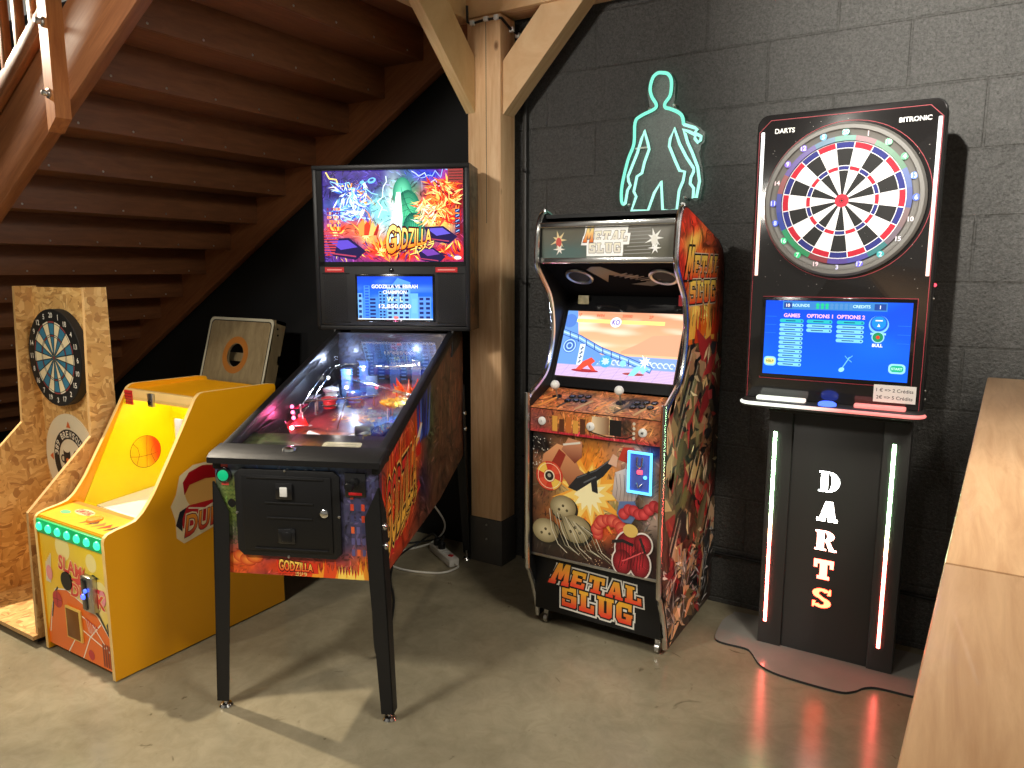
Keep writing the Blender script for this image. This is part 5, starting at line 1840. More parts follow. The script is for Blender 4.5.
# hoop sketch and dribbling ball, benches
a.line([(.28, .17), (.36, .15)], .006, rgb(200, 40, 40))
for k in range(5):
    a.line([(.285 + k * .015, .168 - k * .003), (.3 + k * .008, .12)], .0025, rgb(244, 210, 200))
a.disc(.30, .03, .02, rgb(196, 36, 46))
for k in range(4):
    a.rect(.38 + k * .015, .01, .39 + k * .015, .1, rgb(150, 60, 30))
a.poly([(.4, .12), (.43, .14), (.42, .18), (.44, .2), (.46, .16)], rgb(60, 50, 40))
a.build('front_art', 'print', yg, (XL1, 1.3615, .03), (1, 0, 0), (0, 0, 1))
MB().lathe([(.036, 0), (.036, .0075), (.001, .0075)], (-2.795, 1.361, .325), 'y', 28).build('speaker_hole', 'black', yg)
hl = MB().box(-2.822, -2.715, 1.352, 1.361, .095, .225, .006).build('ball_chute_frame', plain('chute_frame', rgb(232, 190, 90), .45, var=.05), yg)
MB().box(-2.812, -2.725, 1.3505, 1.3525, .103, .217, .001).build('ball_chute_flap', plain('brown_flap', rgb(120, 70, 8), .5, var=.1), hl)
cm = MB().box(-2.662, -2.592, 1.338, 1.361, .25, .385, .004).build('coin_mech', 'steel', yg)
MB().box(-2.652, -2.624, 1.333, 1.34, .26, .375, .002).build('coin_plate', 'black_gloss', cm)
MB().lathe([(.011, 0), (.009, .006), (.001, .007)], (-2.638, 1.333, .31), 'y', 14).build('coin_light', 'blue_led', cm)
MB().lathe([(.008, 0), (.007, .006), (.001, .007)], (-2.622, 1.334, .335), 'y', 14).build('coin_light', 'blue_led', cm)
a = Art(FW, .145)
a.grid(blobs(rgb(240, 178, 20), [(.5, .8, .5, .3, rgb(228, 140, 20), .7)], .03, 3, 0, 6, .08, 9, 62, 2.5), 20, 8)
a.disc(.16, .09, .06, rgb(250, 200, 150), .022)
a.text('SLAM DUNK', [(.11, .08), (.21, .075), (.21, .1), (.115, .105)], rgb(214, 40, 50), .03)
a.disc(.08, .06, .03, rgb(100, 180, 130), .014)
for k in range(5):
    a.poly([(.24 + k * .04, .02), (.28 + k * .04, .05), (.26 + k * .04, .07)], rgb(*[(200, 60, 20), (90, 60, 30), (226, 110, 40)][k % 3]))
a.rect(0, .125, FW, .145, rgb(206, 120, 30))
a.build('deck_art', 'print', yg, (XL1, 1.365, .552), (1, 0, 0), (0, .145, .014))
MB().lathe([(.03, 0), (.028, .008), (.016, .012), (.001, .013)], (-2.70, 1.43, .558), 'z', 24).build('play_button', plain('orange_button', rgb(240, 150, 60), .2, coat=.5, var=.03), yg)
# side sticker: plain red and peach shape with the word
a = Art(.33, .30)
ST = rgb(244, 222, 176)
a.poly([(.03, .03), (.06, .0), (.3, .05), (.31, .12), (.29, .2), (.27, .27), (.2, .3), (.12, .3), (.06, .27), (.04, .2), (.015, .16), (.03, .1)], ST)
a.disc(.165, .2, .088, rgb(236, 176, 92), .09)
a.poly([(.075, .19), (.072, .24), (.1, .275), (.16, .29), (.22, .28), (.255, .24), (.258, .19), (.235, .225), (.17, .235), (.1, .225)], rgb(176, 14, 26))
a.poly([(.05, .12), (.09, .145), (.24, .14), (.28, .12), (.27, .07), (.06, .06)], rgb(196, 22, 32))
a.poly([(.03, .08), (.05, .13), (.08, .14), (.06, .1), (.055, .05)], rgb(24, 26, 40))
a.line([(.09, .135), (.16, .115), (.23, .135)], .006, rgb(240, 220, 190))
a.text('DUNK', [(.065, .025), (.29, .055), (.295, .115), (.08, .105)], lambda u, v: mixc(rgb(190, 16, 30), rgb(250, 160, 50), v * 1.1), .02, outline=rgb(120, 10, 20), outw=.05, outline2=ST, outw2=.1)
a.build('side_sticker', 'print', yg, (XR1, 1.60, .43), (0, 1, 0), (0, 0, 1))
MB().box(XL1 + .005, XR0 - .005, 1.40, 2.09, 0.0, .03).build('plinth', 'black', yg)

# ================================================================== UPRIGHT ARCADE CABINET
ac = thing('arcade_cabinet', 'upright two player arcade cabinet with red flame sides beside the timber post', 'arcade cabinet', (-1.163, 2.85, 0))
AX0, AX1 = -1.456, -0.874
prof = [(2.575, .03), (2.565, .09), (2.535, .18), (2.498, .26), (2.482, .34), (2.479, .95), (2.484, .972), (2.50, .99), (2.59, 1.035), (2.635, 1.07), (2.663, 1.12), (2.685, 1.19), (2.69, 1.25), (2.68, 1.32), (2.655, 1.385), (2.60, 1.445), (2.562, 1.485), (2.55, 1.515), (2.55, 1.56), (2.562, 1.645), (2.585, 1.69), (2.61, 1.703), (2.64, 1.70), (3.03, 1.604), (3.10, 1.57), (3.13, 1.52), (3.135, 1.47), (3.135, .03)]
for x0, x1 in ((AX0, AX0 + .018), (AX1 - .018, AX1)):
    sd_ = MB().prism(prof, lambda a_, b_, d: (d, a_, b_), x0, x1, 0).build('side_panel', 'black', ac, angle=30)
    edge = [((x0 + x1) / 2, p[0] - .002, p[1]) for p in prof[:-4]] + [((x0 + x1) / 2, 3.03, 1.606)]
    tm = MB()
    hw = .0115
    for i in range(len(edge) - 1):
        pass
    tm.tube(smooth_path(edge, 3), .0105, 8)
    tm.build('edge_moulding', 'chrome', sd_)
IX0, IX1 = AX0 + .018, AX1 - .018
a = Art(.656, 1.71, None)
# right side art, clipped to the profile by horizontal bands
pf = [(p[0] - 2.479, p[1]) for p in prof]


def band(z0, z1):
    def front(z):
        for i in range(0, 22):
            if pf[i][1] <= z <= pf[i + 1][1]:
                t_ = (z - pf[i][1]) / max(pf[i + 1][1] - pf[i][1], 1e-6)
                return pf[i][0] + (pf[i + 1][0] - pf[i][0]) * t_
        return pf[21][0]

    def back(z):
        q = [(.655, 0.0), (.655, 1.47), (.65, 1.52), (.62, 1.57), (.55, 1.604), (.16, 1.70), (.13, 1.703)]
        for i in range(len(q) - 1):
            if q[i][1] <= z <= q[i + 1][1]:
                t_ = (z - q[i][1]) / max(q[i + 1][1] - q[i][1], 1e-6)
                return q[i][0] + (q[i + 1][0] - q[i][0]) * t_
        return q[-1][0]
    return [(front(z0) + .004, z0), (back(z0) - .002, z0), (back(z1) - .002, z1), (front(z1) + .004, z1)]


zs = [.03, .09, .18, .26, .34, .95, .99, 1.035, 1.07, 1.12, 1.19, 1.25, 1.32, 1.385, 1.445, 1.485, 1.515, 1.56, 1.60, 1.645, 1.66, 1.68, 1.69, 1.70]
a.clips = [band(z0, z1) for z0, z1 in zip(zs, zs[1:])]
fn = blobs(rgb(60, 46, 38), [(.4, .95, .5, .10, rgb(230, 60, 36), 1), (.5, .84, .4, .09, rgb(246, 110, 40), 1), (.35, .93, .2, .03, rgb(255, 200, 90), 1), (.55, .77, .3, .05, rgb(255, 210, 100), 1), (.15, .86, .15, .1, rgb(226, 50, 34), 1), (.85, .7, .2, .12, rgb(226, 80, 40), .9),
                             (.3, .63, .2, .08, rgb(40, 36, 40), 1), (.7, .6, .2, .1, rgb(196, 140, 96), .9), (.3, .5, .2, .08, rgb(140, 110, 70), .8), (.65, .45, .25, .08, rgb(176, 130, 90), .9), (.3, .36, .25, .07, rgb(120, 92, 60), .9),
                             (.75, .3, .2, .1, rgb(190, 50, 44), 1), (.25, .22, .2, .08, rgb(150, 30, 36), .9), (.6, .15, .4, .1, rgb(34, 32, 34), 1), (.2, .08, .3, .1, rgb(26, 26, 28), 1), (.6, .2, .2, .04, rgb(200, 150, 100), .7)],
           .05, 6, .11, 13, .55, 16, 71, .4)
a.grid(fn, 60, 150)
a.strokes(900, fn, 16, .09, .014, .9, 3)
for k in range(6):
    a.flame(.2 + k * .07, 1.2 + .02 * (k % 2), .12, .2, rgb(*[(236, 110, 30), (250, 180, 70), (214, 60, 24)][k % 3]), 80 + k)
rnd = random.Random(8)
pal2 = lambda cs, sd: (lambda u, v: rgb(*cs[int(abs(noise.noise(Vector((u * 9 + sd, v * 23, sd)))) * 61) % len(cs)]))
a.strokes(150, pal2([(188, 140, 100), (80, 64, 46), (160, 40, 44), (210, 176, 130), (30, 28, 30), (110, 96, 60), (150, 110, 76)], 5), 41, .24, .085, .3, 3, (.02, .05, .98, .70), .1)
a.strokes(110, pal2([(30, 26, 26), (220, 190, 150), (60, 50, 44), (190, 60, 50), (130, 100, 70)], 6), 42, .1, .02, .4, 4, (.02, .04, .98, .68), .1)
a.strokes(160, pal2([(28, 26, 28), (150, 146, 140), (60, 58, 58), (200, 196, 190)], 7), 43, .08, .012, .4, 4, (.02, .03, .98, .22), .05)
for k in range(10):
    x, z_ = rnd.uniform(.05, .5), rnd.uniform(.2, 1.1)
    a.line([(x, z_), (x + .09, z_ + .12), (x + .13, z_ + .13)], .016, rgb(26, 26, 30), new=(k % 5 == 0))
    a.line([(x + .01, z_ - .02), (x + .1, z_ + .1)], .004, rgb(200, 190, 170), new=False)
for k in range(14):
    x, z_ = rnd.uniform(.05, .55), rnd.uniform(.05, .33)
    a.line([(x, z_), (x + .03, z_ + .05), (x + .02, z_ + .09)], .006, rgb(180, 176, 170), new=(k % 5 == 0))
GR = lambda u, v: mixc(rgb(226, 50, 26), rgb(252, 210, 90), v * 1.1)
a.slab('METAL', [(.15, 1.45), (.55, 1.45), (.58, 1.535), (.17, 1.535)], GR, rgb(24, 14, 12), .07, rgb(220, 205, 180), .11)
a.slab('SLUG', [(.2, 1.355), (.53, 1.355), (.53, 1.44), (.2, 1.44)], GR, rgb(24, 14, 12), .07, rgb(220, 205, 180), .11)
a.slab('M', [(.13, 1.445), (.22, 1.445), (.245, 1.565), (.17, 1.565)], GR, rgb(24, 14, 12), .07)
a.build('side_art', 'print_dull', ac, (AX1, 2.479, 0), (0, 1, 0), (0, 0, 1))
# left panel inner face art
a = Art(.64, 1.71)
a.clips = [band(z0, z1) for z0, z1 in zip(zs[9:], zs[10:])]
a.clips = [[(0.64 - x, z_) for x, z_ in reversed(c)] for c in a.clips]
# carcass
MB().box(IX0, IX1, 3.10, 3.118, .08, 1.5).build('back_panel', 'black', ac)
MB().hexa([(IX0, 2.6, 1.68), (IX1, 2.6, 1.68), (IX1, 3.1, 1.555), (IX0, 3.1, 1.555), (IX0, 2.6, 1.694), (IX1, 2.6, 1.694), (IX1, 3.1, 1.57), (IX0, 3.1, 1.57)]).build('roof_panel', 'black', ac)
MB().box(IX0, IX1, 2.545, 3.1, .075, .093).build('bottom_panel', 'black', ac)
MB().box(IX0, IX1, 2.535, 2.553, .08, .335, .002).build('kick_panel', 'black', ac)
dr = MB().box(IX0 + .004, IX1 - .004, 2.518, 2.535, .335, .846, .002).build('front_door', 'black', ac)
MB().box(IX0, IX1, 2.514, 2.53, .325, .336, .002).build('door_trim', 'steel', ac)
# marquee
mq = MB().box(IX0, IX1, 2.573, 2.59, 1.515, 1.65).build('marquee', 'black', ac)
for z_ in (1.516, 1.652):
    MB().box(IX0, IX1, 2.556, 2.576, z_ - .011, z_ + .011, .004).build('marquee_trim', 'chrome', mq)
MW, MH = IX1 - IX0, .118
a = Art(MW, MH)
a.grid(blobs(rgb(98, 96, 84), [(.2, .2, .3, .4, rgb(84, 104, 100), .9), (.8, .8, .3, .4, rgb(128, 126, 118), .9)], .05, 3, 0, 6, .06, 9, 5, 4), 40, 10)
for k in range(8):
    a.line([(.34 + .01 * (k % 3), .015 + k * .013), (.45, .018 + k * .013)], .003, rgb(150, 150, 146), new=(k == 0))
for x, pale in ((.075, 0), (.465, 1)):
    c1_, c2_, c3_ = ((rgb(220, 200, 150), rgb(200, 90, 80), rgb(230, 226, 214)) if not pale else (rgb(236, 236, 230), rgb(230, 228, 220), rgb(240, 240, 236)))
    a.burst(x, .07, .012, .036, 7, c1_, 5)
    a.disc(x, .062, .012, c2_, .018)
    a.burst(x + .004, .035, .008, .026, 6, c3_, 9)
WHI = rgb(250, 250, 246)
GR2 = lambda u, v: mixc(rgb(226, 222, 210), rgb(240, 236, 214), v)
a.slab('METAL', [(.185, .062), (.36, .062), (.365, .1), (.195, .1)], GR2, rgb(120, 110, 104), .05, WHI, .34)
a.slab('SLUG', [(.205, .02), (.335, .02), (.335, .056), (.205, .056)], GR2, rgb(120, 110, 104), .05, WHI, .34)
a.slab('M', [(.18, .06), (.222, .06), (.228, .112), (.195, .112)], lambda u, v: mixc(rgb(226, 110, 50), rgb(246, 226, 150), v * 1.4), rgb(120, 100, 90), .05)
a.build('marquee_print', 'marquee', mq, (IX0, 2.573, 1.524), (1, 0, 0), (0, 0, 1))
# panel under the marquee with two speaker rings
P0, P1 = Vector((IX0, 2.58, 1.505)), Vector((IX0, 2.80, 1.385))
MB().hexa([(IX0, 2.58, 1.505), (IX1, 2.58, 1.505), (IX1, 2.82, 1.375), (IX0, 2.82, 1.375), (IX0, 2.59, 1.52), (IX1, 2.59, 1.52), (IX1, 2.83, 1.39), (IX0, 2.83, 1.39)]).build('speaker_panel', 'matte_black', ac)
uu = Vector((0, .24, -.13)).normalized()
nn3 = Vector((1, 0, 0)).cross(-uu)
for x in (IX0 + .12, IX1 - .075):
    c_ = Vector((x, 2.58, 1.505)) + uu * .10 + nn3 * .002
    MB().lathe([(.058, 0), (.058, .006), (.052, .009), (.044, .006), (.044, 0)], c_, (Vector((1, 0, 0)), -uu, nn3), 32).build('speaker_ring', 'steel', ac)
    MB().lathe([(.044, 0), (.044, .001), (.001, .001)], c_, (Vector((1, 0, 0)), -uu, nn3), 24).build('speaker_mesh', 'rubber', ac)
a = Art(MW, .27)
a.poly([(.17, .2), (.2, .225), (.24, .225), (.3, .17), (.37, .15), (.36, .13), (.28, .155), (.25, .16), (.225, .10), (.205, .14)], rgb(120, 96, 62))
for k in range(7):
    a.line([(.27 + .02 * k, .15 - .006 * k), (.33 + .02 * k, .175 - .008 * k)], .006, rgb(*[(110, 96, 84), (70, 64, 60), (140, 128, 112)][k % 3]))
a.poly([(.32, .09), (.43, .12), (.46, .105), (.4, .075)], rgb(96, 92, 88))
a.build('speaker_panel_art', 'print_dull', ac, Vector((IX0, 2.58, 1.505)) + uu * .25, (1, 0, 0), -uu, lift=.0008)
# monitor
su = Vector((0, .125, .27)).normalized()
MB().hexa([(IX0, 2.645, 1.01), (IX1, 2.645, 1.01), (IX1, 2.80, 1.345), (IX0, 2.80, 1.345), (IX0, 2.665, 1.0), (IX1, 2.665, 1.0), (IX1, 2.82, 1.335), (IX0, 2.82, 1.335)]).build('monitor_bezel', 'black_gloss', ac)
MB().hexa([(IX0, 2.80, 1.345), (IX1, 2.80, 1.345), (IX1, 2.83, 1.38), (IX0, 2.83, 1.38), (IX0, 2.82, 1.335), (IX1, 2.82, 1.335), (IX1, 2.85, 1.37), (IX0, 2.85, 1.37)]).build('bezel_top', 'black', ac)
SW, SH = .505, .285
a = Art(SW, SH)


def sky(x, y):
    n_ = noise.noise(Vector((x * 3, y * 9, 3)))
    c = mixc(rgb(236, 190, 146), rgb(206, 138, 104), y)
    c = mixc(c, rgb(236, 214, 190), max(0, n_ * 1.6) if y > .45 else 0)
    return c


a.grid(sky, 60, 40)
a.poly([(.27, .12), (.33, .15), (.39, .19), (SW, .2), (SW, .11), (.27, .11)], rgb(206, 150, 118))
a.rect(0, 0, SW, .05, rgb(196, 170, 206))
for k in range(9):
    a.line([(SW * k / 9 - .03, 0), (SW * k / 9, .05)], .0016, rgb(160, 136, 180), new=(k == 0))
    a.line([(0, .006 * k), (SW, .006 * k)], .0012, rgb(160, 136, 180), new=False)
a.rect(.1, .05, SW, .1, rgb(120, 150, 206))
for k in range(16):
    a.ring(.13 + .024 * k, .07, .008, .012, 0, 300, rgb(206, 220, 240), 8, new=(k == 0))
a.poly([(0, .05), (.17, .05), (.2, .09), (.13, .145), (.07, .18), (.045, .285), (0, .285)], rgb(96, 140, 206))
a.disc(.04, .13, .032, rgb(60, 96, 170))
a.ring(.04, .13, .024, .029, 0, 360, rgb(160, 196, 236), 24)
a.ring(.04, .13, .01, .015, 0, 360, rgb(160, 196, 236), 16)
a.disc(.02, .24, .03, rgb(76, 116, 190))
for (w_, c) in ((.026, (56, 90, 160)), (.018, (110, 156, 220)), (.006, (170, 204, 240))):
    a.line([(0, .19), (.08, .165), (.18, .12), (.3, .085), (SW * .8, .05)], w_, rgb(*c))
for k in range(8):
    a.line([(.03 + k * .04, .19 - k * .015), (.036 + k * .04, .165 - k * .015)], .004, rgb(40, 66, 130), new=(k == 0))
a.rect(.088, .05, .112, .14, rgb(206, 220, 236))
for k in range(4):
    a.line([(.094, .06 + .019 * k), (.106, .068 + .019 * k)], .004, rgb(40, 50, 80), new=(k == 0))
    a.line([(.1, .058 + .019 * k), (.1, .072 + .019 * k)], .003, rgb(40, 50, 80), new=False)
# plain bursts of colour where the action is
a.disc(.13, .028, .06, rgb(150, 40, 50), .007)
a.poly([(.09, .03), (.115, .065), (.15, .085), (.17, .07), (.155, .055), (.18, .03), (.16, .03), (.14, .05), (.115, .03)], rgb(220, 70, 50))
a.disc(.215, .072, .026, rgb(70, 150, 216))
a.burst(.215, .072, .012, .02, 8, rgb(180, 226, 250), 4)
a.disc(.29, .068, .013, rgb(130, 200, 236))
a.disc(.34, .028, .045, rgb(150, 60, 60), .006)
a.poly([(.32, .02), (.34, .055), (.375, .07), (.40, .055), (.38, .03), (.365, .045), (.345, .02)], rgb(130, 200, 216))
a.burst(.38, .08, .012, .03, 9, rgb(230, 240, 246), 9)
# score bar
a.rect(.05, .235, .2, .25, rgb(236, 226, 120))
a.rect(.25, .235, .43, .25, rgb(236, 226, 120))
a.disc(.225, .24, .024, rgb(226, 226, 226), .022)
a.text('KO', [(.21, .23), (.242, .23), (.242, .25), (.21, .25)], rgb(110, 80, 170), .03)
for s_, x in (('1P', .06), ('WIN', .15), ('50000', .27), ('2P', .37)):
    a.label(s_, x, .262, .012, rgb(196, 90, 60), .03)
a.build('monitor_screen', 'screen_bright', ac, Vector((IX0 + .017, 2.6615, 1.05)), (1, 0, 0), su, lift=.004)
sk = MB()
m_ = Vector((IX1 - .062, 2.803, 1.352))
sk.box(IX1 - .06, IX1 - .004, 2.798, 2.802, 1.338, 1.383).build('red_sticker', 'red_plate', ac)
MB().box(IX0 + .05, IX0 + .1, 2.797, 2.801, 1.338, 1.375, .001).build('pale_sticker', plain('pale_sticker', rgb(176, 166, 130), .5, var=.25, vscale=60), ac)
# control panel
CPF = Vector((IX0, 2.503, .942))
CPB = Vector((IX0, 2.665, 1.0))
MB().hexa([(IX0, 2.503, .848), (IX1, 2.503, .848), (IX1, 2.665, .848), (IX0, 2.665, .848), (IX0, 2.503, .94), (IX1, 2.503, .94), (IX1, 2.665, .998), (IX0, 2.665, .998)]).build('control_box', 'black', ac)
cu = (CPB - CPF).normalized()
L2 = (CPB - CPF).length
a = Art(MW, L2)
fn = blobs(rgb(206, 124, 76), [(.15, .5, .2, .5, rgb(214, 120, 60), .9), (.35, .6, .15, .4, rgb(60, 50, 44), 1), (.5, .5, .15, .4, rgb(226, 140, 80), .9), (.62, .4, .1, .4, rgb(200, 170, 120), .8), (.75, .6, .15, .4, rgb(50, 44, 40), 1), (.92, .4, .1, .5, rgb(220, 140, 84), .9)],
           .04, 6, .1, 14, .5, 16, 81, 3.2)
a.grid(fn, 100, 36)
a.strokes(260, fn, 20, .045, .008, .8, 3)
for k in range(7):
    a.line([(.03 + k * .08, .02), (.07 + k * .08, .09 + .02 * (k % 2))], .012, rgb(*[(236, 150, 70), (70, 60, 50), (196, 160, 110)][k % 3]), new=(k % 3 == 0))
a.build('control_art', 'print', ac, CPF + Vector((0, 0, .0)), (1, 0, 0), cu, lift=.0012)
cn = Vector((1, 0, 0)).cross(cu)


def onp(x, y, h_=0.0):
    return Vector((IX0 + x, 2.503, .941)) + cu * y + cn * h_


for jx in (.07, .345):
    base_ = MB().lathe([(.02, 0), (.02, .002), (.001, .002)], onp(jx, .1, .001), (Vector((1, 0, 0)), cu, cn), 20).build('joystick_plate', 'black', ac)
    MB().cyl(onp(jx, .1, .002), onp(jx, .1, .045), .0045, n=10).build('joystick_shaft', 'steel', base_)
    MB().ball(onp(jx, .1, .056), .0185, 20).build('joystick_ball', 'white', base_)
    for r_ in range(2):
        for c_ in range(3):
            p = onp(jx + .06 + c_ * .033 + r_ * .004, .075 + r_ * .036 + (.008 if c_ else 0), .001)
            bt_ = MB().lathe([(.0145, 0), (.0145, .004), (.011, .006), (.011, .003), (.009, .0055), (.001, .006)], p, (Vector((1, 0, 0)), cu, cn), 18).build('play_button', 'black_gloss', ac)
a = Art(MW, .092)
fn = blobs(rgb(176, 84, 60), [(.1, .5, .15, .6, rgb(110, 60, 60), .8), (.3, .6, .16, .5, rgb(196, 120, 60), 1), (.47, .5, .12, .6, rgb(220, 140, 70), 1), (.62, .5, .08, .6, rgb(226, 190, 140), .9), (.75, .6, .08, .6, rgb(30, 26, 26), 1), (.9, .6, .12, .5, rgb(196, 130, 80), .9), (.5, .0, .6, .18, rgb(196, 40, 60), 1)],
           .04, 6, .08, 14, .4, 16, 91, 5.8)
a.grid(fn, 100, 18)
a.strokes(200, fn, 22, .035, .007, .7, 3)
a.rect(.27, .02, .34, .085, lambda x, y: mixc(rgb(236, 210, 170), rgb(130, 90, 60), (x - .27) / .07))
a.rect(.343, .02, .39, .08, rgb(24, 22, 22))
a.line([(.26, .025), (.33, .012), (.41, .014), (.44, .03)], .004, rgb(30, 20, 20))
for k in range(4):
    a.disc(.44, .02 + k * .018, .006, rgb(210, 200, 180))
for k in range(5):
    a.rect(.1 + k * .03, .01, .122 + k * .03, .07 - .01 * (k % 2), rgb(*[(220, 160, 70), (90, 50, 30), (196, 110, 50)][k % 3]))
a.build('control_front_art', 'print', ac, (IX0, 2.503, .848), (1, 0, 0), (0, 0, 1))
for x, s_ in ((.055, '1'), (.265, 'S'), (.475, 'M')):
    bt_ = MB().lathe([(.0165, 0), (.0165, .006), (.0125, .009), (.001, .0095)], (IX0 + x, 2.503, .893), 'y', 20).build('start_button', 'white', ac)
    aa = Art(.016, .016)
    aa.label(s_, .008, .003, .009, rgb(60, 60, 60), .02)
    aa.build('button_mark', 'print', bt_, (IX0 + x - .008, 2.4935, .885), (1, 0, 0), (0, 0, 1))
# door artwork: blast, machine gun, boulders, smoke (no figures)
DW, DH = MW - .008, .511
a = Art(DW, DH)
fn = blobs(rgb(40, 26, 24), [(.45, .55, .26, .3, rgb(250, 226, 140), 1), (.5, .8, .25, .2, rgb(236, 140, 40), 1), (.35, .35, .25, .2, rgb(236, 130, 50), .9), (.15, .8, .18, .2, rgb(190, 130, 90), .9), (.06, .9, .14, .16, rgb(14, 14, 16), 1), (.1, .5, .12, .12, rgb(110, 70, 44), 1),
                             (.82, .85, .2, .2, rgb(206, 150, 120), .9), (.95, .5, .1, .2, rgb(220, 190, 170), .7), (.75, .12, .3, .14, rgb(70, 24, 24), 1), (.2, .15, .3, .14, rgb(40, 34, 26), 1), (.55, .3, .2, .1, rgb(226, 90, 40), .9), (.95, .95, .1, .1, rgb(40, 40, 110), .9)],
           .035, 5, .05, 11, .35, 14, 101, 1)
a.grid(fn, 110, 104)
a.strokes(500, fn, 18, .05, .007, .5, 2.5)
rnd = random.Random(12)
a.layer()
for k in range(46):
    a.disc(rnd.uniform(0, .09), rnd.uniform(.33, .5), rnd.uniform(.001, .0028), rgb(220, 220, 210), n=6, new=False)
    a.disc(rnd.uniform(.2, .36), rnd.uniform(.0, .12), rnd.uniform(.001, .0025), rgb(236, 200, 160), n=6, new=False)
for k in range(3):
    a.burst(.25, .29, .09 - .02 * k, .17 - .045 * k, 13, rgb(*[(246, 170, 60), (252, 214, 110), (255, 244, 190)][k]), 5 + k)
# shoulder shapes, straps and sleeves as loose cloth-like patches
a.poly([(.03, .3), (.05, .42), (.11, .47), (.17, .46), (.21, .38), (.24, .36), (.24, .32), (.17, .3), (.14, .34), (.1, .3)], lambda x, y: mixc(rgb(150, 84, 54), rgb(226, 160, 110), (y - .3) / .17))
a.poly([(.13, .45), (.16, .5), (.22, .49), (.22, .43), (.19, .4)], lambda x, y: mixc(rgb(120, 50, 36), rgb(214, 150, 110), (y - .4) / .1))
a.line([(.14, .47), (.21, .485)], .008, rgb(226, 220, 204))
a.poly([(.08, .38), (.12, .45), (.15, .43), (.12, .36)], rgb(150, 50, 36))
# machine gun
GUN, GUN2 = rgb(34, 36, 40), rgb(96, 100, 106)
a.poly([(.16, .3), (.2, .35), (.28, .39), (.34, .44), (.36, .43), (.31, .365), (.285, .345), (.29, .295), (.265, .3), (.26, .335), (.2, .29)], GUN)
a.line([(.2, .345), (.28, .385), (.345, .44)], .004, GUN2)
a.line([(.23, .33), (.28, .36)], .006, GUN2)
a.line([(.24, .345), (.25, .375)], .01, GUN)
# pale cloth patch on the right
a.poly([(.35, .3), (.36, .39), (.4, .41), (.45, .4), (.46, .33), (.44, .29), (.38, .27)], lambda x, y: mixc(rgb(170, 150, 140), rgb(226, 214, 206), (y - .27) / .14))
for k in range(6):
    a.line([(.365 + .016 * k, .285), (.37 + .015 * k, .33), (.362 + .017 * k, .385)], .0025, rgb(140, 124, 120), new=(k == 0))
a.poly([(.37, .23), (.38, .28), (.44, .29), (.46, .25), (.43, .2), (.39, .2)], rgb(96, 120, 166))
a.poly([(.37, .44), (.39, .49), (.43, .495), (.46, .46), (.45, .42), (.41, .43)], rgb(196, 60, 40))
a.poly([(.33, .42), (.35, .46), (.37, .45), (.365, .41)], rgb(226, 180, 150))
# round red and yellow emblem
a.disc(.078, .335, .06, rgb(206, 60, 40))
for k in range(4):
    a.ring(.078, .335, .026, .058, 45 + 90 * k - 26, 45 + 90 * k + 26, rgb(236, 196, 84) if k in (1, 3) else rgb(222, 84, 56), 8, new=(k == 0))
a.ring(.078, .335, .05, .052, 0, 360, rgb(240, 226, 190), 30)
a.disc(.078, .335, .024, rgb(240, 226, 190))
a.disc(.078, .335, .019, rgb(40, 36, 34))
a.disc(.078, .337, .008, rgb(176, 170, 150))
# boulders with trailing streams
for (x, y, r_) in ((.14, .215, .058), (.062, .105, .06), (.195, .135, .068)):
    a.disc(x + .006, y - .006, r_ * 1.05, rgb(30, 26, 18), r_ * .9)
    a.glow(x, y, r_, rgb(212, 198, 156), rgb(128, 114, 78), r_ * .84)
    for k in range(3):
        a.disc(x - r_ * .3 + k * r_ * .3, y - r_ * .2 + (k % 2) * r_ * .3, r_ * .1, rgb(84, 74, 48), new=(k == 0))
for k in range(14):
    x = .1 + .012 * k
    a.line([(x - .02, .2 - .004 * k), (x - .01 + .004 * k, .12), (x + .02 + .004 * k, .06), (x + .06 + .006 * k, .03 + .012 * math.sin(k))], .003, rgb(*[(210, 204, 180), (60, 56, 44), (150, 144, 120)][k % 3]), new=(k % 4 == 0))
# red smoke arc and dark red heap
for k in range(9):
    an = R(200 - 24 * k)
    a.glow(.345 + .055 * math.cos(an), .15 + .05 * math.sin(an), .022 + .004 * (k % 2), rgb(246, 130, 100), rgb(190, 36, 40))
for k in range(8):
    a.glow(.4 + .02 * k, .235 + .014 * math.sin(k * 1.3) + .006 * k, .022, rgb(236, 90, 90), rgb(170, 30, 40))
for (x, y, rx, ry) in ((.43, .1, .06, .07), (.4, .045, .04, .05), (.47, .05, .04, .055), (.48, .13, .035, .04)):
    a.disc(x, y, rx + .006, rgb(240, 230, 220), ry + .006)
for (x, y, rx, ry) in ((.43, .1, .06, .07), (.4, .045, .04, .05), (.47, .05, .04, .055), (.48, .13, .035, .04)):
    a.glow(x, y, rx, rgb(206, 44, 56), rgb(96, 14, 24), ry)
for k in range(9):
    a.line([(.385 + .012 * k, .02 + .01 * (k % 3)), (.395 + .011 * k, .07), (.39 + .012 * k, .13 - .006 * (k % 2))], .003, rgb(84, 12, 22), new=(k == 0))
for k in range(5):
    a.line([(.4 + .02 * k, .05 + .012 * k), (.42 + .018 * k, .06 + .012 * k)], .005, rgb(236, 96, 100), new=(k == 0))
a.disc(.43, .175, .03, rgb(226, 190, 100), .026)
a.line([(.36, .12), (.4, .13), (.44, .12)], .012, rgb(30, 28, 32))
a.line([(.47, .15), (.49, .1)], .01, rgb(40, 36, 36))
a.build('door_art', 'print', ac, (IX0 + .004, 2.518, .335), (1, 0, 0), (0, 0, 1))
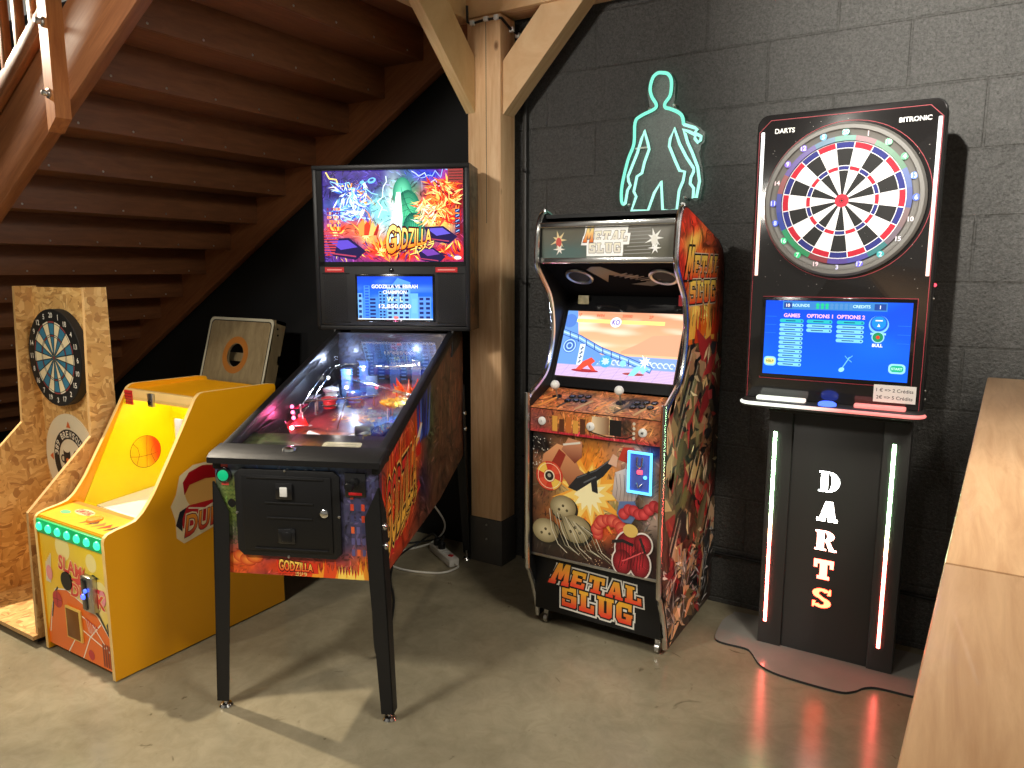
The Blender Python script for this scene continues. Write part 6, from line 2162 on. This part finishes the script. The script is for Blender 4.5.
# kick panel logo
a = Art(MW, .24)
GK = lambda u, v: mixc(rgb(236, 64, 44), rgb(238, 176, 50), min(1, max(0, (v - .12) * 1.5)))
PALE_ = rgb(226, 222, 210)
a.slab('METAL', [(.075, .13), (.475, .115), (.47, .185), (.10, .20)], GK, rgb(22, 16, 14), .08, PALE_, .17)
a.slab('SLUG', [(.125, .035), (.435, .025), (.435, .11), (.125, .12)], GK, rgb(22, 16, 14), .08, PALE_, .17)
a.slab('METAL', [(.075, .13), (.475, .115), (.47, .185), (.10, .20)], GK, rgb(22, 16, 14), .08)
a.slab('M', [(.06, .12), (.155, .12), (.17, .215), (.105, .215)], GK, rgb(22, 16, 14), .07)
a.build('kick_panel_logo', 'print', ac, (IX0, 2.535, .085), (1, 0, 0), (0, 0, 1))
# coin slot with blue light frame
cs = MB().box(IX1 - .125, IX1 - .035, 2.506, 2.519, .665, .815, .004).build('coin_slot', plain('blue_coin_panel', rgb(80, 100, 190), .3, var=.1), ac)
fr = MB()
for q in ((IX1 - .128, IX1 - .119, .66, .82), (IX1 - .041, IX1 - .032, .66, .82)):
    fr.box(q[0], q[1], 2.499, 2.507, q[2], q[3], .002)
fr.box(IX1 - .128, IX1 - .032, 2.499, 2.507, .66, .669, .002)
fr.box(IX1 - .128, IX1 - .032, 2.499, 2.507, .811, .82, .002)
fr.build('light_frame', 'cyan_led', cs)
MB().tube([(IX1 - .09, 2.503, .80), (IX1 - .09, 2.499, .77), (IX1 - .08, 2.497, .76), (IX1 - .07, 2.499, .77), (IX1 - .07, 2.503, .80)], .004, 8).build('coin_entry', 'chrome', cs)
MB().tube([(IX1 - .09, 2.503, .70), (IX1 - .08, 2.494, .685), (IX1 - .07, 2.503, .70)], .004, 8).build('coin_return', 'chrome', cs)
MB().box(IX1 - .09, IX1 - .07, 2.50, 2.507, .735, .75, .002).build('coin_lamp', 'red_led', cs)
MB().ball((IX1 - .058, 2.503, .725), .007, 10).build('coin_lamp', 'cyan_led', cs)
for x in (IX0 + .03, IX1 - .022):
    MB().cyl((x - .008, 2.585, .022), (x + .008, 2.585, .022), .022, n=18).box(x - .01, x + .01, 2.575, 2.595, .025, .08).build('caster', 'steel', ac)
for x in (IX0 + .03, IX1 - .022):
    MB().cyl((x - .008, 3.08, .022), (x + .008, 3.08, .022), .022, n=18).box(x - .012, x + .012, 3.07, 3.1, .03, .08).build('caster', 'steel', ac)

for o in list(ac.children):
    if o.name.split('.')[0] in ('control_box', 'control_art', 'control_front_art', 'start_button', 'play_button', 'joystick_plate', 'front_door', 'door_trim', 'door_art', 'coin_slot'):
        for q in [o] + list(o.children):
            q.data.transform(Matrix.Translation((0, -.016, 0)))

# ================================================================== NEON FIGURE SIGN
ne = thing('neon_sign', 'turquoise neon outline of a standing figure on clear acrylic on the wall', 'neon sign', (-1.17, 3.12, 2.0))
NB = [(-1.348, 1.789), (-1.344, 1.86), (-1.318, 1.958), (-1.295, 2.026), (-1.292, 2.124), (-1.269, 2.146), (-1.221, 2.165), (-1.234, 2.224), (-1.23, 2.281), (-1.2, 2.313), (-1.165, 2.314), (-1.132, 2.301), (-1.111, 2.265), (-1.11, 2.204), (-1.117, 2.163), (-1.081, 2.14), (-1.059, 2.1), (-1.003, 2.071), (-0.977, 2.045), (-0.976, 2.008), (-0.99, 1.995), (-0.999, 1.963), (-0.982, 1.905), (-0.974, 1.847), (-0.984, 1.781), (-1.001, 1.767), (-1.032, 1.783), (-1.062, 1.765), (-1.076, 1.722), (-1.133, 1.722), (-1.182, 1.733), (-1.219, 1.726), (-1.296, 1.729), (-1.313, 1.757), (-1.341, 1.76)]
MB().prism(NB, lambda a_, b_, d: (a_, d, b_), 3.126, 3.13).build('acrylic_backing', 'acrylic', ne, angle=0)
NO = [(-1.33, 1.768), (-1.34, 1.788), (-1.338, 1.854), (-1.313, 1.958), (-1.287, 2.025), (-1.284, 2.113), (-1.258, 2.138), (-1.198, 2.16), (-1.19, 2.179), (-1.21, 2.211), (-1.219, 2.246), (-1.209, 2.287), (-1.189, 2.304), (-1.165, 2.303), (-1.142, 2.295), (-1.127, 2.272), (-1.125, 2.234), (-1.131, 2.204), (-1.151, 2.178), (-1.148, 2.161), (-1.127, 2.153), (-1.091, 2.135), (-1.073, 2.116), (-1.066, 2.084)]
NI = [(-1.066, 2.084), (-1.018, 2.066), (-1.007, 2.058), (-1.017, 2.047), (-1.007, 2.039), (-0.989, 2.028), (-0.991, 2.014), (-1.002, 2.005), (-1.016, 2.023), (-1.014, 2.037), (-1.042, 2.053), (-1.068, 2.063), (-1.057, 2.043), (-1.046, 2.009), (-1.024, 1.965), (-0.999, 1.906), (-0.989, 1.848), (-1.0, 1.782), (-1.014, 1.781), (-1.013, 1.821), (-1.029, 1.841), (-1.027, 1.865), (-1.016, 1.888), (-1.016, 1.902), (-1.048, 1.948), (-1.081, 2.007), (-1.106, 2.072), (-1.123, 2.03), (-1.126, 2.002), (-1.099, 1.942), (-1.077, 1.897), (-1.054, 1.891), (-1.06, 1.853), (-1.076, 1.815), (-1.084, 1.734), (-1.147, 1.737), (-1.157, 1.858), (-1.187, 1.811), (-1.214, 1.736), (-1.291, 1.74), (-1.27, 1.8), (-1.282, 1.821), (-1.269, 1.885), (-1.246, 1.898), (-1.236, 1.942), (-1.216, 1.995), (-1.222, 2.02), (-1.24, 2.075), (-1.252, 2.042), (-1.27, 1.984), (-1.311, 1.888), (-1.308, 1.868), (-1.299, 1.849), (-1.312, 1.828), (-1.321, 1.772), (-1.33, 1.768)]
MB().tube(smooth_path([(x, 3.119, z_) for x, z_ in NO], 4), .0072, 8).build('outer_tube', 'neon', ne)
MB().tube([(x, 3.119, z_) for x, z_ in NI], .0066, 8).build('inner_tube', 'neon_pale', ne)
MB().tube([(-1.278, 3.119, 2.003), (-1.25, 3.117, 2.004), (-1.218, 3.119, 2.004)], .004, 6).build('arm_band', plain('pale_band', rgb(226, 226, 216), .4, var=.03), ne)
for x, z_ in ((-1.222, 2.165), (-1.112, 2.168), (-1.305, 1.765), (-1.052, 1.785)):
    MB().lathe([(.007, 0), (.007, .004), (.004, .006), (.001, .0065)], (x, 3.126, z_), 'y', 12).cyl((x, 3.13, z_), (x, 3.15, z_), .005, n=10).build('stand_off', 'steel', ne)

# ================================================================== ELECTRONIC DARTS MACHINE
dm = thing('electronic_darts_machine', 'tall black electronic darts machine with lit board, blue screen and glowing strips', 'darts machine', (-0.39, 2.95, 0))
HX0, HX1, HY = -0.686, -0.092, 2.80


def rounded(x0, x1, z0, z1, rt, rb):
    pts = []
    for cx_, cz_, r_, a0 in ((x1 - rb, z0 + rb, rb, -90), (x1 - rt, z1 - rt, rt, 0), (x0 + rt, z1 - rt, rt, 90), (x0 + rb, z0 + rb, rb, 180)):
        for k in range(7):
            an = R(a0 + 15 * k)
            pts.append((cx_ + r_ * math.cos(an), cz_ + r_ * math.sin(an)))
    return pts


hd = MB().prism(rounded(HX0, HX1, 1.006, 2.026, .04, .008), lambda a_, b_, d: (a_, d, b_), 2.812, 2.90, .004).build('head', 'black', dm)
rear = MB().prism(rounded(HX0 + .03, HX1 - .03, 1.006, 1.99, .04, .008), lambda a_, b_, d: (a_, d, b_), 2.90, 3.06, .004).build('rear_housing', 'black', dm)
fp = MB().prism(rounded(HX0 + .004, HX1 - .004, 1.009, 2.022, .04, .006), lambda a_, b_, d: (a_, d, b_), 2.80, 2.812, .002).build('front_plate', plain('black_glossy_front', (.014, .013, .013), .13, coat=.6, bump=.03, bscale=40), dm)
a = Art(HX1 - HX0, 1.04)
RED = rgb(150, 40, 52)
W_ = HX1 - HX0
for q in ([(.012, .02), (.012, .98), (.05, 1.018), (W_ - .05, 1.018), (W_ - .012, .98), (W_ - .012, .02)], [(.055, .1), (.055, .40), (W_ - .04, .40), (W_ - .04, .1), (.055, .1)]):
    a.line(q, .0022, RED)
a.ring(.305, .729, .264, .266, 0, 360, RED, 60)
for s_, x, z_, hh in (('DARTS', .098, .972, .0155), ('BITRONIC', .503, .972, .0145)):
    a.label(s_, x, z_, hh, rgb(244, 244, 240), .025)
rnd = random.Random(2)
a.layer()
for k in range(90):
    x, y = rnd.uniform(.02, W_ - .02), rnd.uniform(.42, 1.01)
    a.disc(x, y, rnd.uniform(.0006, .0017), rgb(150, 146, 140), n=5, new=False)
a.build('front_lines', 'print_matte', fp, (HX0, HY, .985), (1, 0, 0), (0, 0, 1))


def strip_mat(name, z0, z1, top, bot, k):
    m, nt, b = new_mat(name)
    tc = nt.nodes.new('ShaderNodeNewGeometry')
    sx = nt.nodes.new('ShaderNodeSeparateXYZ')
    mr = nt.nodes.new('ShaderNodeMapRange')
    mr.inputs['From Min'].default_value = z0
    mr.inputs['From Max'].default_value = z1
    r = nt.nodes.new('ShaderNodeValToRGB')
    r.color_ramp.elements[0].position = .42
    r.color_ramp.elements[1].position = .62
    r.color_ramp.elements[0].color = (*bot, 1)
    r.color_ramp.elements[1].color = (*top, 1)
    nt.links.new(tc.outputs['Position'], sx.inputs[0])
    nt.links.new(sx.outputs[2], mr.inputs['Value'])
    nt.links.new(mr.outputs[0], r.inputs['Fac'])
    nt.links.new(r.outputs['Color'], b.inputs['Emission Color'])
    b.inputs['Emission Strength'].default_value = k
    b.inputs['Base Color'].default_value = (.1, .1, .1, 1)
    return m


M['strip_low'] = strip_mat('led_strip_lower', .1, .87, (.5, 1, .5), (1, .12, .09), 34)
M['strip_head'] = strip_mat('led_strip_head', 1.46, 1.97, (1, .98, .95), (1, .62, .5), 1.7)
for x, z0, z1 in ((-.662, 1.46, 1.965), (-.112, 1.46, 1.965)):
    MB().box(x - .0055, x + .0055, HY - .004, HY + .002, z0, z1, .002).build('light_strip', 'strip_head', dm)
# board
BC = Vector((-.386, HY, 1.714))
MB().lathe([(.256, 0), (.256, .02), (.248, .03), (.236, .03), (.232, .022), (.215, .014), (.196, .014), (.196, 0)], BC, 'y', 64).build('board_surround', plain('grey_board_ring', rgb(108, 106, 102), .5, coat=.05, var=.04), dm)
MB().lathe([(.2, 0), (.2, .015), (.001, .015)], BC, 'y', 64).build('board_core', 'black', dm)
a = Art(.4, .4)
cx = cy = .2
B_, R_, W3, K_ = rgb(36, 42, 118), rgb(184, 22, 46), rgb(236, 236, 238), rgb(24, 24, 24)
a.disc(cx, cy, .196, rgb(235, 235, 238), n=60)
a.layer()
for k in range(20):
    am = 90 - 18 * k
    c1_, c2_ = (K_, B_) if k % 2 == 0 else (W3, R_)
    a.ring(cx, cy, .022, .1, am - 8.6, am + 8.6, c1_, 4, new=False)
    a.ring(cx, cy, .1025, .1145, am - 8.2, am + 8.2, c2_, 4, new=False)
    a.ring(cx, cy, .117, .172, am - 8.7, am + 8.7, c1_, 4, new=False)
    a.ring(cx, cy, .1745, .193, am - 8.5, am + 8.5, c2_, 4, new=False)
a.disc(cx, cy, .022, rgb(214, 40, 60))
a.ring(cx, cy, .0065, .0085, 0, 360, rgb(70, 20, 26), 20)
a.disc(cx, cy, .004, rgb(60, 20, 24))
a.build('scoring_face', print_mat('lifted_dartboard_print', .75, 0, glow=.08), dm, (BC.x - .2, HY - .015, BC.z - .2), (1, 0, 0), (0, 0, 1))  # slight emission added to lift the brightness of the printed segments
HUES = {20: (60, 220, 190), 1: (200, 90, 110), 18: (60, 200, 130), 4: (50, 190, 120), 13: (80, 140, 255), 6: (70, 110, 240), 10: (196, 150, 150), 15: (180, 150, 170), 2: (60, 190, 190), 17: (120, 110, 240), 3: (130, 100, 220), 19: (210, 70, 80), 7: (50, 210, 130), 16: (40, 220, 140), 8: (50, 90, 230), 11: (90, 100, 230), 14: (220, 100, 100), 9: (130, 90, 220), 12: (120, 80, 220), 5: (60, 170, 220)}
a = Art(.5, .5)
cx = cy = .25
a.layer()
for k in range(20):
    am = 90 - 18 * k
    c = rgb(*HUES[NUMS[k]])
    a.ring(cx, cy, .1965, .2135, am - 9, am + 9, tuple(v * .28 for v in c), 4, new=False)
a.layer()
for k in range(20):
    an = R(90 - 18 * k)
    x, y = cx + .2245 * math.cos(an), cy + .2245 * math.sin(an)
    if NUMS[k] not in (10, 15, 19, 1, 14, 3):
        a.disc(x, y, .0115, tuple(v * .7 for v in rgb(*HUES[NUMS[k]])), n=16, new=False)
for k in range(20):
    an = R(90 - 18 * k)
    x, y = cx + .2245 * math.cos(an), cy + .2245 * math.sin(an)
    a.label(str(NUMS[k]), x, y - .007, .0145, mixc(rgb(*HUES[NUMS[k]]), (1, 1, 1), .55), .03)
a.build('number_ring', print_mat('glowing_numbers', .4, 0, glow=1.0, base=.4), dm, (BC.x - .25, HY - .0235, BC.z - .25), (1, 0, 0), (0, 0, 1))
# screen
SX0, SX1, SZ0, SZ1 = -.621, -.145, 1.102, 1.371
MB().box(SX0 - .012, SX1 + .012, HY - .003, HY + .002, SZ0 - .012, SZ1 + .012, .001).build('screen_bezel', 'black_gloss', dm)
SW, SH = SX1 - SX0, SZ1 - SZ0
a = Art(SW, SH)
a.grid(lambda x, y: mixc(mixc(rgb(0, 96, 246), rgb(0, 72, 222), y), rgb(10, 120, 255), max(0, noise.noise(Vector((x * 2, y * 2, 7))))), 24, 14)
for k in range(3):
    a.rect(.002, .15 + .03 * k, .04, .152 + .03 * k, rgb(30, 110, 240), new=(k == 0))
    a.rect(SW - .04, .13 + .03 * k, SW - .002, .132 + .03 * k, rgb(30, 110, 240), new=False)
a.rect(.06, .238, .40, .267, rgb(56, 130, 200))
a.rect(.064, .242, .092, .263, rgb(30, 70, 150))
a.rect(.36, .242, .396, .263, rgb(30, 70, 150))
a.label('10', .078, .247, .011, rgb(250, 240, 220), .03)
a.label('ROUNDS', .122, .248, .010, rgb(190, 235, 255), .03)
a.label('CREDITS', .32, .248, .010, rgb(190, 235, 255), .03)
a.label('1', .378, .247, .011, rgb(250, 250, 250), .03)
for k in range(8):
    c = rgb(30, 200, 140) if k < 3 else rgb(80, 140, 200)
    a.disc(.178 + k * .0155, .256, .006, c, new=(k == 0))
    a.rect(.173 + k * .0155, .242, .183 + k * .0155, .25, c, new=False)
for s_, x, xw, n_, top in (('GAMES', .093, .082, 11, .21), ('OPTIONS 1', .187, .085, 3, .21), ('OPTIONS 2', .288, .088, 5, .21)):
    a.label(s_, x, top, .0125, rgb(250, 190, 220), .035)
    for k in range(n_):
        y = top - .0195 - k * .0158
        a.rrect(x - xw / 2, y, x + xw / 2, y + .0125, .006, rgb(40, 190, 190) if k == 0 else rgb(130, 210, 244), new=(k == 0))
    for k in range(n_):
        y = top - .0195 - k * .0158
        a.rect(x - xw * (.24 + .04 * (k % 3)), y + .0045, x + xw * (.16 + .05 * (k % 2)), y + .0078, rgb(20, 70, 130), new=(k == 0))
        a.disc(x + xw * .42, y + .006, .003, rgb(20, 80, 150), n=8, new=False)
a.disc(.377, .193, .031, rgb(130, 200, 244))
a.disc(.377, .197, .027, rgb(20, 90, 210))
a.disc(.377, .199, .022, rgb(20, 140, 220))
a.poly([(.372, .186), (.382, .186), (.377, .197)], WHI)
a.rect(.366, .205, .388, .209, WHI)
a.rect(.353, .158, .401, .165, rgb(150, 215, 244))
a.disc(.377, .15, .02, rgb(150, 215, 244))
a.disc(.377, .15, .0165, rgb(30, 140, 90))
a.disc(.377, .15, .006, rgb(220, 60, 40))
a.label('BULL', .377, .117, .010, WHI, .04)
a.rrect(.003, .03, .046, .064, .012, rgb(150, 220, 240))
a.rrect(.008, .036, .041, .058, .009, rgb(226, 220, 140))
a.label('HELP', .0245, .043, .008, rgb(120, 110, 60), .02)
a.rrect(SW - .06, .028, SW - .008, .062, .012, rgb(150, 220, 240))
a.rrect(SW - .054, .034, SW - .014, .056, .009, rgb(20, 180, 140))
a.label('START', SW - .034, .041, .008, rgb(200, 250, 230), .02)
a.line([(.27, .035), (.285, .062), (.292, .076)], .003, rgb(110, 200, 240))
a.disc(.269, .031, .010, rgb(150, 220, 245), .0075, rot=.6)
for q in ((.3, .06), (.278, .08), (.302, .082)):
    a.line([(.288, .069), q], .002, rgb(110, 200, 240))
a.build('menu_screen', 'screen', dm, (SX0, HY - .003, SZ0), (1, 0, 0), (0, 0, 1))
# shelf
spts = []
sx0, sx1 = HX0 + .005, HX1 + .008
for k in range(7):
    an = R(180 + 15 * k)
    spts.append((sx0 + .045 + .045 * math.cos(an), 2.76 + .045 * math.sin(an) * .9))
for k in range(7):
    an = R(270 + 15 * k)
    spts.append((sx1 - .045 + .045 * math.cos(an), 2.76 + .045 * math.sin(an) * .9))
spts += [(sx1, 2.86), (sx0, 2.86)]
sh = MB().prism(spts, lambda a_, b_, d: (a_, b_, d), .985, 1.008, .003).build('shelf', 'dark_panel', dm)


def shelf_strip_mat():
    m, nt, b = new_mat('shelf_edge_light')
    tc = nt.nodes.new('ShaderNodeNewGeometry')
    sx = nt.nodes.new('ShaderNodeSeparateXYZ')
    mr = nt.nodes.new('ShaderNodeMapRange')
    mr.inputs['From Min'].default_value = HX0
    mr.inputs['From Max'].default_value = HX1
    r = nt.nodes.new('ShaderNodeValToRGB')
    r.color_ramp.elements[0].position = .3
    r.color_ramp.elements[1].position = .6
    r.color_ramp.elements[0].color = (.95, 1, .86, 1)
    r.color_ramp.elements[1].color = (1, .2, .17, 1)
    nt.links.new(tc.outputs['Position'], sx.inputs[0])
    nt.links.new(sx.outputs[0], mr.inputs['Value'])
    nt.links.new(mr.outputs[0], r.inputs['Fac'])
    nt.links.new(r.outputs['Color'], b.inputs['Emission Color'])
    b.inputs['Emission Strength'].default_value = 1.1
    b.inputs['Base Color'].default_value = (.2, .2, .2, 1)
    return m


M['shelf_light'] = shelf_strip_mat()
edge = [(x, y, .999) for x, y in spts[:14]]
MB().tube(edge, .0065, 8).build('edge_light', 'shelf_light', sh)
for x0, x1 in ((-.63, -.46), (-.30, -.14)):
    MB().box(x0, x1, 2.755, 2.785, 1.008, 1.022, .004).build('lit_bar', 'shelf_light', sh)
MB().lathe([(.03, 0), (.03, .008), (.022, .013), (.001, .014)], (-.385, 2.755, 1.008), 'z', 24).build('blue_button', 'blue_led', sh)
a = Art(.13, .06)
a.rect(0, 0, .13, .06, rgb(236, 232, 226))
a.label('1 € => 2 Crédits', .065, .036, .0125, rgb(60, 50, 50), .01)
a.label('2€ => 5 Crédits', .065, .011, .0125, rgb(60, 50, 50), .01)
a.build('price_sticker', 'print', dm, (-.245, HY - .003, 1.030), (1, 0, 0), (0, 0, 1))
# stand
for x0, x1 in ((-.603, -.515), (-.207, -.121)):
    MB().box(x0, x1, 2.868, 2.99, .006, .956, .003).build('stand_column', 'dark_panel', dm)
MB().box(-.515, -.207, 2.878, 2.895, .006, .956, .001).build('stand_panel', 'dark_panel', dm)
MB().box(-.60, -.125, 2.83, 3.0, .955, .986, .003).build('stand_top', 'black', dm)
for x in (-.577, -.171):
    MB().box(x - .0055, x + .0055, 2.864, 2.87, .1, .87, .002).build('light_strip', 'strip_low', dm)
a = Art(.12, .57)
cols = [(2, 2.1, 2), (2, 1.8, 1.6), (2.2, .9, .7), (2.2, .22, .14), (2.2, .16, .07)]
for i, chh in enumerate('DARTS'):
    z_ = .474 - i * .1145
    a.slab(chh, [(.025, z_), (.098, z_), (.098, z_ + .078), (.025, z_ + .078)], cols[i], fat={'S': SLAB_FAT_S})
a.build('stand_lettering', print_mat('glowing_letters', .4, 0, glow=5), dm, (-.438, 2.878, .186), (1, 0, 0), (0, 0, 1))
# foot plate
fpts = smooth_path([(-.77, 2.97, 0), (-.76, 2.83, 0), (-.73, 2.785, 0), (-.63, 2.785, 0), (-.598, 2.76, 0), (-.55, 2.69, 0), (-.47, 2.655, 0), (-.28, 2.65, 0), (-.225, 2.68, 0), (-.195, 2.725, 0), (-.15, 2.75, 0), (-.03, 2.758, 0), (.0, 2.80, 0), (.0, 3.0, 0), (-.03, 3.07, 0), (-.1, 3.085, 0), (-.68, 3.085, 0), (-.75, 3.05, 0), (-.77, 2.97, 0)], 5)[:-1]
MB().prism([(p.x, p.y) for p in fpts], lambda a_, b_, d: (a_, b_, d), 0.0, .009, 0, mi=0, mi_side=1).build('foot_plate', [plain('glossy_grey_plate', (.26, .245, .215), .2, metal=0, coat=.35, var=.06), 'rubber'], dm)
MB().ball((HX1 + .002, 2.86, 1.43), .006, 10).build('side_lamp', 'red_led', dm)
for z_ in (1.385, 1.07, 1.04):
    MB().lathe([(.006, 0), (.005, .003), (.001, .004)], (HX1, 2.86, z_), 'x', 10).build('side_screw', 'steel', dm)
